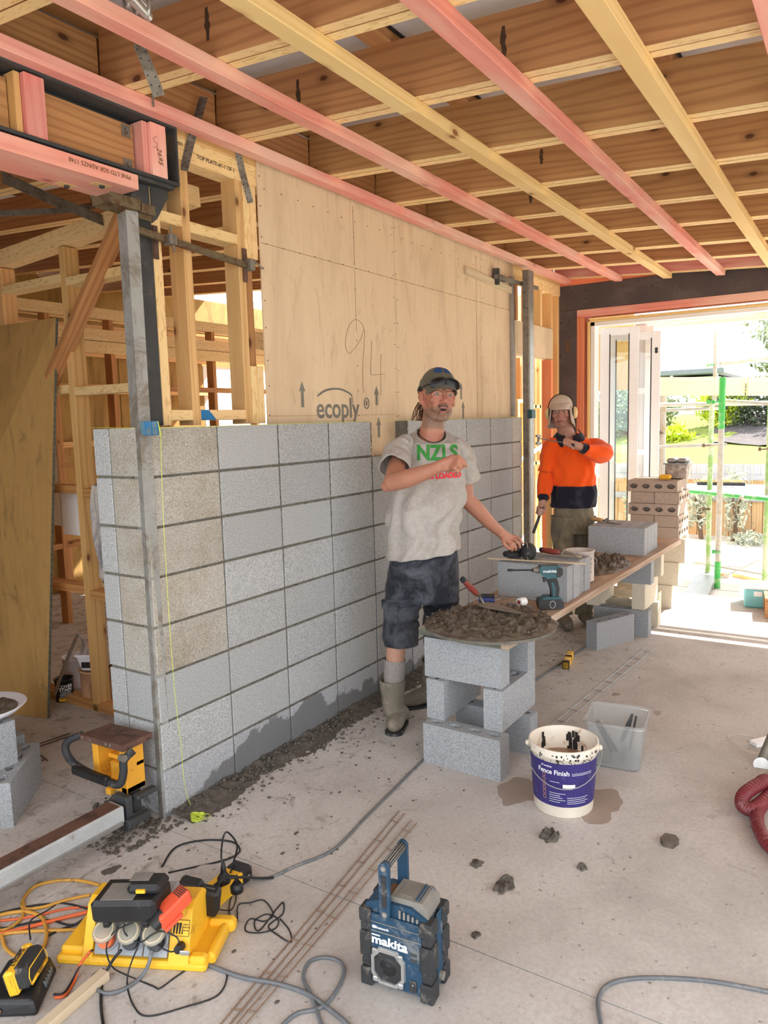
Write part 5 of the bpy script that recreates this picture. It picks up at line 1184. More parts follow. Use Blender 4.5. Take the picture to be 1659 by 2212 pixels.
strap([at(118, 1500, 'y', 1.52), at(135, 1450, 'y', 1.50), at(155, 1400, 'y', 1.48), at(168, 1370, 'y', 1.48)], .05, st3, side=(.3, 1, 0), name='strap', m='galv')
strap([at(168, 1370, 'y', 1.48), at(178, 1380, 'y', 1.46), at(181, 1395, 'y', 1.45), at(176, 1412, 'y', 1.45), at(166, 1428, 'y', 1.46)], .05, st3, side=(.3, 1, 0), name='strap', m='silver')

# ================================================================ STAND HEAD AND RAIL on the left
rl = thing('rail', (-.9, .06, .03), 'long square galvanised rail with rusty top running out of the picture at the left', 'rail')
MT['galv_white'] = plain('galv_white', rgb(196, 202, 204), .45, .3, var=.12, vscale=12, dirt=rgb(150, 146, 140), dirtamt=.3, dscale=9)
for p, q, w_, h, m in (((-1.9, .045, .115), (-.205, .035, .115), .085, .07, 'galv_white'),): timber('tube', p, q, w_, h, MT[m], rl, bev=.006)
timber('rust_strip', (-1.9, .045, .1515), (-.22, .035, .1515), .066, .002, MT['rust'], rl)
timber('lower_lip', (-1.9, .0, .088), (-.22, -.01, .088), .014, .016, MT['galv'], rl)
B().box((-.205, -.03, .06), (-.10, .0, .09), bev=.004).box((-.19, 0, .03), (-.16, .08, .17), bev=.004).obj('foot_bracket', MT['steel_dark'], rl)
B().box((-.9, 0.01, 0), (-.8, .08, .08), bev=.004).box((-1.8, 0.01, 0), (-1.7, .08, .08), bev=.004).obj('foot', MT['steel_dark'], rl)
yh = thing('stand_head', (-.13, .15, .15), 'yellow steel stand head with black handle and rusty top plate by the wall end', 'stand')
hx = -0.16
def Yb(b, y0, y1, z0, z1, x0=hx, x1=hx+.09, bev=.003): return b.box((x0, y0, z0), (x1, y1, z1), bev=bev)
b = B(); Yb(b, .20, .235, .165, .355); Yb(b, .03, .065, .165, .355); Yb(b, .03, .235, .165, .19); Yb(b, .03, .235, .26, .28, hx+.05); Yb(b, .03, .235, .165, .355, hx+.085, hx+.09); Yb(b, .10, .165, .19, .26, hx+.03, hx+.05, .002)
b.obj('frame', MT['yellow_paint'], yh)
b = B(); Yb(b, .125, .155, .14, .165, hx-.01, hx+.02); b.obj('lug', MT['yellow_paint'], yh)
B().add([(-.19, .265, .352), (-.19, .0, .358), (-.05, -.005, .362), (-.05, .255, .352), (-.19, .265, .375), (-.19, .0, .385), (-.05, -.005, .386), (-.05, .255, .372)], [(0, 3, 2, 1), (4, 5, 6, 7), (0, 1, 5, 4), (1, 2, 6, 5), (2, 3, 7, 6), (3, 0, 4, 7)]).obj('top_plate', MT['rust'], yh)
b = B(); hxx = hx-.045
hp_ = catmull([(hx-.01, .275, .365), (hxx, .315, .345), (hxx-.01, .33, .31), (hxx-.01, .295, .265), (hxx-.012, .20, .245), (hxx-.012, .06, .235), (hxx-.01, .0, .24), (hxx, -.015, .285), (hxx+.01, -.01, .33), (hx, -.025, .36)], 6)
b.tube(hp_, .0155, n=12); b.obj('handle', MT['black_rubber'], yh)
B().box((hxx-.035, .05, .222), (hxx-.005, .27, .262), bev=.008).obj('handle_pad', MT['black_plastic'], yh)
B().cyl((hxx+.0, -.028, .345), (hxx+.0, -.004, .345), .014, n=12).obj('bolt', MT['galv_dull'], yh)
for (y, z) in ((.25, .365), (.2, .364), (.10, .368), (.075, .37)): B().cyl((-.1915, y, z), (-.1885, y, z), .006, n=10).obj('bolt', MT['galv_dull'], yh)
B().box((-.15, -.02, .145), (-.05, .02, .165), bev=.006).box((-.12, .05, .06), (-.08, .1, .165), bev=.003).obj('arm', MT['steel_dark'], yh)
# mortar board at the left picture edge on its blocks
mb2 = thing('mortar_board', (-.33, .72, .40), 'edge of a round mortar board on blocks at the left picture edge', 'board')
c2 = fl(-38, 1530, .42)
B().lathe([(0, 0), (.14, 0), (.175, .03), (.17, .032), (.135, .012), (0, .012)], Matrix.Translation((c2.x, c2.y, .40)), n=32).obj('dish', MT['block'] if False else MT['roof_white'], mb2)
lump(c2.x, c2.y, .412, .14, .14, .035, 3, MT['mortar_wet'], 'mortar', nx=50, rough=.6, parent=mb2)
blk((c2.x+.05, c2.y-.15, .191), (0, 1, 0), Z_, 'grey block carrying the mortar board at the left picture edge', None)

# ================================================================ MORTAR DROPPINGS
dr_ = B(); r7 = random.Random(17)
for k in range(1700):
    x = r7.uniform(0.05, 3.8); y = -abs(r7.gauss(0, .075))-0.008; s = r7.uniform(.003, .012)*(1.0 if y > -.08 else .8)
    dr_.ell((x, y, s*.35+max(0, (.035+y*.35))*r7.random()), (s, s*r7.uniform(.7, 1.2), s*r7.uniform(.5, .9)), n=4, m=6)
for k in range(420):
    x = r7.uniform(-.30, .0); y = r7.uniform(-.10, .38)*(1+x); 
    if x > -.02 and y > 0: continue
    s = r7.uniform(.003, .011); dr_.ell((x, y, s*.3), (s, s, s*.6), n=4, m=6)
nx_, ny_ = 420, 16; vs_ = []
for i in range(nx_):
    for j in range(ny_):
        x = 0.02+3.78*i/(nx_-1); t = j/(ny_-1); wdt = .10+.05*noise.noise(Vector((x*3, 1, 0))); y = -0.003-wdt*t*1.35; n = noise.fractal(Vector((x*22, y*22, 2)), .8, 2.1, 5)
        vs_.append((x, y, max(-.003, .034*(1-t)**1.2*(.75+.5*noise.noise(Vector((x*4, 3, 1))))+.012*n*(1-t)+.003*n-.002)))
dr_.add(vs_, [(i*ny_+j, i*ny_+j+1, (i+1)*ny_+j+1, (i+1)*ny_+j) for i in range(nx_-1) for j in range(ny_-1)], 0, True)
dr_.obj('mortar_droppings', MT['mortar_crumb'], label='crumbled mortar droppings heaped along the foot of the block wall', cat='mortar', kind='stuff')
sp_ = B()
for k in range(300):
    x = r7.uniform(-.6, 4.0); y = -0.12-abs(r7.gauss(0, .38)); s = r7.uniform(.002, .009)
    if y < -1.9: continue
    sp_.ell((x, y, s*.2), (s*1.2, s*.8, s*.3), n=4, m=6)
sp_.obj('mortar_splashes', MT['mortar_crumb'], label='small dry mortar crumbs scattered over the floor', cat='mortar', kind='stuff')
def clod(u, v, sx, n, seed, label, m='mortar_crumb', hgt=.6):
    c = fl(u, v); b = B(); r = random.Random(seed)
    for k in range(n):
        s = sx*r.uniform(.25, .6); p = c+Vector((r.gauss(0, sx*.55), r.gauss(0, sx*.55), s*hgt*.6)); b.ell(p, (s, s*r.uniform(.7, 1.2), s*hgt), n=6, m=8)
    o = b.obj('mortar_clod', MT[m], label=label, cat='mortar'); return o
def lumpobj(u, v, rx, ry, h, seed, label):
    c = fl(u, v); return lump(c.x, c.y, 0.0005, rx, ry, h, seed, MT['mortar_crumb'], 'mortar_clod', nx=60, rough=0.9, wob=.6, label=label, cat='mortar')
lumpobj(1190, 1808, .045, .032, .03, 2, 'dark mortar clod on the floor below the blue bucket')
lumpobj(1088, 1912, .05, .03, .02, 12, 'long grey mortar smear on the floor right of the radio')
lumpobj(1030, 1865, .03, .022, .014, 13, 'small mortar smear above the long one, right of the radio')
lumpobj(1028, 1953+66, .018, .014, .008, 14, 'small round mortar spot right of the radio foot')
lumpobj(1258, 1875, .02, .014, .012, 15, 'pair of small dark mortar crumbs between bucket and stone chunk')
ck = fl(1445, 1822)
B().prism([(-.032, -.02), (.01, -.034), (.034, -.016), (.03, .02), (-.01, .03), (-.034, .012)], 0, .022, Matrix.Translation(ck)).obj('concrete_chunk', MT['mortar_wet'], label='flat grey chunk of concrete alone on the open floor', cat='stone')
B().prism([(-.05, -.02), (.0, -.034), (.06, -.012), (.03, .02), (-.02, .03)], 0, .03, Matrix.Translation(fl(248, 1672))).obj('concrete_chunk', MT['mortar'], label='small grey chunk on the floor left of the stand head', cat='stone')
lumpobj(285, 1735, .13, .10, .028, 22, 'dark mortar heap at the foot of the wall end below the stand head')

# ================================================================ BUCKET, TUB, LEVEL, HOSE
bu = thing('bucket', (.9, -1.36, 0), 'white plastic bucket with purple blue fence paint label and wire handle, full of water', 'bucket')
MT['bucket_white'] = plain('bucket_white', rgb(236, 226, 210), .5, var=.05, dirt=rgb(168, 128, 96), dirtamt=.22, dscale=14)
MT['label_blue'] = plain('label_blue', rgb(52, 44, 112), .45, var=.08, dirt=rgb(120, 116, 150), dirtamt=.16, dscale=26)
bc = Vector((.905, -1.362, 0)); Mb = Matrix.Translation(bc); Rb, Rt, Hb = .118, .137, .285
rr2 = lambda z: Rb+(Rt-Rb)*z/Hb
B().lathe([(0, 0), (Rb-.004, 0), (Rb, .006), (rr2(.25), .25), (rr2(.25)+.006, .252), (rr2(.27)+.006, .268), (rr2(.27)+.001, .27), (Rt+.003, Hb-.004), (Rt+.003, Hb), (Rt-.004, Hb+.001), (Rt-.006, Hb-.004), (rr2(.02)-.006, .02), (0, .02)], Mb, n=56).obj('body', MT['bucket_white'], bu)
MT['dirty_water'] = plain('dirty_water', rgb(156, 124, 102), .08, var=.1, vscale=4)
B().lathe([(rr2(.19)-.0065, .19), (0, .19)], Mb, n=48).obj('water', MT['dirty_water'], bu)
b = B(); n = 48; vs_ = []
for z in (.05, .235):
    for k in range(n): vs_.append(((rr2(z)+.0008)*math.cos(2*PI*k/n), (rr2(z)+.0008)*math.sin(2*PI*k/n), z))
b.add(vs_, [(k, (k+1) % n, n+(k+1) % n, n+k) for k in range(n)], 0, True, Mb); b.obj('label_band', MT['label_blue'], bu)
ab = math.atan2(CPOS.y-bc.y, CPOS.x-bc.x)
wraptext('Fence Finish', .027, Mb, rr2(.21)+.0012, ab-.32, .196, MT['print_white'], bu, .0004)
wraptext('all weather', .011, Mb, rr2(.22)+.0012, ab-.52, .218, MT['print_white'], bu, .0001)
b = B()
for k in range(4): wrap(b, Mb, rr2(.19)+.0012, ab+.25, ab+.95, .205-k*.006, .2065-k*.006)
for k in range(7):
    wrap(b, Mb, rr2(.1)+.0016, ab-.45, ab-.1+.08*(k % 3), .125-k*.009, .1265-k*.009)
    wrap(b, Mb, rr2(.08)+.0016, ab+.12, ab+.75+.1*(k % 2), .115-k*.008, .1165-k*.008)
wrap(b, Mb, rr2(.15)+.0016, ab-.42, ab-.12, .155, .1565)
b.obj('small_print', MT['print_white'], bu, kind='stuff')
b = B(); wrap(b, Mb, rr2(.14)+.0022, ab-.02, ab+.36, .134, .149); b.obj('white_sticker', MT['print_white'], bu)
b = B()
for k in range(6):
    z = .178-k*.019; a = ab-.62; R_ = rr2(z)+.0018
    for (a0, a1, z0, z1) in ((a-.05, a+.05, z-.007, z-.0055), (a-.05, a+.05, z+.0055, z+.007), (a-.05, a-.038, z-.007, z+.007), (a+.038, a+.05, z-.007, z+.007)): wrap(b, Mb, R_, a0, a1, z0, z1, n=3)
MT['icon_gold'] = plain('icon_gold', rgb(214, 160, 96), .6)
b.obj('icons', MT['icon_gold'], bu)
b = B(); r6 = random.Random(6)
for k in range(90):       # paint drips round the rim
    a = r6.choice([r6.uniform(0, 2*PI), ab+r6.uniform(-.4, .9)]); z = r6.uniform(.238, .283); w_ = r6.uniform(.01, .06); wrap(b, Mb, rr2(z)+.0068 if z > .25 else rr2(z)+.0015, a, a+w_, z-r6.uniform(.002, .01), z, n=3)
for k in range(26):
    a = ab+PI-.45+r6.uniform(-.28, .28) if k < 18 else ab+PI+.7+r6.uniform(-.12, .12); z = r6.uniform(.2, .27); wrap(b, Mb, rr2(z)-.009, a, a+.09, z-.03, min(z, .282), n=3)
b.obj('paint_drips', MT['print_black'], bu, kind='stuff')
b = B(); e0 = ab+PI/2; hpnt = []
for k in range(17):
    t = k/16; a = e0-PI*t*1.0; q = (Rt+.014); sag = math.sin(PI*t)
    hpnt.append(bc+Vector(((q)*math.cos(a), (q)*math.sin(a), .255-.115*sag)))
b.tube(hpnt, .0022, n=7); b.obj('handle', MT['galv'], bu)
b = B()
for a in (e0, e0-PI): b.ell(bc+Vector(((Rt+.008)*math.cos(a), (Rt+.008)*math.sin(a), .257)), (.010, .010, .012), n=6, m=8)
b.obj('handle_lug', MT['bucket_white'], bu)
# translucent storage tub
tm, N, L, P = newmat('tub_plastic'); P.inputs['Base Color'].default_value = rgb(236, 238, 238); P.inputs['Roughness'].default_value = .25; P.inputs['Transmission Weight'].default_value = .8; P.inputs['IOR'].default_value = 1.2; MT['tub_plastic'] = tm
tu = thing('storage_tub', (1.44, -1.46, 0), 'square translucent plastic tub holding a few hand tools, beside the blue bucket', 'tub')
Mt = Matrix.Translation((1.43, -1.435, .001)) @ Matrix.Rotation(.13, 4, 'Z')
tub(Mt, .112, .130, .215, .003, MT['tub_plastic'], tu, r=.03)
b = B(); b.box((-.06, -.04, .012), (.06, -.02, .05), Mt, bev=.003).box((-.08, .02, .012), (.03, .06, .06), Mt, bev=.004); b.obj('hidden_tools', MT['galv_dull'], tu)
tl = thing('brush', Mt @ Vector((.0, 0, .1)), 'grey tool handle leaning in the translucent tub', 'tool'); B().prism([(-.012, 0), (-.016, .08), (-.008, .13), (.004, .13), (.014, .08), (.012, 0)], -.006, .006, Mt @ Matrix(((.5, .45, 0, .02), (-.7, -.3, 0, -.02), (0, .85, 1, .08), (0, 0, 0, 1)))).obj('blade', MT['steel_dark'], tl)
tl2 = thing('pliers', Mt @ Vector((-.05, .03, .1)), 'black and silver pliers lying in the translucent tub', 'tool')
b = B(); b.cyl(Mt @ Vector((-.02, .09, .17)), Mt @ Vector((-.07, .01, .06)), .008, n=8).cyl(Mt @ Vector((.0, .08, .165)), Mt @ Vector((-.06, -.01, .06)), .008, n=8); b.obj('handles', MT['black_plastic'], tl2); B().box((-.01, .07, .155), (.02, .1, .17), Mt, bev=.002).obj('jaws', MT['silver'], tl2)
tl3 = B().cyl(Mt @ Vector((.05, -.05, .03)), Mt @ Vector((.085, -.075, .185)), .005, n=8).obj('drill_bit', MT['steel_dark'], label='thin black drill bit standing in the corner of the translucent tub', cat='tool')
# small yellow torpedo level
lv = thing('torpedo_level', fl(1226, 1435), 'short yellow spirit level standing on its end on the floor', 'level')
d = (fl(1233, 1422)-fl(1222, 1446)).normalized(); M = frame(fl(1222, 1446), fl(1232, 1423))
B().box((0, -.02, 0), (.235, .02, .05), M, bev=.004).obj('body', MT['yellow_plastic'], lv)
b = B(); b.box((.0, -.021, -.001), (.03, .021, .051), M).box((.11, -.0205, .02), (.14, .0205, .051), M); b.obj('black_end', MT['black_plastic'], lv); b = B(); 
for x in (.065, .17): b.lathe([(.013, 0), (.013, .002), (0, .002)], M @ Matrix.Translation((x, 0, .05)), n=14)
b.obj('vial', MT['plank_pale'], lv)
# ribbed red hose
hs_ = thing('vacuum_hose', fl(1640, 1720), 'dark red ribbed vacuum hose coiled at the right edge', 'hose')
hpts = [fl(1760, 1600, .04), fl(1700, 1660, .045), fl(1655, 1680, .10), fl(1618, 1708, .085), fl(1612, 1735, .045), fl(1640, 1748, .03), fl(1690, 1720, .06), fl(1740, 1690, .09)]
hpts = [Vector((1.75, -2.35, .03)), at(1672, 1682, 'z', .07), at(1640, 1694, 'z', .075), at(1608, 1716, 'z', .07), at(1603, 1738, 'z', .045), at(1622, 1748, 'z', .035), at(1650, 1730, 'z', .04), at(1690, 1690, 'z', .04), at(1760, 1640, 'z', .03)]
P_ = catmull(hpts, 26); b = B(); b.tube(P_, .026, n=16, radf=lambda k, m: .0255+(.0018 if k % 4 < 2 else -.0012)); b.obj('coil', MT['hose_red'], hs_)
P_ = catmull([at(1652, 1732, 'z', .03), at(1636, 1756, 'z', .027), at(1640, 1790, 'z', .027), at(1665, 1830, 'z', .027), at(1720, 1870, 'z', .027)], 26); b = B(); b.tube(P_, .024, n=16, radf=lambda k, m: .0235+(.0018 if k % 4 < 2 else -.0012)); b.obj('tail', MT['hose_red'], hs_)
# bits at the right edge
nz = thing('floor_nozzle', fl(1645, 1645), 'grey steel foot of a stand at the right picture edge above the hose', 'stand')
b = B(); b.cyl(fl(1646, 1650, .006), fl(1672, 1580, .14), .026, .02, n=14); b.obj('tube', MT['galv_dull'], nz); B().cyl(fl(1645, 1653, .001), fl(1645, 1653, .012), .034, n=16).obj('foot', MT['silver'], nz)
wt = thing('white_profile', fl(1645, 1600), 'white plastic profile lying on the floor at the right picture edge', 'profile')
timber('channel', fl(1627, 1607, .012), fl(1700, 1590, .03), .05, .022, MT['white'], wt)
b = B(); 
b.tube(catmull([fl(1570, 1590, .004), fl(1600, 1586, .01), fl(1640, 1592, .006), fl(1690, 1588, .004)], 6), .002, n=5); b.tube(catmull([fl(1570, 1592, .004), fl(1590, 1606, .008), fl(1605, 1612, .004)], 6), .002, n=5); b.tube(catmull([fl(1615, 1612, .003), fl(1640, 1620, .006), fl(1633, 1628, .003), fl(1600, 1618, .004)], 6), .0018, n=5)
MT['tape'] = plain('tape', rgb(214, 204, 190), .6); b.obj('plastic_ties', MT['tape'], label='loose white plastic strapping on the floor at the right edge', cat='strapping')
# tub and sponge on the block stack
tk = thing('plastic_tub', (4.62, -1.0, 1.055), 'mortar splashed clear lidded tub on top of the block stack', 'tub')
MT['tub_dirty'] = plain('tub_dirty', rgb(150, 138, 126), .6, var=.2, dirt=rgb(214, 206, 196), dirtamt=.45, dscale=16)
Mk = Matrix.Translation((4.70, -1.03, 1.058)); B().prism([(-.11, -.085), (.11, -.085), (.11, .085), (-.11, .085)], 0, .115, Mk).obj('body', MT['tub_dirty'], tk)
b = B(); b.box((-.125, -.10, .115), (.125, .10, .125), Mk, bev=.002).box((-.10, -.08, .125), (.10, -.005, .165), Mk, bev=.015).box((-.10, .005, .125), (.10, .08, .165), Mk, bev=.015); b.obj('lid', MT['galv'], tk)
B().box((4.43, -1.02, 1.058), (4.50, -.93, 1.098), bev=.012).obj('sponge', MT['yellow_plastic'], label='yellow sponge on the front edge of the block stack', cat='sponge')

timber('leaning_stick', (4.02, -0.16, 0.03), (4.16, -0.10, 0.93), .05, .03, MT['yellow'], None, up=(1, 0, 0), label='yellow timber stick standing behind the man in orange at his left leg', cat='timber')
# ================================================================ SITE RADIO
ra = thing('site_radio', (-.30, -1.31, 0), 'dusty blue and black battery site radio with folding handle standing on the floor', 'radio')
rx = Vector((.118, -.993, 0)).normalized(); ry = Vector((.993, .118, 0)).normalized()
def RM_(o=(0, 0, 0)):
    c = Vector((-.336, -1.208, 0))+rx*o[0]+ry*o[1]+Vector((0, 0, o[2])); return Matrix(((rx.x, ry.x, 0, c.x), (rx.y, ry.y, 0, c.y), (0, 0, 1, c.z), (0, 0, 0, 1)))
R = RM_(); W_, D_, H_ = .212, .118, .262
def RB(b, a, c, bev=.0): return b.box(a, c, R, bev=bev)
XZ = Matrix(((rx.x, 0, -ry.x, R.translation.x), (rx.y, 0, -ry.y, R.translation.y), (0, 1, 0, 0), (0, 0, 0, 1)))     # x=width, y=up, z=towards us
b = B(); b.prism([(.012, .012), (.2, .012), (.204, .2), (.196, .236), (.15, .262), (.045, .262), (.012, .246), (.008, .2)], -D_+.006, -.002, XZ); b.obj('body', MT['radio_blue'], ra)
b = B(); b.prism([(.030, .016), (.184, .016), (.184, .218), (.172, .226), (.034, .226), (.030, .22)], -.002, .006, XZ); b.obj('front_panel', MT['radio_blue'], ra)
def bumper(x0, x1, y0, y1, nm='bumper'):
    b = B()
    for (z0, z1, e) in ((0, .055, .006), (.058, .085, .002), (.088, .165, .006), (.168, .19, .002), (.193, .236, .006)):
        RB(b, (x0-e, y0-e, z0), (x1+e, y1+e, z1), bev=.005)
    return b.obj(nm, MT['black_rubber'], ra)
bumper(.0, .026, -.006, .03); bumper(W_-.028, W_-.0, -.006, .032); bumper(.0, .026, D_-.034, D_); bumper(W_-.028, W_-.0, D_-.034, D_)
# dusty grey top with battery hatch and ribs
MT['dusty_grey'] = plain('dusty_grey', rgb(128, 124, 116), .8, var=.15, dirt=rgb(70, 88, 100), dirtamt=.25, dscale=16)
b = B(); b.prism([(.085, .2585), (.192, .232), (.198, .236), (.196, .262), (.18, .278), (.085, .278)], -D_+.016, -.014, XZ); b.obj('battery_hatch', MT['dusty_grey'], ra)
b = B(); RB(b, (.10, .03, .2775), (.145, .09, .2795), bev=.0006); b.obj('hatch_lid', MT['dusty_grey'], ra)
b = B(); 
for k in range(3): b.box((.158+k*.008, .02, .273-k*.004), (.162+k*.008, D_-.022, .284-k*.005), R, bev=.0008)
b.obj('hatch_rib', MT['radio_blue'], ra)
b = B(); RB(b, (.058, .022, .2615), (.083, .09, .2635)); b.obj('hatch_recess', MT['print_brown'], ra)
b = B()
for k in range(5): b.box((.118+k*.013, -.0085, .232), (.124+k*.013, -.004, .256-k*.003), R, bev=.0008)
b.obj('grille_slat', MT['dusty_grey'], ra)
# handle: two arms and the grip between them
HXC = .078
def arm(y, nm='handle_arm'):
    b = B(); pts = []
    for k in range(9): a = PI+PI*k/8; pts.append((HXC+.0155*math.cos(a), .236+.0155*math.sin(a)))
    for k in range(9): a = PI*k/8; pts.append((HXC+.0155*math.cos(a), .372+.0155*math.sin(a)))
    b.prism(pts, -y-.009, -y+.004, XZ); o = b.obj(nm, MT['radio_blue'], ra)
    if y < .05:
        b = B(); b.prism([(HXC-.008, .256), (HXC+.008, .256), (HXC+.008, .352), (HXC-.008, .352)], -y+.0035, -y+.0046, XZ); b.obj('arm_recess', MT['black_rubber'], o)
        for z in (.236, .372):
            b = B(); b.cyl(XZ @ Vector((HXC, z, -y+.003)), XZ @ Vector((HXC, z, -y+.0055)), .0085, n=16); s_ = b.obj('pivot_ring', MT['dusty_grey'], o)
            b = B(); b.cyl(XZ @ Vector((HXC, z, -y+.005)), XZ @ Vector((HXC, z, -y+.0065)), .004, n=10); b.obj('screw', MT['silver'], o)
    return o
arm(-.010); arm(D_-.005)
b = B(); b.tube([R @ Vector((HXC, .002+(D_-.01)*k/10, .372)) for k in range(11)], .0135, n=14); b.obj('grip', MT['black_rubber'], ra)
b = B()
for k in range(5): a = k*.5-.2; b.tube([R @ Vector((HXC+.0137*math.cos(a), .006, .372+.0137*math.sin(a))), R @ Vector((HXC+.0137*math.cos(a), D_-.012, .372+.0137*math.sin(a)))], .0016, n=5)
b.obj('grip_rib', MT['dusty_grey'], ra)
# speaker in its octagonal silver frame
oc = [(.052, .024), (.098, .024), (.118, .048), (.118, .098), (.098, .122), (.052, .122), (.032, .098), (.032, .048)]; cx_, cy_ = .082, .075
oc = [(cx_+(x-.075)*1.22, cy_+(y-.073)*1.12) for x, y in oc]
b = B(); inn = [(cx_+(x-cx_)*.80, cy_+(y-cy_)*.80) for x, y in oc]
vs_ = [(x, y, .006) for x, y in oc]+[(x, y, .014) for x, y in [(cx_+(x-cx_)*.96, cy_+(y-cy_)*.96) for x, y in oc]]+[(x, y, .014) for x, y in inn]+[(x, y, .008) for x, y in inn]
b.add(vs_, [(j*8+i, j*8+(i+1) % 8, (j+1)*8+(i+1) % 8, (j+1)*8+i) for j in range(3) for i in range(8)], 0, False, XZ); b.obj('speaker_frame', MT['silver'], ra)
b = B()
for (x, y) in ((.043, .033), (.121, .033), (.043, .117), (.121, .117)): b.box((x-.008, y-.008, .006), (x+.008, y+.008, .0165), XZ, bev=.003); 
o = b.obj('frame_corner', MT['silver'], ra)
b = B(); b.prism(inn, .005, .0085, XZ); b.obj('speaker_grille', MT['black_rubber'], ra)
b = B(); b.lathe([(.026, 0), (.024, .002), (.012, .0005), (.010, .002), (0, .003)], XZ @ Matrix.Translation((cx_, cy_, .0085)), n=28); b.obj('speaker_cone', MT['black_plastic'], ra)
Tr = XZ.to_3x3() @ Vector((1, 0, 0))
lettering('makita', .036, XZ @ Vector((.086, .148, .0066)), Tr, (0, 0, 1), MT['print_white'], ra, bold=.0011, shear=.05, sx=1.16)
b = B(); b.box((.032, .160, .0062), (.058, .164, .0066), XZ); b.box((.112, .134, .0062), (.142, .1375, .0066), XZ); b.obj('logo_bar', MT['print_white'], ra)
lettering('Bluetooth', .011, XZ @ Vector((.064, .186, .0066)), Tr, (0, 0, 1), MT['print_white'], ra, bold=.0001)
b = B(); b.cyl(XZ @ Vector((.039, .186, .006)), XZ @ Vector((.039, .186, .0066)), .005, n=14); b.obj('logo_disc', MT['print_white'], ra)
b = B(); b.box((.030, .1725, .0055), (.184, .1755, .0072), XZ); b.box((.030, .2, .0055), (.184, .202, .0072), XZ); b.obj('trim_line', MT['dusty_grey'], ra)
b = B(); b.box((.146, .022, .006), (.168, .058, .010), XZ, bev=.002); o = b.obj('port_flap', MT['black_rubber'], ra)
b = B(); b.cyl(XZ @ Vector((.157, .046, .0095)), XZ @ Vector((.157, .046, .0115)), .0025, n=10); b.obj('flap_screw', MT['silver'], o)
b = B(); b.box((.150, .112, .0062), (.170, .122, .0068), XZ).box((.150, .13, .0062), (.170, .139, .0068), XZ); b.obj('rating_mark', MT['steel_dark'], ra)
# wire guard at the left side, controls at the right
b = B(); b.tube(catmull([R @ Vector(p) for p in ((.0, .03, .215), (-.012, .02, .212), (-.016, .02, .20), (-.016, .02, .08), (-.012, .02, .066), (.0, .03, .062))], 4), .0028, n=8); b.obj('side_guard', MT['silver'], ra)
b = B(); RB(b, (W_-.006, .045, .02), (W_-.001, .085, .235), bev=.002); b.obj('side_panel', MT['radio_blue'], ra)
b = B(); b.cyl(R @ Vector((W_-.003, .06, .045)), R @ Vector((W_+.010, .06, .045)), .012, n=14); b.obj('knob', MT['dusty_grey'], ra)

# ================================================================ PORTABLE POWER BOX
pb = thing('power_box', (-.6, -.55, 0), 'yellow moulded power box with three round lidded sockets, crowded with chargers and leads', 'box')
px = Vector((.44, -.898, 0)).normalized(); py = Vector((.898, .44, 0)).normalized(); P0_ = Vector((-.757, -.372, 0))
PM = Matrix(((px.x, py.x, 0, P0_.x), (px.y, py.y, 0, P0_.y), (0, 0, 1, 0), (0, 0, 0, 1)))
def side(M, poly, x0, x1, m=None): # polygon in (y,z) extruded along x
    n = len(poly); b = B(); vs_ = [(x0, y, z) for y, z in poly]+[(x1, y, z) for y, z in poly]
    return vs_, [(i, (i+1) % n, n+(i+1) % n, n+i) for i in range(n)]+[tuple(range(n-1, -1, -1)), tuple(range(n, 2*n))]
b = B(); LB = .468
b.box((0, 0, 0), (LB, .20, .028), PM, bev=.008)
for (x0, x1) in ((.085, .115), (.352, .415)):
    v_, f_ = side(PM, [(-.0, .02), (.205, .02), (.175, .150), (.15, .172), (.085, .176), (.06, .162)], x0, x1); b.add(v_, f_, 0, False, PM)
b.box((.10, .045, .15), (.37, .09, .163), PM, bev=.004)
b.box((.005, .02, .02), (.085, .19, .045), PM, bev=.008)
b.box((.415, .0, .02), (.468, .035, .05), PM, bev=.008).box((.41, .17, .0), (.50, .215, .045), PM, bev=.012).box((.455, .03, .0), (.485, .18, .04), PM, bev=.01)
ob = b.obj('housing', MT['yellow_plastic'], pb)
mm_ = ob.modifiers.new('bv', 'BEVEL'); mm_.width = .004; mm_.segments = 2; mm_.limit_method = 'ANGLE'
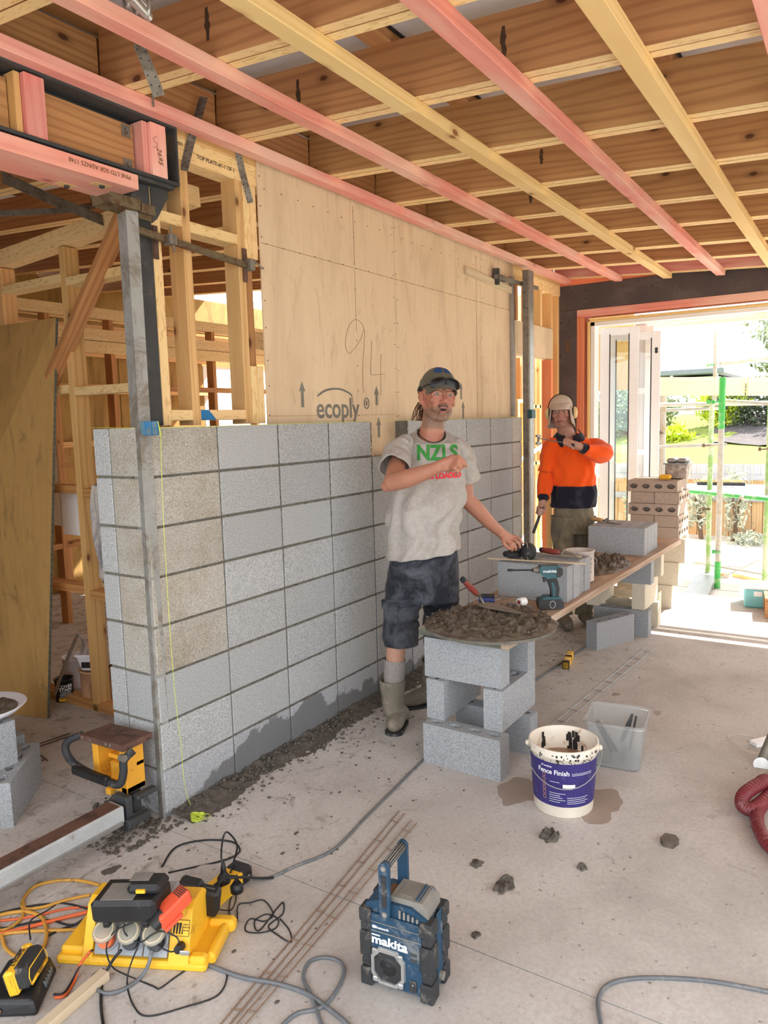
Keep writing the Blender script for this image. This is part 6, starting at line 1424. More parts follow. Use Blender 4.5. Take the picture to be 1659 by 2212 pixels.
# sloping socket panel
sn = Vector((0, -.87, .50)); sy = Vector((0, .50, .87))
so_ = PM @ Vector((.118, .014, .034)); Ms = Mcols(px, PM.to_3x3() @ sy, PM.to_3x3() @ sn, so_)
MT['socket_grey'] = plain('socket_grey', rgb(150, 154, 160), .5, var=.08, dirt=rgb(170, 160, 140), dirtamt=.3, dscale=12)
lid_m, N, L, P = newmat('smoked_lid'); P.inputs['Base Color'].default_value = rgb(196, 190, 172); P.inputs['Roughness'].default_value = .3; P.inputs['Transmission Weight'].default_value = .45; MT['smoked_lid'] = lid_m
for k in range(3):
    x0 = .002+k*.077
    o = B().box((x0, 0, 0), (x0+.074, .125, .008), Ms, bev=.002).obj('socket_plate', MT['socket_grey'], pb)
    c = (x0+.038, .052)
    b = B(); b.lathe([(.036, .008), (.036, .016), (.031, .016), (.030, .010), (0, .0095)], Ms @ Matrix.Translation((c[0], c[1]-.006, 0)), n=28); b.obj('socket_ring', MT['socket_grey'], o)
    b = B(); b.cyl(Ms @ Vector((c[0], c[1]-.010, .01)), Ms @ Vector((c[0], c[1]-.010, .03)), .024, n=20); b.obj('plug', MT['cable_orange'] if k == 0 else MT['black_plastic'], o)
    b = B(); Ml = Ms @ Matrix.Translation((c[0]-.002, c[1]+.012, .034)) @ Matrix.Rotation(-.5, 4, 'X')
    b.lathe([(.034, 0), (.036, .003), (.034, .008), (.026, .011), (0, .012)], Ml, n=28); b.obj('socket_lid', MT['smoked_lid'], o)
    b = B(); b.tube([Ml @ Vector((.028*math.cos(t), .028*math.sin(t), .010)) for t in [i*PI/14 for i in range(28)]], .0028, n=6, closed=True); b.obj('lid_seal', MT['plank_pale'], o)
    b = B(); b.box((-.014, .022, .008), (.014, .040, .0105), Ml); b.obj('lid_sticker', MT['print_white'], o)
# sticker and key switch on the right cheek
ck_ = PM @ Vector((.3835, .083, .13)); 
v_out = PM.to_3x3() @ Vector((0, -.88, .47)); Mst = Mcols(px, PM.to_3x3() @ Vector((0, .47, .88)), v_out, PM @ Vector((.384, .018+.021, .115)))
Mst = Mcols(px, PM.to_3x3() @ Vector((0, .389, .921)), PM.to_3x3() @ Vector((0, -.921, .389)), PM @ Vector((.3835, .0385, .114)))
b = B(); b.box((-.027, -.022, .0), (.027, .022, .0012), Mst); st1 = b.obj('sticker', MT['yellow_plastic'], pb)
b = B()
for k in range(3): b.prism([(-.022+k*.009, -.016), (-.018+k*.009, -.016), (-.014+k*.009, .014), (-.022+k*.009, .014)], .0012, .0018, Mst)
b.prism([(.004, -.016), (.008, -.016), (.008, .012)], .0012, .0018, Mst)
b.box((-.027, -.022, .0012), (.027, -.0208, .0018), Mst).box((-.027, .0208, .0012), (.027, .022, .0018), Mst).box((-.027, -.022, .0012), (-.0258, .022, .0018), Mst).box((.0258, -.022, .0012), (.027, .022, .0018), Mst)
b.obj('sticker_print', MT['print_black'], st1)
for k, s in enumerate(('Lifeguard', 'POWER SAFE', '240V 10A')): lettering(s, .0055, Mst @ Vector((.0165, .010-k*.008, .0016)), px, Mst.to_3x3() @ Vector((0, 1, 0)), MT['print_black'], st1, sx=.72)
b = B(); b.cyl(PM @ Vector((.39, .018, .072)), PM @ Vector((.39, -.008, .078)), .014, .012, n=14); b.obj('key_switch', MT['black_plastic'], pb)
b = B(); b.box((.40, -.02, .070), (.430, -.014, .084), PM, bev=.002); b.obj('key', MT['silver'], pb)
b = B(); b.box((.125, .075, .150), (.33, .18, .172), PM, bev=.006); b.obj('breaker_box', MT['socket_grey'], pb)
# black charger with label on top
def tbox(name, label, cat, c, xd, size, m, tilt=0.0, bev=.012, roll=0.0, group=None):
    xd = Vector(xd).normalized(); z = Vector((0, 0, 1)); y = z.cross(xd); M = Mcols(xd, y, z, c) @ Matrix.Rotation(tilt, 4, 'Y') @ Matrix.Rotation(roll, 4, 'X')
    t = thing(name, c, label, cat, group); t['m'] = 0; del t['m']
    o = B().box((-size[0]/2, -size[1]/2, -size[2]/2), (size[0]/2, size[1]/2, size[2]/2), M, bev=bev).obj('body', MT[m], t); return t, M
cA = at(285, 1945, 'z', .205)
t, M = tbox('battery_charger', 'large black battery charger with grey label lying on top of the yellow power box', 'charger', cA, px, (.20, .125, .07), 'black_plastic', tilt=-.06)
B().box((-.07, -.05, .035), (.03, .03, .0365), M).obj('label_plate', MT['dusty_grey'], t); B().box((.0, -.03, .03), (.105, .05, .062), M, bev=.012).obj('hump', MT['black_plastic'], t)
B().box((.035, -.036, .045), (.062, -.029, .055), M).obj('yellow_button', MT['yellow_plastic'], t); B().box((.0, -.0, .062), (.06, .04, .0635), M).obj('label_plate', MT['dusty_grey'], t)
b = B(); 
for x in (-.07, .05): b.box((x, -.055, -.05), (x+.02, -.03, -.033), M, bev=.003)
b.obj('foot', MT['black_plastic'], t)
MT['orange_plastic'] = plain('orange_plastic', rgb(226, 88, 56), .5, var=.08, dirt=rgb(120, 60, 44), dirtamt=.15, dscale=20)
cO = at(372, 1958, 'z', .20)
t, M = tbox('orange_charger', 'orange red plastic nail gun battery charger leaning between black charger and yellow cheek', 'charger', cO, (px*.6+py*.8)+Vector((0, 0, .15)), (.105, .055, .045), 'orange_plastic', tilt=-.25, bev=.006)
B().cyl(M @ Vector((-.07, 0, .0)), M @ Vector((-.03, 0, .005)), .023, n=16).obj('black_cap', MT['black_plastic'], t); B().box((-.05, -.035, -.03), (.01, -.02, -.018), M, bev=.003).obj('foot', MT['orange_plastic'], t)
b = B(); 
for k in range(5): b.box((.02+k*.006, -.02, .022), (.0225+k*.006, .02, .0245), M)
b.obj('rib', MT['rust'], t)
stp = thing('power_strip', (-.25, -.6, 0), 'yellow and black multi outlet power strip on the floor behind the power box', 'power strip')
sa, sb_ = fl(440, 1992), fl(540, 1905); Mp = frame((sa.x, sa.y, 0), (sb_.x, sb_.y, 0)); Ls = (sb_-sa).length
B().box((.0, -.0, .0), (Ls-.03, .075, .055), Mp, bev=.006).obj('body', MT['yellow_paint'] if False else MT['yellow_plastic'], stp); B().box((Ls-.045, -.004, 0), (Ls+.02, .08, .06), Mp, bev=.012).obj('end_cap', MT['black_plastic'], stp)
B().box((Ls*.42, .012, .0552), (Ls*.6, .045, .0562), Mp).obj('sticker', MT['print_black'], stp)
B().cyl(Mp @ Vector((Ls-.01, -.006, .03)), Mp @ Vector((Ls-.01, -.003, .03)), .006, n=12).obj('screw_ring', MT['silver'], stp)
def plug(c, label, tall=.05, r=.022):
    t = thing('plug', c, label, 'plug'); b = B(); b.lathe([(0, 0), (r, 0), (r, .018), (r*.72, .026), (.011, .034), (.009, tall), (.005, tall+.025), (0, tall+.026)], Matrix.Translation(c), n=18); b.obj('body', MT['black_plastic'], t); return t
c1 = at(484, 1905, 'z', .06); plug(c1, 'round black plug standing up in the far outlet of the yellow strip')
c2_ = at(512, 1925, 'z', .058); plug(c2_, 'round black plug in the last outlet of the yellow strip beside its black end', .03)
c3 = at(410, 1925, 'z', .11); t, M = tbox('power_adapter', 'black power adapter block at the near end of the yellow strip, left one', 'adapter', c3, px, (.075, .06, .075), 'black_plastic', tilt=.2, bev=.01)
c4 = at(450, 1945, 'z', .10); t, M = tbox('power_adapter', 'black lettered power adapter block standing nearest the yellow cheek', 'adapter', c4, px, (.07, .05, .085), 'black_plastic', tilt=.15, bev=.008)
lettering('HIKOKI' if False else 'CHARGER', .008, M @ Vector((0, .0, .043)), M.to_3x3() @ Vector((1, 0, 0)), M.to_3x3() @ Vector((0, 1, 0)), MT['print_grey'], t)
# yellow and black battery on its charger
ch = thing('battery_charger', fl(50, 2150), 'black wedge shaped battery charger on the floor at the lower left corner', 'charger')
ux = (fl(120, 2080)-fl(60, 2185)).normalized(); uy = Vector((0, 0, 1)).cross(ux); cc_ = fl(52, 2150)
Mh = Mcols(ux, uy, Z_, cc_)
b = B(); b.add([(-.085, -.075, 0), (.095, -.06, 0), (.095, .085, 0), (-.085, .09, 0), (-.075, -.06, .045), (.085, -.045, .06), (.08, .075, .06), (-.07, .08, .045)], [(3, 2, 1, 0), (4, 5, 6, 7), (0, 1, 5, 4), (1, 2, 6, 5), (2, 3, 7, 6), (3, 0, 4, 7)], 0, False, Mh)
o = b.obj('body', MT['black_plastic'], ch); q = o.modifiers.new('b', 'BEVEL'); q.width = .012; q.segments = 3
b = B()
for k in range(5): b.box((.0+k*.014, -.066+k*.002, .022), (.003+k*.014, -.056+k*.002, .040), Mh)
b.obj('vent_slot', MT['dusty_grey'], ch)
B().cyl(Mh @ Vector((-.082, .03, .022)), Mh @ Vector((-.088, .03, .021)), .006, n=12).obj('symbol', MT['icon_gold'], ch)
bt = thing('drill_battery', cc_+Vector((0, 0, .07)), 'yellow and black slide battery plugged onto the black charger at the lower left corner', 'battery')
vr = atd(53, 2052, 1); dirl = (at(100, 2030, 'z', .12)-at(35, 2130, 'z', .12)).normalized()
Mb2 = Mcols(dirl, Z_.cross(dirl), Z_, at(54, 2092, 'z', .085)) @ Matrix.Rotation(-.22, 4, 'X')
B().box((-.058, -.038, -.03), (.058, .038, .034), Mb2, bev=.012).obj('casing', MT['black_rubber'], bt)
b = B(); b.box((-.062, -.002, -.032), (.060, .022, .037), Mb2, bev=.006).box((-.064, -.006, -.034), (-.04, .026, .036), Mb2, bev=.006).box((.04, -.006, .0), (.062, .026, .038), Mb2, bev=.006); b.obj('yellow_band', MT['yellow_plastic'], bt)
for k in range(4): 
    b = B(); b.box((-.066, -.002+k*.006, -.03), (-.060, .001+k*.006, .030), Mb2, bev=.001); b.obj('rib', MT['yellow_plastic'], bt)
b = B(); fr_ = [(-.05, -.02), (.045, -.02), (.052, .0), (.045, .022), (-.04, .022), (-.052, .005)]
Mf = Mb2 @ Matrix(((1, 0, 0, 0), (0, 0, -1, -.0375), (0, 1, 0, 0), (0, 0, 0, 1)))
b.tube([Mf @ Vector((x, y, .002)) for x, y in fr_], .0016, n=5, closed=True); b.tube([Mf @ Vector((x, y, .002)) for x, y in ((-.046, -.018), (-.02, -.014), (.01, -.016), (.044, -.012))], .004, n=5); b.obj('side_trim', MT['yellow_plastic'], bt)
bt_r = Mb2.to_3x3() @ Vector((-1, 0, 0)); bt_u = Mb2.to_3x3() @ Vector((0, -1, 0))
lettering('DeWALT', .017, Mb2 @ Vector((-.002, .010, .0376)), bt_r, bt_u, MT['print_black'], bt, bold=.0005)
lettering('DeWALT', .007, Mf @ Vector((.0, -.013, .0062)), Mb2.to_3x3() @ Vector((1, 0, 0)), Mb2.to_3x3() @ Vector((0, 0, 1)), MT['print_black'], bt)

# ================================================================ CABLES
def cable(name, label, pts, r, m, cat='cable', k=7, z0=None):
    P_ = []
    for p in pts:
        if len(p) == 2: P_.append(fl(p[0], p[1], r+.0005))
        else: P_.append(fl(p[0], p[1], p[2]))
    return B().tube(catmull(P_, k), r, n=8).obj(name, MT[m], label=label, cat=cat)
cable('cable', 'grey extension cable crossing the floor from the yellow strip to the near block stand', [(540, 1900, .03), (580, 1897), (640, 1870), (720, 1835), (790, 1765), (850, 1705), (900, 1655), (960, 1600), (1060, 1540), (1170, 1460), (1260, 1400), (1275, 1388)], .0055, 'cable_grey')
cable('cable', 'thick grey cable looping through the bottom edge left of the radio', [(440, 2080), (520, 2110), (600, 2125), (660, 2145), (705, 2175), (750, 2212), (790, 2260)], .0065, 'cable_grey')
cable('cable', 'grey cable curled in a loop beside the radio', [(700, 2230), (672, 2150), (655, 2110), (668, 2078), (700, 2068), (735, 2078), (742, 2105), (720, 2150), (690, 2178), (640, 2190), (600, 2225), (580, 2250)], .0055, 'cable_grey')
cable('cable', 'grey flex lying in a curve at the lower right corner', [(1310, 2300), (1298, 2212), (1292, 2160), (1310, 2130), (1350, 2116), (1420, 2112), (1540, 2120), (1700, 2150)], .0060, 'cable_grey')
cable('cable', 'dark lead running from behind the black charger along the floor to the far plug', [(365, 1885, .10), (420, 1873), (470, 1862), (505, 1850), (518, 1835), (500, 1818), (440, 1815), (380, 1830), (350, 1872)], .0035, 'cable_black')
cable('cable', 'thin black lead rising in a loop from the standing plug', [(484, 1882, .13), (478, 1850, .17), (482, 1810, .20), (492, 1798, .21), (512, 1825, .15), (505, 1860, .07), (498, 1885, .06)], .0032, 'cable_black')
cable('cable', 'thick black lead bending from the last plug to the yellow strip', [(512, 1898, .10), (500, 1893, .105), (480, 1898, .10), (470, 1915, .08), (468, 1925, .07)], .0045, 'cable_black')
cable('cable', 'black lead running over the strip end to the right', [(470, 1920, .085), (480, 1900, .10), (520, 1895, .10), (560, 1897, .03), (590, 1896)], .0045, 'cable_black')
cable('cable', 'thin black wire tangled on the floor right of the yellow strip', [(475, 1965, .05), (500, 1965), (510, 1940), (505, 1925), (495, 1960), (500, 1998), (512, 1990), (515, 1955), (540, 1950), (570, 1945), (590, 1975), (570, 1990), (540, 1985), (530, 2010), (560, 2015), (595, 2005), (600, 1985), (575, 1975), (550, 1990), (560, 2010), (600, 1960), (612, 1950), (610, 1975), (580, 2000), (600, 2020), (628, 2035), (625, 2010), (605, 1985)], .0022, 'cable_black')
cable('cable', 'thin black wire looping in front of the socket lids down to the floor', [(340, 1975, .20), (300, 1985, .16), (272, 1990, .15), (268, 2012, .12), (285, 2030, .10), (305, 2035, .10), (330, 2018, .12), (352, 2012, .12), (382, 2025, .10), (385, 2045, .08), (370, 2056, .07), (345, 2045, .08), (330, 2030, .10)], .0022, 'cable_black')
cable('cable', 'long thin black wire drooping from the sockets across the lower floor', [(300, 1988, .16), (250, 2010, .12), (230, 2045, .08), (240, 2085, .05), (270, 2105), (330, 2130), (345, 2135), (380, 2110), (430, 2080), (470, 2090), (490, 2108), (470, 2150), (400, 2175), (320, 2195), (290, 2175), (275, 2130), (280, 2090, .03), (300, 2040, .09)], .0023, 'cable_black')
cable('cable', 'black lead hanging from the middle socket and out of the bottom edge', [(262, 2052, .07), (240, 2080, .04), (222, 2120), (218, 2170), (225, 2230), (230, 2280)], .0045, 'cable_black')
cable('cable', 'grey lead curving from the right socket under the yellow box', [(328, 2052, .07), (320, 2085, .03), (300, 2115), (260, 2140), (225, 2145), (205, 2130), (200, 2110), (225, 2095)], .0055, 'cable_grey')
cable('cable', 'orange and black lead from the left socket to the charger in the corner', [(195, 2055, .07), (172, 2085, .03), (160, 2120), (140, 2150), (118, 2155)], .0045, 'cable_orange')
cable('cable', 'black lead beside the orange one below the left socket', [(200, 2052, .07), (176, 2080, .035), (158, 2115, .01), (138, 2145, .01), (116, 2148, .01)], .0035, 'cable_black')
cable('cable', 'yellow extension lead arching behind the power box', [(215, 1912), (170, 1902), (120, 1903), (75, 1915), (52, 1940), (50, 1962), (90, 1960), (140, 1945), (195, 1933)], .0055, 'cable_yellow')
cable('cable', 'yellow extension lead coiled beside the battery', [(-30, 1985), (20, 1972), (60, 1970), (90, 1982), (100, 2010), (98, 2035), (90, 2050)], .0062, 'cable_yellow')
cable('cable', 'yellow extension lead crossing at the left edge', [(-20, 2015), (20, 2005), (45, 1985), (52, 1965), (50, 1950)], .0055, 'cable_yellow')
cable('cable', 'yellow lead running low along the back of the power box', [(-20, 2050), (5, 2020), (60, 2012), (120, 2010), (170, 2008), (200, 2008)], .0055, 'cable_yellow')
cable('cable', 'yellow lead dropping down at the left picture edge', [(-10, 1990), (3, 2020), (10, 2045), (25, 2060), (40, 2068)], .0055, 'cable_yellow')
cable('cable', 'orange red lead running left from the power box', [(190, 1970, .02), (140, 1982), (90, 1995), (40, 2008), (-20, 2022)], .0065, 'cable_orange')
cable('cable', 'thin orange lead above the thick orange one', [(195, 1960, .02), (150, 1962), (90, 1975), (40, 1985), (-20, 1990)], .0040, 'cable_orange')
cable('cable', 'thin black wire running left above the orange leads', [(195, 1965, .03), (150, 1953), (110, 1952), (60, 1958), (0, 1972), (-20, 1978)], .0030, 'cable_black')
cable('cable', 'black wire wandering left between the yellow leads', [(190, 1990, .02), (150, 1998), (110, 1988), (70, 1992), (20, 2003), (-20, 2006)], .0034, 'cable_black')
cable('cable', 'black wire rising over the battery from its charger', [(66, 2030, .10), (63, 2000, .10), (70, 1985, .08), (100, 1968, .05), (120, 1955, .02)], .0024, 'cable_black')
cable('cable', 'black and orange wire pair behind the battery', [(100, 2024), (130, 2008), (160, 1998), (190, 1978, .02)], .0034, 'cable_black')
# reinforcement ladders and offcuts
def ladder(name, label, a0, a1, b0, b1, n, m='galv', r=.0022, z=.004):
    t = thing(name, fl(*a0), label, 'mesh'); A0, A1, B0_, B1 = fl(*a0, z), fl(*a1, z), fl(*b0, z), fl(*b1, z)
    B().cyl(A0, A1, r, n=6).obj('long_wire', MT[m], t); B().cyl(B0_, B1, r, n=6).obj('long_wire', MT[m], t)
    for k in range(n):
        s = (k+.5)/n; p, q = A0.lerp(A1, s), B0_.lerp(B1, s); e = (q-p)*.18; B().cyl(p-e, q+e, r*.9, n=5).obj('cross_wire', MT[m], t)
    return t
MT['mesh_brown'] = plain('mesh_brown', rgb(150, 124, 104), .6, .4, var=.2)
ladder('mesh_strip', 'long brown wire mesh strip passing under the radio, left strip', (466, 2225), (862, 1752), (486, 2225), (874, 1757), 8, 'mesh_brown')
ladder('mesh_strip', 'long brown wire mesh strip passing under the radio, right strip', (500, 2225), (888, 1772), (520, 2225), (900, 1778), 8, 'mesh_brown', z=.007)
ladder('mesh_strip', 'bright ladder of masonry mesh from the bucket towards the far stand', (1188, 1568), (1396, 1398), (1206, 1572), (1412, 1402), 9)
ms = thing('mesh_strip', fl(85, 1620), 'bent brown wire offcut on the floor at the left beside the block', 'wire')
B().tube([fl(150, 1584, .004), fl(48, 1619, .004), fl(88, 1650, .004)], .003, n=6).obj('long_wire', MT['rust'], ms)
B().tube([fl(150, 1590, .004), fl(70, 1617, .004), fl(103, 1643, .004)], .003, n=6).obj('long_wire', MT['rust'], ms)
for (a, c) in (((72, 1607), (80, 1618)), ((58, 1626), (76, 1620)), ((78, 1647), (100, 1640))): B().cyl(fl(*a, .005), fl(*c, .005), .0025, n=5).obj('cross_wire', MT['rust'], ms)
tf = timber('timber_stick', fl(30, 2275, .014), fl(228, 2104, .014), .035, .028, MT['plank_pale'], None, label='pale timber stick on the floor running out of the lower left edge', cat='timber')
blob(fl(25, 1905).x, fl(25, 1905).y, .05, .03, 9, z=.002).obj('mortar_spot', MT['mortar_crumb'], label='dark mortar smear on the floor below the galvanised rail', cat='mortar')
for k, (u, v, r_) in enumerate(((240, 1880, .035), (640, 1800, .012), (1360, 1570, .02), (1330, 1500, .03), (1560, 1435, .016), (1480, 1470, .05), (1420, 1540, .03), (1530, 1510, .03))):
    c = fl(u, v); blob(c.x, c.y, r_, r_*.6, 50+k, z=.0015).obj('mortar_spot', MT['mortar_crumb'] if k < 2 else MT['damp'], floor)
# ================================================================ PEOPLE
RH = Vector((CR.x, CR.y, 0)).normalized(); FH = Vector((-CFW.x, -CFW.y, 0)).normalized(); UP = Vector((0, 0, 1))
def J(u, v, d): return atd(u, v, d)
def skin_mat(name, jit_):
    m, N, L, P = newmat(name); P.inputs['Roughness'].default_value = .55; P.inputs['Subsurface Weight'].default_value = .08; P.inputs['Subsurface Radius'].default_value = (.02, .008, .004); P.inputs['Subsurface Scale'].default_value = .05
    at_ = N.new('ShaderNodeVertexColor'); at_.layer_name = 'Col'; g = N.new('ShaderNodeTexCoord'); n = ntex(N, L, g.outputs['Object'], 70, 4, .7)
    c = mix(N, L, ramp(N, L, n.outputs[0], [(.35, (.16,)*3+(1,)), (.6, (0, 0, 0, 1))]), at_.outputs[0], rgb(140, 84, 66)); L.new(c, P.inputs['Base Color']); bump(N, L, P, n.outputs[0], .12, .002); return m
MT['skin'] = skin_mat('skin', 0)
def head_shapes(b, M, S=1.0, mouth_open=0.0):
    """M: head frame (x image right, y up, z forward)"""
    def E(c, r, rot=None):
        R = M.to_3x3(); 
        if rot is not None: R = R @ rot
        b.ell(M @ Vector(c), r, R=R, n=14, m=18)
    def Cp(ch): b.caps([(M @ Vector(p), r) for p, r in ch], n=12)
    E((0, .055, -.012), (.076, .082, .096)); E((0, -.015, .022), (.064, .088, .070)); E((0, -.088, .050), (.030, .024, .030))
    for s in (-1, 1):
        Cp([((s*.058, -.02, -.01), .020), ((s*.052, -.058, .012), .020), ((s*.026, -.088, .046), .020)])
        E((s*.040, -.016, .068), (.022, .018, .020)); E((s*.030, .040, .078), (.024, .0085, .014)); E((s*.032, .0215, .0840), (.0185, .0058, .0105)); E((s*.032, .0020, .0830), (.0170, .0050, .0095)); E((s*.050, .011, .0745), (.007, .008, .008)); E((s*.0155, .010, .080), (.006, .008, .008))
        E((s*.0775, .002, -.008), (.010, .030, .019)); E((s*.085, .012, -.014), (.0055, .023, .017)); E((s*.082, -.022, -.004), (.006, .011, .009))
        E((s*.0115, -.0265, .0985), (.0085, .0075, .0105)); E((s*.032, -.05, .066), (.016, .020, .016))
    Cp([((0, .030, .086), .0085), ((0, .004, .098), .0095), ((0, -.018, .112), .0115)]); E((0, -.0225, .1105), (.0115, .0095, .0105))
    E((0, -.041, .086), (.021, .011, .012))
    o = mouth_open
    E((0, -.0515+o*.2, .0905), (.0225, .0052, .0085)); E((0, -.0635-o, .0885), (.0195, .0058, .0085)); E((0, -.078-o*.5, .078), (.020, .010, .012))
def eyes(M, root, iris):
    for s in (-1, 1):
        b = B(); b.ell(M @ Vector((s*.032, .0115, .0790)), (.0118, .0118, .0118), n=10, m=14); o = b.obj('eyeball', MT['eye_white'], root)
        d = Vector((0, .0, 1)); c = M @ Vector((s*.032, .0115, .0790)); f = M.to_3x3() @ d
        b = B(); b.cyl(c+f*.0095, c+f*.0116, .0066, .0058, n=14); b.obj('iris', iris, o); b = B(); b.cyl(c+f*.0110, c+f*.0120, .0026, n=10); b.obj('pupil', MT['print_black'], o)
MT['eye_white'] = plain('eye_white', rgb(176, 160, 148), .3, var=.02); MT['iris_grey'] = plain('iris_grey', rgb(96, 112, 100), .3); MT['iris_brown'] = plain('iris_brown', rgb(78, 66, 54), .3)
def hmat(u, v, d, yaw, pitch, roll, S=1.0):
    """yaw>0 turns to image right, pitch>0 looks up, roll>0 tips the crown to image right"""
    c = J(u, v, d); R = Matrix(((RH.x, 0, FH.x), (RH.y, 0, FH.y), (0, 1, 0)))       # columns: x=RH, y=up, z=FH
    R = R @ Matrix.Rotation(-CROLL*0, 3, 'Z') @ Matrix.Rotation(-roll, 3, 'Z') @ Matrix.Rotation(yaw, 3, 'Y') @ Matrix.Rotation(-pitch, 3, 'X')
    return Matrix.Translation(c) @ R.to_4x4() @ Matrix.Scale(S, 4)
def paint(o, V, fn):
    ca = o.data.color_attributes.new('Col', 'FLOAT_COLOR', 'POINT'); arr = np.ones((len(V), 4), np.float32)
    for i, v in enumerate(V): arr[i, :3] = fn(v)
    ca.data.foreach_set('color', arr.ravel())
def lerp3(a, c, t): return tuple(a[i]+(c[i]-a[i])*t for i in range(3))
def sm_(a, c, x): t = min(1, max(0, (x-a)/(c-a))); return t*t*(3-2*t)
def finger(b, pts, r0=.0092, r1=.0075):
    n = len(pts); b.caps([(Vector(p), r0+(r1-r0)*k/(n-1)) for k, p in enumerate(pts)], n=10)
def loft(levels, r, f, nseg=72, sub=8, fold=None, ex=2.25, cap=False):
    """levels: (centre, half width, half depth, roll tilt, front drop)"""
    def cr_(a, b_, c, d, t): return 0.5*((2*b_)+(c-a)*t+(2*a-5*b_+4*c-d)*t*t+(3*b_-a-3*c+d)*t**3)
    L = [(Vector(l[0]),)+tuple(l[1:]) for l in levels]; n = len(L); rings = []
    for i in range(n-1):
        a, b_, c, d = L[max(i-1, 0)], L[i], L[i+1], L[min(i+2, n-1)]
        for j in range(sub+(1 if i == n-2 else 0)):
            t = j/sub; rings.append(tuple(cr_(a[k], b_[k], c[k], d[k], t) for k in range(5)))
    vs_ = []
    for ri, (c, hw, hd, tilt, drop) in enumerate(rings):
        for s in range(nseg):
            a = 2*PI*s/nseg; ca, sa = math.cos(a), math.sin(a)
            x = math.copysign(abs(ca)**(2/ex), ca); y = math.copysign(abs(sa)**(2/ex), sa)
            p = c+r*(hw*x)+f*(hd*y)+UP*(tilt*x-drop*y)
            if fold: p = p+(r*ca+f*sa)*fold(p, a, ri/(len(rings)-1))
            vs_.append(p)
    m = len(rings)
    fs = [((j+1)*nseg+i, (j+1)*nseg+(i+1) % nseg, j*nseg+(i+1) % nseg, j*nseg+i) for j in range(m-1) for i in range(nseg)]
    if cap: fs += [tuple(range(nseg-1, -1, -1)), tuple(range((m-1)*nseg, m*nseg))]
    return vs_, fs
def sleeve(b, pts, rad, nseg=36, k=6, fold=.006, seed=0.0, flat=1.0):
    P_ = catmull(pts, k); m = len(P_); vs_ = []; prev = None
    for j, p in enumerate(P_):
        t = (P_[min(j+1, m-1)]-P_[max(j-1, 0)]).normalized()
        a = UP.cross(t); a = a.normalized() if a.length > .2 else FH.copy(); 
        if prev is not None and a.dot(prev) < 0: a = -a
        prev = a; c = t.cross(a); s = j/(m-1); q = s*(len(rad)-1); i0 = min(int(q), len(rad)-2); R = rad[i0]+(rad[i0+1]-rad[i0])*(q-i0)
        for i in range(nseg):
            g = 2*PI*i/nseg; w_ = fold*noise.noise(Vector((math.cos(g)*1.3+seed, math.sin(g)*1.3, s*7)))*1.6+fold*.6*math.sin(s*26+3*math.cos(g+seed))*noise.noise(Vector((seed, g, s*3)))
            vs_.append(p+(a*math.cos(g)+c*math.sin(g)*flat)*(R+w_))
    fs = [(j*nseg+i, j*nseg+(i+1) % nseg, (j+1)*nseg+(i+1) % nseg, (j+1)*nseg+i) for j in range(m-1) for i in range(nseg)]
    b.add(vs_, fs, 0, True); return P_, vs_[-nseg:]
def solid(o, t=.004):
    q = o.modifiers.new('s', 'SOLIDIFY'); q.thickness = t; q.offset = -1; return o
def decal(o, vs_, fs, M, dirv, m, parent, name='lettering', off=.0015):
    """lays flat lettering on the surface of a garment"""
    bm = bmesh.new(); bm.from_mesh(o.data); T = BVHTree.FromBMesh(bm); W = WM[o]; Wi = W.inverted(); out = []
    tb = bmesh.new(); tv = [tb.verts.new(v) for v in vs_]
    for f in fs:
        try: tb.faces.new([tv[i] for i in f])
        except ValueError: pass
    bmesh.ops.remove_doubles(tb, verts=tb.verts, dist=1e-5); bmesh.ops.triangulate(tb, faces=tb.faces)
    for _ in range(4):
        el = [e for e in tb.edges if e.calc_length() > .007]
        if not el: break
        bmesh.ops.subdivide_edges(tb, edges=el, cuts=1); bmesh.ops.triangulate(tb, faces=tb.faces)
    tb.verts.index_update(); vs_ = [v.co[:] for v in tb.verts]; fs = [tuple(v.index for v in f.verts) for f in tb.faces]; tb.free()
    for v in vs_:
        p = M @ Vector((v[0], v[1], 0)); h = T.ray_cast(Wi @ (p+dirv*.4), (Wi.to_3x3() @ (-dirv)).normalized(), 1.0)
        out.append((W @ h[0])+dirv*off if h[0] is not None else p)
    bm.free(); return B().add(out, fs, 0, True).obj(name, m, parent)
def fabric(name, col, rough=.9, heather=0.1, dirt=None, amt=.3, dsc=5, fs=900):
    m, N, L, P = newmat(name); P.inputs['Roughness'].default_value = rough; P.inputs['Sheen Weight'].default_value = .15; P.inputs['Specular IOR Level'].default_value = .2
    g = N.new('ShaderNodeTexCoord'); n = ntex(N, L, g.outputs['Object'], 60, 4, .7); lo = tuple(c*(1-heather) for c in col[:3])+(1,); hi = tuple(min(1, c*(1+heather)) for c in col[:3])+(1,)
    c = ramp(N, L, n.outputs[0], [(.35, lo), (.65, hi)])
    if dirt is not None: d = ntex(N, L, g.outputs['Object'], dsc, 5, .7, .6); c = mix(N, L, ramp(N, L, d.outputs[0], [(.62-amt*.4, (0, 0, 0, 1)), (.80-amt*.2, (.75,)*3+(1,))]), c, dirt)
    L.new(c, P.inputs['Base Color']); w_ = ntex(N, L, g.outputs['Object'], 500, 2); bump(N, L, P, w_.outputs[0], .15, .0006); return m
MT['tee_grey'] = fabric('tee_grey', rgb(176, 170, 164), heather=.10, dirt=rgb(140, 128, 116), amt=.15)
MT['short_navy'] = fabric('short_navy', rgb(38, 40, 48), heather=.2, dirt=rgb(104, 108, 116), amt=.42, dsc=7)
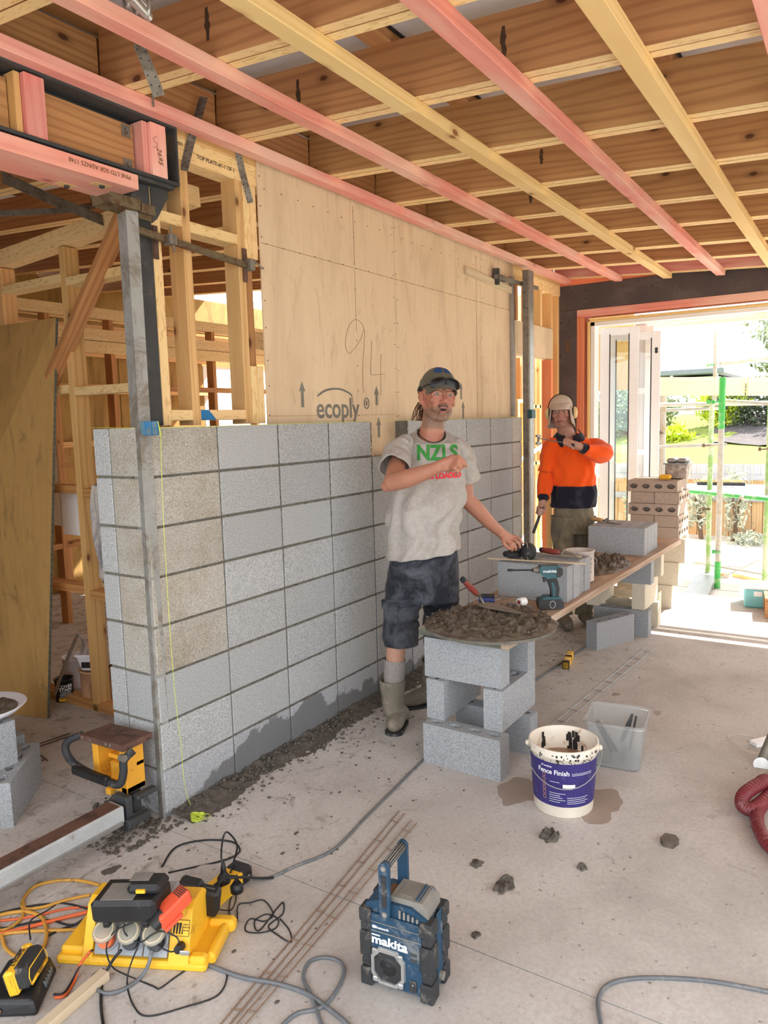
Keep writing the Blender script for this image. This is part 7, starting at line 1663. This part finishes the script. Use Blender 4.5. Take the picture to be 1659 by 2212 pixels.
MT['hivis'] = fabric('hivis', rgb(255, 96, 30), heather=.04); MT['navy'] = fabric('navy', rgb(34, 34, 48), heather=.15, dirt=rgb(80, 80, 92), amt=.2)
MT['work_pants'] = fabric('work_pants', rgb(116, 108, 92), heather=.12, dirt=rgb(166, 152, 126), amt=.45, dsc=5)
MT['sock'] = fabric('sock', rgb(150, 142, 138), heather=.1); MT['gumboot'] = plain('gumboot', rgb(122, 114, 100), .6, var=.15, dirt=rgb(150, 138, 122), dirtamt=.45, dscale=14, rnd=False)
MT['cap_olive'] = fabric('cap_olive', rgb(98, 94, 80), heather=.08); MT['cap_blue'] = plain('cap_blue', rgb(34, 74, 132), .8, var=.2); MT['cap_dark'] = fabric('cap_dark', rgb(46, 46, 46), heather=.1)
MT['lens'] = plain('lens', rgb(14, 14, 16), .22, spec=.35, var=.05); MT['khaki'] = fabric('khaki', rgb(196, 180, 164), heather=.08, dirt=rgb(150, 136, 122), amt=.3)
MT['muff'] = plain('muff', rgb(226, 196, 140), .6, dirt=rgb(180, 140, 96), dirtamt=.3, dscale=20); MT['hair_brown'] = plain('hair_brown', rgb(96, 66, 44), .8, var=.3, vscale=60)
MT['glove'] = plain('glove', rgb(196, 176, 160), .9)

# ---------------------------------------------------------------- the man in the grey T-shirt
m1 = thing('person', (1.38, -.40, 0), 'man in grey T-shirt, dark cargo shorts and cap, gesturing beside the mortar board', 'person')
H1 = hmat(945.5, 862, 3.84, .24, .10, .095, 1.09)
b = B(); head_shapes(b, H1, mouth_open=.006)
def hp1(p): return H1 @ Vector(p)
b.caps([(hp1((0, .0, -.03)), .058), (J(936, 915, 3.88), .060), (J(932, 940, 3.90), .066), (J(930, 965, 3.91), .066)])
# torso and hips inside the clothes
b.caps([(J(928, 1000, 3.93), .075), (J(925, 1100, 3.93), .09), (J(918, 1200, 3.93), .085)])
b.caps([(J(875, 972, 3.88), .042), (J(928, 972, 3.92), .05), (J(990, 976, 3.93), .042)])
# right arm (image left), bent across the chest
b.caps([(J(870, 975, 3.86), .046), (J(857, 1008, 3.75), .046), (J(848, 1042, 3.60), .044), (J(880, 1034, 3.54), .045), (J(915, 1022, 3.49), .037), (J(946, 1009, 3.45), .0275)])
b.ell(J(836, 1050, 3.62), (.03, .03, .03), n=8, m=10)
hand = [(J(946, 1007, 3.45), .026), (J(962, 1000, 3.44), .026), (J(975, 993, 3.43), .021)]
b.caps(hand); b.caps([(J(952, 1010, 3.45), .022), (J(968, 1008, 3.44), .023), (J(978, 1006, 3.43), .017)])
finger(b, [J(976, 986, 3.42), J(991, 986, 3.39), J(1003, 997, 3.40), J(1008, 1008, 3.42)], .0095, .0072)
finger(b, [J(978, 994, 3.42), J(992, 994, 3.385), J(1001, 1001, 3.40), J(997, 1010, 3.43)], .0098, .0078)
finger(b, [J(976, 1001, 3.42), J(988, 1003, 3.385), J(996, 1010, 3.40), J(991, 1017, 3.43)], .0095, .0075)
finger(b, [J(972, 1008, 3.42), J(982, 1012, 3.39), J(989, 1019, 3.405), J(984, 1024, 3.43)], .0088, .0070)
finger(b, [J(955, 1010, 3.48), J(968, 1017, 3.49), J(984, 1013, 3.48), J(1000, 1009, 3.45)], .0115, .0085)
# left arm (image right), hand on the tool
b.caps([(J(990, 980, 3.93), .046), (J(1001, 1030, 3.95), .047), (J(1006, 1078, 3.96), .043), (J(1030, 1100, 3.99), .043), (J(1058, 1130, 4.04), .035), (J(1081, 1150, 4.09), .0275)])
b.caps([(J(1081, 1150, 4.09), .027), (J(1092, 1158, 4.11), .028), (J(1103, 1163, 4.12), .022)]); b.caps([(J(1084, 1156, 4.08), .022), (J(1095, 1168, 4.09), .020)])
finger(b, [J(1103, 1157, 4.13), J(1116, 1160, 4.12), J(1125, 1167, 4.10), J(1129, 1174, 4.10)], .0098, .0075)
finger(b, [J(1104, 1163, 4.11), J(1115, 1168, 4.09), J(1122, 1176, 4.08), J(1123, 1183, 4.09)], .0100, .0078)
finger(b, [J(1101, 1168, 4.09), J(1110, 1174, 4.07), J(1115, 1182, 4.07), J(1114, 1188, 4.08)], .0097, .0075)
finger(b, [J(1096, 1171, 4.08), J(1103, 1178, 4.065), J(1107, 1185, 4.065), J(1106, 1190, 4.08)], .0088, .0070)
finger(b, [J(1086, 1163, 4.06), J(1089, 1175, 4.04), J(1098, 1184, 4.05), J(1106, 1186, 4.06)], .0118, .0090)
# legs
b.caps([(J(890, 1225, 3.93), .075), (J(872, 1300, 3.90), .068), (J(862, 1372, 3.88), .056), (J(855, 1400, 3.88), .050), (J(853, 1440, 3.90), .048), (J(850, 1500, 3.92), .038), (J(849, 1545, 3.93), .030)])
b.caps([(J(950, 1225, 3.96), .070), (J(952, 1300, 4.04), .065), (J(950, 1370, 4.10), .054), (J(940, 1420, 4.16), .048), (J(932, 1465, 4.21), .034)])
V, F = remesh(b, .0042, 3, .5)
o = B().add(V, F, 0, True).obj('body', MT['skin'], m1)
SK = rgb(186, 132, 108)[:3]; SKr = rgb(184, 108, 90)[:3]; BEARD = rgb(98, 72, 54)[:3]; BDK = rgb(70, 48, 36)[:3]; LIP = rgb(172, 108, 98)[:3]; GREYB = rgb(140, 122, 106)[:3]
Hi1 = H1.inverted()
def col1(v):
    p = Hi1 @ Vector(v); c = SK
    if p.length > .16:
        return lerp3(SK, SKr, .35 if v[2] > 1.42 else .12) if v[2] > .5 else rgb(192, 146, 124)[:3]
    n = noise.noise(Vector(v)*90)*.5+.5
    c = lerp3(c, SKr, .6*sm_(.06, .02, abs(abs(p.x)-.042))*sm_(.05, .0, abs(p.y+.02))*(p.z > 0))
    c = lerp3(c, SKr, .5*sm_(.018, .006, abs(p.x))*sm_(.10, .11, p.z))
    if abs(p.x) > .075: c = lerp3(c, SKr, .5)
    bd = sm_(-.036, -.058, p.y)*sm_(-.045, -.01, p.z)*sm_(-.150, -.13, p.y)
    if abs(p.x) > .045: bd = max(bd, sm_(.0, -.04, p.y)*sm_(.0, .03, p.z)*.5)
    mous = sm_(.030, .022, abs(p.x))*sm_(-.033, -.037, p.y)*sm_(-.052, -.047, p.y)*sm_(.07, .08, p.z)
    c = lerp3(c, lerp3(BEARD, GREYB, n if p.y < -.085 else n*.5), .92*bd*(.65+.35*n)); c = lerp3(c, BDK, .9*mous)
    lipd = max(0, 1-((p.x/.023)**2+((p.y+.0525)/.0055)**2)) + max(0, 1-((p.x/.020)**2+((p.y+.0685)/.0062)**2))
    if p.z > .085: c = lerp3(c, LIP, min(1, lipd*2.5))
    brow = sm_(.022, .012, abs(abs(p.x)-.030))*sm_(.006, .002, abs(p.y-.040)); 
    if p.z > .06: c = lerp3(c, BDK, .55*brow)
    return c
paint(o, [WM[o] @ Vector(v.co) for v in o.data.vertices], col1)
b = B(); b.ell(H1 @ Vector((.0, -.0585, .0895)), (.015, .0048, .006), R=H1.to_3x3(), n=8, m=12); b.obj('mouth', MT['print_black'], m1)
eyes(H1, m1, MT['iris_grey'])
# nostrils
b = B(); 
for s in (-1, 1): b.ell(H1 @ Vector((s*.0075, -.0325, .1015)), (.0038, .0022, .0042), R=H1.to_3x3(), n=6, m=8)
b.obj('nostrils', MT['print_brown'], m1)
# T-shirt
def tfold(p, a, t):
    n1 = noise.noise(Vector((p.x*5, p.y*5, p.z*9))); n2 = noise.noise(Vector((p.x*16, p.y*16, p.z*5+4)))
    drape = math.sin(a*9+p.z*8+5*n1)*.009*sm_(.65, .05, t)+math.sin(a*4-p.z*34+4*n2)*.005*sm_(.2, .5, t)*sm_(.98, .75, t)
    return (.017*n1+.012*n2+drape*1.35)*sm_(1.0, .86, t)
lv = []
for (u, v, hw, hd, tilt, drop, d) in ((914, 1197, 76, .150, 9, .0, 3.86), (916, 1160, 75, .150, 6, .0, 3.86), (919, 1110, 77, .158, 3, 0, 3.84), (923, 1065, 78, .150, 1, 0, 3.86), (927, 1020, 75, .132, 0, 0, 3.88), (929, 985, 74, .118, 0, .0, 3.90), (930, 962, 70, .104, -1, .01, 3.91), (931, 949, 57, .092, -2, .022, 3.91), (931, 942, 42, .082, -2, .036, 3.905), (932, 939, 33.5, .074, -2, .046, 3.90)):
    lv.append((J(u, v, d), hw*d/CF, hd, tilt*d/CF, drop))
V, F = loft(lv, RH, FH, fold=tfold)
bt_ = B().add(V, F, 0, True)
sleeve(bt_, [J(885, 965, 3.87), J(868, 968, 3.85), J(858, 988, 3.80), J(850, 1012, 3.73)], [.050, .066, .074, .080], seed=1.3, fold=.011)
sleeve(bt_, [J(975, 968, 3.91), J(992, 975, 3.92), J(1001, 1005, 3.93), J(1010, 1042, 3.945)], [.050, .064, .068, .069], seed=4.1, fold=.011)
sh = solid(bt_.obj('t_shirt', MT['tee_grey'], m1))
# collar rib and neck cord
nb = [lv[-1][0]+RH*(33*3.9/CF*1.0*math.cos(a))+FH*(.074*math.sin(a))+UP*(-2*3.9/CF*math.cos(a)-.046*math.sin(a)) for a in [i*PI/20 for i in range(40)]]
b = B(); b.tube(nb, .006, n=8, closed=True); b.obj('collar', MT['tee_grey'], sh)
b = B(); b.tube(catmull([J(902, 928, 3.86), J(906, 938, 3.83), J(915, 948, 3.805), J(930, 955, 3.79), J(945, 955, 3.80), J(957, 947, 3.83), J(962, 935, 3.87)], 6), .0026, n=6); b.obj('neck_cord', MT['print_black'], m1)
# print on the shirt
MT['print_green'] = plain('print_green', rgb(58, 142, 62), .8); MT['print_red'] = plain('print_red', rgb(222, 62, 66), .8)
def put(s, size, u, v, m, rotz=0.0, bold=.001, sx=1.0):
    vs_, fs = text_mesh(s, size, 0.0, bold, sx=sx); Mx = Mcols(RH*math.cos(rotz)+UP*math.sin(rotz), UP*math.cos(rotz)-RH*math.sin(rotz), FH, J(u, v, 3.7)); decal(sh, vs_, fs, Mx, FH, MT[m], sh, off=.003)
put('NZLS', .104, 948, 981, 'print_green', -.02, .004, .86); put('0800 LOADED', .036, 955, 1030, 'print_red', .02, .0025, .92)
b0 = text_mesh('_', .1, 0, 0)[0]
# shorts
def sfold(p, a, t): return .010*noise.noise(Vector((p.x*9, p.y*9, p.z*6)))+.006*noise.noise(Vector((p.x*22, p.y*22, p.z*14)))
lv = [(J(918, 1296, 3.90), 72*3.9/CF, .115, 0, 0), (J(916, 1255, 3.89), 76*3.9/CF, .128, 0, 0), (J(915, 1215, 3.88), 74*3.88/CF, .132, .0, 0), (J(916, 1178, 3.88), 68*3.88/CF, .122, .01, 0)]
V, F = loft(lv, RH, FH, fold=sfold); bs = B().add(V, F, 0, True)
sleeve(bs, [J(880, 1225, 3.90), J(872, 1290, 3.89), J(866, 1340, 3.88), J(866, 1391, 3.88)], [.098, .098, .094, .092], seed=2.2, fold=.008, nseg=44)
sleeve(bs, [J(955, 1225, 3.94), J(952, 1290, 4.02), J(950, 1340, 4.07), J(948, 1388, 4.12)], [.090, .094, .092, .090], seed=6.2, fold=.008, nseg=44)
sho = solid(bs.obj('cargo_shorts', MT['short_navy'], m1))
b = B(); Mk_ = Mcols(RH*.55+FH*.84, UP, (RH*.55+FH*.84).cross(UP)*1, J(838, 1320, 3.86)); nrm = (FH*.75-RH*.66).normalized(); tx = UP.cross(nrm).normalized()
Mk_ = Mcols(tx, UP, nrm, J(843, 1322, 3.81))
b.box((-.045, -.085, -.014), (.045, .035, .008), Mk_, bev=.006); b.box((-.050, .015, -.01), (.050, .062, .016), Mk_, bev=.006); b.obj('cargo_pocket', MT['short_navy'], sho)
# sock and boots
b = B(); V_ = sleeve(b, [J(853, 1424, 3.895), J(852.5, 1440, 3.90), J(852, 1456, 3.905), J(851, 1475, 3.91)], [.054, .055, .054, .052], seed=.5, fold=.002); b.obj('sock', MT['sock'], m1)
def boot(top, ank, heel, toe, rt, ra, name='boot'):
    b = B(); b.caps([(top, rt), (top.lerp(ank, .6), rt*.86), (ank, ra), (heel, ra*.92)]); d = (toe-heel); 
    b.caps([(heel, ra*.78), (heel+d*.45+UP*.008, ra*.86), (heel+d*.78, ra*.82), (toe, ra*.70)])
    V, F = remesh(b, .006, 3, .5); tp = top-(top-ank).normalized()*.004
    V, F = cut_mesh(V, F, [(tp, (ank-top).normalized()), (Vector((0, 0, .012)), UP)])
    t = B().add(V, F, 0, True).obj(name, MT['gumboot'], m1); solid(t, .004)
    pts = []; d2 = Vector((d.x, d.y, 0)).normalized(); n2 = Vector((d2.y, -d2.x, 0)); L_ = d.length
    for k in range(20): a = PI/2+PI*k/19; pts.append(heel+d2*(ra*.85*math.cos(a))+n2*(ra*.80*math.sin(a)))
    for k in range(20): a = -PI/2+PI*k/19; pts.append(heel+d2*(L_+ra*.72*math.cos(a))+n2*(ra*.86*math.sin(a)))
    b = B(); M0 = Matrix.Identity(4); b.prism([(p.x, p.y) for p in pts], .0, .016, M0); b.obj('sole', MT['black_rubber'], t); return t
fx = fl(848, 1548); toe = fl(845, 1572)
bt1 = boot(J(848, 1466, 3.91), J(849, 1532, 3.93), Vector((1.29, -.335, .058)), Vector((1.165, -.375, .048)), .070, .056)
boot(J(936, 1425, 4.17), J(931, 1462, 4.21), Vector((1.60, -.345, .055)), Vector((1.50, -.26, .045)), .066, .054)
# cap with sunglasses, pony tail
b = B()
def cap_crown(M, m, parent, rx=.0835, ry=.098, rz=.106, cy=.052, cz=-.010, ycut=.040, tiltf=.10, name='crown'):
    vs_ = []; nr, na = 12, 36
    for j in range(nr+1):
        t = j/nr*(PI/2+.12)
        for i in range(na):
            a = 2*PI*i/na; seam = 1+.006*abs(math.cos(a*3)); vs_.append(M @ Vector((rx*math.sin(t)*math.cos(a)*seam, cy+ry*math.cos(t), cz+rz*math.sin(t)*math.sin(a)*seam)))
    return solid(B().add(vs_, [(j*na+i, j*na+(i+1) % na, (j+1)*na+(i+1) % na, (j+1)*na+i) for j in range(nr) for i in range(na)], 0, True).obj(name, m, parent), .003)
def brim(M, m, parent, z0=.078, out=.070, wd=.078, y0=.046, drop=.022, curve=.024, name='brim'):
    vs_ = []; nu, nv = 24, 8
    for j in range(nv+1):
        t = j/nv
        for i in range(nu+1):
            s = -1+2*i/nu; ang = s*1.25; x = wd*math.sin(ang)*1.0; zf = z0*math.cos(ang)*1.0+.012; ext = out*t*math.cos(s*1.45)**.6 if abs(s) < 1 else 0
            vs_.append(M @ Vector((x*(1-.04*t), y0-drop*t-curve*(s*s)*(.4+.6*t), zf+ext)))
    return solid(B().add(vs_, [(j*(nu+1)+i, (j+1)*(nu+1)+i, (j+1)*(nu+1)+i+1, j*(nu+1)+i+1) for j in range(nv) for i in range(nu)], 0, True).obj(name, m, parent), .004)
cp = cap_crown(H1, MT['cap_olive'], m1, name='cap'); brim(H1, MT['cap_olive'], cp, y0=.060, drop=.026, curve=.022)
for s in (-1, 1):
    vs_ = []; n = 10
    for j in range(n+1):
        for i in range(n+1):
            a = PI/2-s*(.10+.62*i/n); t = .50+.42*j/n; k = 1.015+.0*j
            vs_.append(H1 @ Vector((.0835*k*math.sin(t)*math.cos(a), .052+.098*k*math.cos(t), -.010+.106*k*math.sin(t)*math.sin(a))))
    B().add(vs_, [(j*(n+1)+i, (j+1)*(n+1)+i, (j+1)*(n+1)+i+1, j*(n+1)+i+1) for j in range(n) for i in range(n)], 0, True).obj('blue_patch', MT['cap_blue'], cp)
b = B(); b.tube([H1 @ Vector((.084*math.cos(a), .048-.018*max(0, -math.sin(a)), -.010+.1075*math.sin(a))) for a in [PI+PI*.0+i*PI/20 for i in range(21)]], .010, n=8); b.obj('back_band', MT['cap_dark'], cp)
sg = thing('sunglasses', H1 @ Vector((0, .08, .11)), 'black wraparound sunglasses pushed up on the cap of the man in grey', 'glasses')
for s in (-1, 1):
    vs_ = []; n = 14; cx = s*.036
    for (k, off) in ((1.0, .0), (.0, .0)): pass
    ring = []
    for i in range(24):
        a = 2*PI*i/24; x = cx+.034*math.copysign(abs(math.cos(a))**.75, math.cos(a)); y = .070+.0215*math.copysign(abs(math.sin(a))**.75, math.sin(a)); z = .106-.30*(abs(x))**1.0*abs(x)*7.0+.003; ring.append((x, y-.25*abs(x), z))
    c0 = (cx, .070-.25*abs(cx), .106-.30*abs(cx)*abs(cx)*7+.008)
    b = B(); b.add([H1 @ Vector(p) for p in ring]+[H1 @ Vector(c0)], [(i, (i+1) % 24, 24) for i in range(24)], 0, True); b.obj('lens', MT['lens'], sg)
    b = B(); b.tube([H1 @ Vector(p) for p in ring], .0026, n=6, closed=True); b.obj('rim', MT['black_plastic'], sg)
    b = B(); b.tube([H1 @ Vector(p) for p in ((s*.068, .055, .075), (s*.082, .05, .04), (s*.088, .042, .0), (s*.088, .025, -.03))], .0028, n=6); b.obj('temple', MT['black_plastic'], sg)
b = B(); b.tube([H1 @ Vector(p) for p in ((-.006, .076, .110), (.0, .08, .113), (.006, .076, .110))], .003, n=6); b.obj('bridge', MT['black_plastic'], sg)
b = B(); r3 = random.Random(2)
for k in range(26):
    x = r3.uniform(-.06, -.0); p = [H1 @ Vector((x-.01, -.01, -.085)), H1 @ Vector((x-.028, -.045, -.085)), H1 @ Vector((x-.030+r3.uniform(-.012, .01), -.075, -.07+r3.uniform(-.01, .01))), H1 @ Vector((x-.040+r3.uniform(-.015, .01), -.10, -.065))]; b.tube(catmull(p, 4), .0022, n=5)
b.obj('hair', MT['hair_brown'], m1)

# ---------------------------------------------------------------- the man in orange
m2 = thing('person', (3.62, -.42, 0), 'man in orange and navy work shirt, flap cap and ear muffs, standing beyond the bench', 'person')
H2 = hmat(1212.5, 891.5, 5.70, -.34, -.06, -.03, .98)
b = B(); head_shapes(b, H2)
D2 = 5.74
b.caps([(H2 @ Vector((0, -.01, -.03)), .058), (J(1219, 925, 5.74), .058), (J(1227, 946, 5.77), .066)])
b.caps([(J(1236, 990, 5.79), .085), (J(1238, 1050, 5.79), .09), (J(1240, 1105, 5.79), .085)])
b.caps([(J(1194, 970, 5.77), .042), (J(1280, 970, 5.79), .042)])
b.caps([(J(1192, 972, 5.76), .044), (J(1180, 1028, 5.78), .038), (J(1173, 1079, 5.66), .028)])
b.caps([(J(1173, 1079, 5.66), .027), (J(1171, 1090, 5.65), .030), (J(1170, 1099, 5.64), .024)])
rodp = [J(1172, 1096, 5.60), J(1152, 1152, 5.58)]
for k, (du, dv) in enumerate(((0, 0), (-.5, 4), (-1, 8), (-2, 11.5))):
    finger(b, [J(1166+du, 1092+dv, 5.65), J(1161+du, 1096+dv, 5.61), J(1165+du, 1100+dv, 5.57), J(1172+du, 1100+dv, 5.57)], .0094, .0078)
finger(b, [J(1177, 1090, 5.63), J(1178, 1100, 5.59), J(1174, 1108, 5.56)], .011, .009)
b.caps([(J(1284, 972, 5.76), .044), (J(1300, 980, 5.50), .040), (J(1276, 975, 5.42), .040), (J(1252, 965, 5.36), .028)])
b.caps([(J(1252, 965, 5.36), .028), (J(1240, 961, 5.34), .031), (J(1231, 958, 5.34), .027)])
for k, (u, v) in enumerate(((1219, 957), (1224.5, 959), (1230, 962), (1235.5, 965))):
    finger(b, [J(u+6, v-8, 5.33), J(u, v-7, 5.29), J(u-1, v+1, 5.28), J(u+2.5, v+4, 5.30)], .0100, .0085)
finger(b, [J(1240, 955, 5.33), J(1228, 951, 5.31), J(1220, 954, 5.31)], .0110, .0088)
b.caps([(J(1220, 1110, 5.77), .065), (J(1216, 1200, 5.76), .05), (J(1216, 1300, 5.77), .038)]); b.caps([(J(1258, 1110, 5.80), .065), (J(1262, 1200, 5.81), .05), (J(1262, 1300, 5.82), .038)])
V, F = remesh(b, .0046, 3, .5)
o = B().add(V, F, 0, True).obj('body', MT['skin'], m2)
Hi2 = H2.inverted(); SK2 = rgb(184, 138, 118)[:3]; R2 = rgb(176, 108, 94)[:3]
def col2(v):
    p = Hi2 @ Vector(v); c = SK2
    if p.length > .16: return SK2 if v[2] > 1.25 else rgb(190, 150, 134)[:3]
    c = lerp3(c, R2, .6*sm_(.05, .01, abs(abs(p.x)-.042))*sm_(.05, .0, abs(p.y+.02))*(p.z > 0)); c = lerp3(c, R2, .5*sm_(.10, .11, p.z))
    st = sm_(-.03, -.07, p.y)*sm_(.0, .04, p.z); c = lerp3(c, rgb(150, 110, 90)[:3], .4*st)
    lipd = max(0, 1-((p.x/.022)**2+((p.y+.0525)/.005)**2)) + max(0, 1-((p.x/.019)**2+((p.y+.0635)/.005)**2))
    if p.z > .085: c = lerp3(c, rgb(150, 84, 76)[:3], min(1, lipd*2))
    if p.z > .09 and abs(p.y+.058) < .0018 and abs(p.x) < .021: c = rgb(90, 44, 40)[:3]
    brow = sm_(.022, .012, abs(abs(p.x)-.030))*sm_(.0065, .002, abs(p.y-.036))
    if p.z > .06: c = lerp3(c, rgb(110, 78, 58)[:3], .6*brow)
    return c
paint(o, [WM[o] @ Vector(v.co) for v in o.data.vertices], col2)
eyes(H2, m2, MT['iris_brown'])
RB2 = (RH*math.cos(.25)-FH*math.sin(-.25)*-1).normalized(); RB2 = (RH*.97+FH*.24).normalized(); FB2 = UP.cross(RB2)*1; FB2 = RB2.cross(UP).normalized()
if FB2.dot(FH) < 0: FB2 = -FB2
lv = []
for (u, v, hw, hd, tilt, drop, d) in ((1237, 1094, 45, .135, 0, 0, 5.76), (1238, 1072, 46.5, .14, 0, 0, 5.76), (1238, 1048, 47, .138, 0, 0, 5.76), (1237, 1015, 47, .132, 0, 0, 5.76), (1236, 990, 49, .125, 0, 0, 5.76), (1235, 970, 50, .112, 0, .0, 5.76), (1233, 955, 44, .098, 0, .012, 5.76), (1230, 945, 31, .085, 0, .022, 5.76), (1228, 941, 22, .075, 0, .030, 5.755)):
    lv.append((J(u, v, d), hw*d/CF, hd, tilt*d/CF, drop))
V, F = loft(lv, RB2, FB2, fold=tfold)
bo = B(); n0 = 72; split = 2*8*n0
zc = J(1238, 1048, 5.76).z
Fn = [f for f in F if sum(V[i].z for i in f)/4 < zc]; Fo = [f for f in F if sum(V[i].z for i in f)/4 >= zc]
def sub(V, F_):
    ids = sorted({i for f in F_ for i in f}); mp = {i: k for k, i in enumerate(ids)}; return [V[i] for i in ids], [tuple(mp[i] for i in f) for f in F_]
v_, f_ = sub(V, Fo); bo.add(v_, f_, 0, True)
sleeve(bo, [J(1205, 965, 5.76), J(1190, 970, 5.75), J(1182, 1005, 5.77), J(1179, 1032, 5.77), J(1174, 1074, 5.67)], [.062, .070, .062, .058, .046], seed=3.3, fold=.010)
sleeve(bo, [J(1270, 965, 5.77), J(1286, 968, 5.74), J(1303, 975, 5.60), J(1301, 981, 5.48), J(1276, 976, 5.42), J(1262, 969, 5.385)], [.064, .072, .066, .064, .056, .042], seed=8.3, fold=.009, k=8)
ws = solid(bo.obj('work_shirt', MT['hivis'], m2))
v_, f_ = sub(V, Fn); solid(B().add(v_, f_, 0, True).obj('navy_panel', MT['navy'], ws))
b = B(); sleeve(b, [J(1174, 1072, 5.675), J(1173, 1077, 5.665), J(1173, 1082, 5.66)], [.040, .034, .035], fold=.001); sleeve(b, [J(1264, 970, 5.39), J(1259, 968, 5.375), J(1255, 966.5, 5.37)], [.042, .036, .036], fold=.001); b.obj('cuffs', MT['navy'], ws)
# collar: two leaves
for s in (-1, 1):
    vs_ = []; n = 10
    for i in range(n+1):
        a = PI/2-s*(.35+1.9*i/n); cc = J(1229, 939, 5.755)
        p = cc+RB2*(.082*math.cos(a))+FB2*(.080*math.sin(a))+UP*(.022-.030*math.sin(a)); q = cc+RB2*(.122*math.cos(a))+FB2*(.118*math.sin(a))+UP*(-.026-.045*math.sin(a)-(.024 if i < 2 else 0))
        vs_ += [p, q]
    solid(B().add(vs_, [(2*i, 2*i+1, 2*i+3, 2*i+2) for i in range(n)], 0, True).obj('collar', MT['navy'], ws), .003)
vn = B(); 
# trousers
lv = [(J(1240, 1150, 5.77), 42*D2/CF, .11, 0, 0), (J(1239, 1115, 5.77), 43*D2/CF, .125, 0, 0), (J(1238, 1085, 5.77), 40*D2/CF, .12, 0, 0)]
V, F = loft(lv, RB2, FB2, fold=sfold); bp_ = B().add(V, F, 0, True)
sleeve(bp_, [J(1218, 1115, 5.74), J(1216, 1190, 5.74), J(1216, 1250, 5.75), J(1216, 1325, 5.76)], [.088, .084, .078, .070], seed=1.2, fold=.016, nseg=44, k=10)
sleeve(bp_, [J(1260, 1115, 5.79), J(1262, 1190, 5.80), J(1262, 1250, 5.81), J(1262, 1325, 5.82)], [.088, .084, .078, .070], seed=5.2, fold=.016, nseg=44, k=10)
solid(bp_.obj('trousers', MT['work_pants'], m2))
for (u, d) in ((1216, 5.74), (1262, 5.80)):
    c = J(u, 1325, d); b = B(); b.caps([(Vector((c.x, c.y, .06)), .05), (Vector((c.x-.06, c.y-.05, .05)), .046), (Vector((c.x-.13, c.y-.09, .042)), .036)]); V, F = remesh(b, .008, 2); V, F = cut_mesh(V, F, [(Vector((0, 0, .006)), UP)]); B().add(V, F, 0, True).obj('boot', MT['gumboot'], m2)
# flap cap and ear muffs
cp = cap_crown(H2, MT['khaki'], m2, rx=.086, ry=.086, rz=.106, name='cap'); brim(H2, MT['khaki'], cp, z0=.080, out=.085, y0=.078, drop=.040, curve=.014)
vs_ = []; n = 22
for i in range(n+1):
    a = -PI/2+(-1+2*i/n)*2.2
    for j in range(7):
        t = j/6; e_ = abs(-1+2*i/n); k = 1+.34*t*t*(1-.4*e_)+.05*math.sin(i*1.3)*t; vs_.append(H2 @ Vector((.087*k*math.cos(a), .055-(.180-.05*e_**4)*t, -.010+(.106*k)*math.sin(a)+.02*t)))
solid(B().add(vs_, [(i*7+j, (i+1)*7+j, (i+1)*7+j+1, i*7+j+1) for i in range(n) for j in range(6)], 0, True).obj('neck_flap', MT['khaki'], cp), .003)
em2 = thing('ear_muffs', H2 @ Vector((.1, 0, 0)), 'cream ear muffs worn over the cap by the man in orange', 'ear muffs')
for s in (-1, 1):
    b = B(); b.ell(H2 @ Vector((s*.102, -.004, .0)), (.022, .046, .032), R=H2.to_3x3(), n=12, m=16); b.obj('cup', MT['muff'], em2); b = B(); b.ell(H2 @ Vector((s*.088, -.004, .0)), (.014, .048, .036), R=H2.to_3x3(), n=10, m=14); b.obj('cushion', MT['black_rubber'], em2)
b = B(); b.tube([H2 @ Vector((.102*math.cos(a), .03+.113*math.sin(a), -.02)) for a in [i*PI/16 for i in range(17)]], .004, n=6); b.obj('headband', MT['black_plastic'], em2)
# the tools he holds
jr = thing('jointing_tool', J(1195, 951, 5.3), 'wheeled mortar raking tool held up by the man in orange', 'tool')
B().cyl(J(1226, 959, 5.30), J(1241, 962, 5.28), .012, n=10).obj('handle', MT['black_rubber'], jr); B().cyl(J(1228, 958, 5.30), J(1164, 947, 5.30), .004, n=8).obj('rod', MT['galv_dull'], jr)
b = B(); b.cyl(J(1164, 940, 5.30), J(1162, 958, 5.30), .007, n=8); b.obj('axle', MT['galv_dull'], jr)
for (v) in (942, 958): B().cyl(J(1163, v-2.5, 5.30), J(1163, v+2.5, 5.30), .020, n=16).obj('wheel', MT['galv'], jr)
jb = thing('jointing_bar', J(1160, 1125, 5.58), 'dark flat bar held low by the man in orange', 'tool'); timber('bar', rodp[0], rodp[1], .012, .022, MT['steel_dark'], jb)
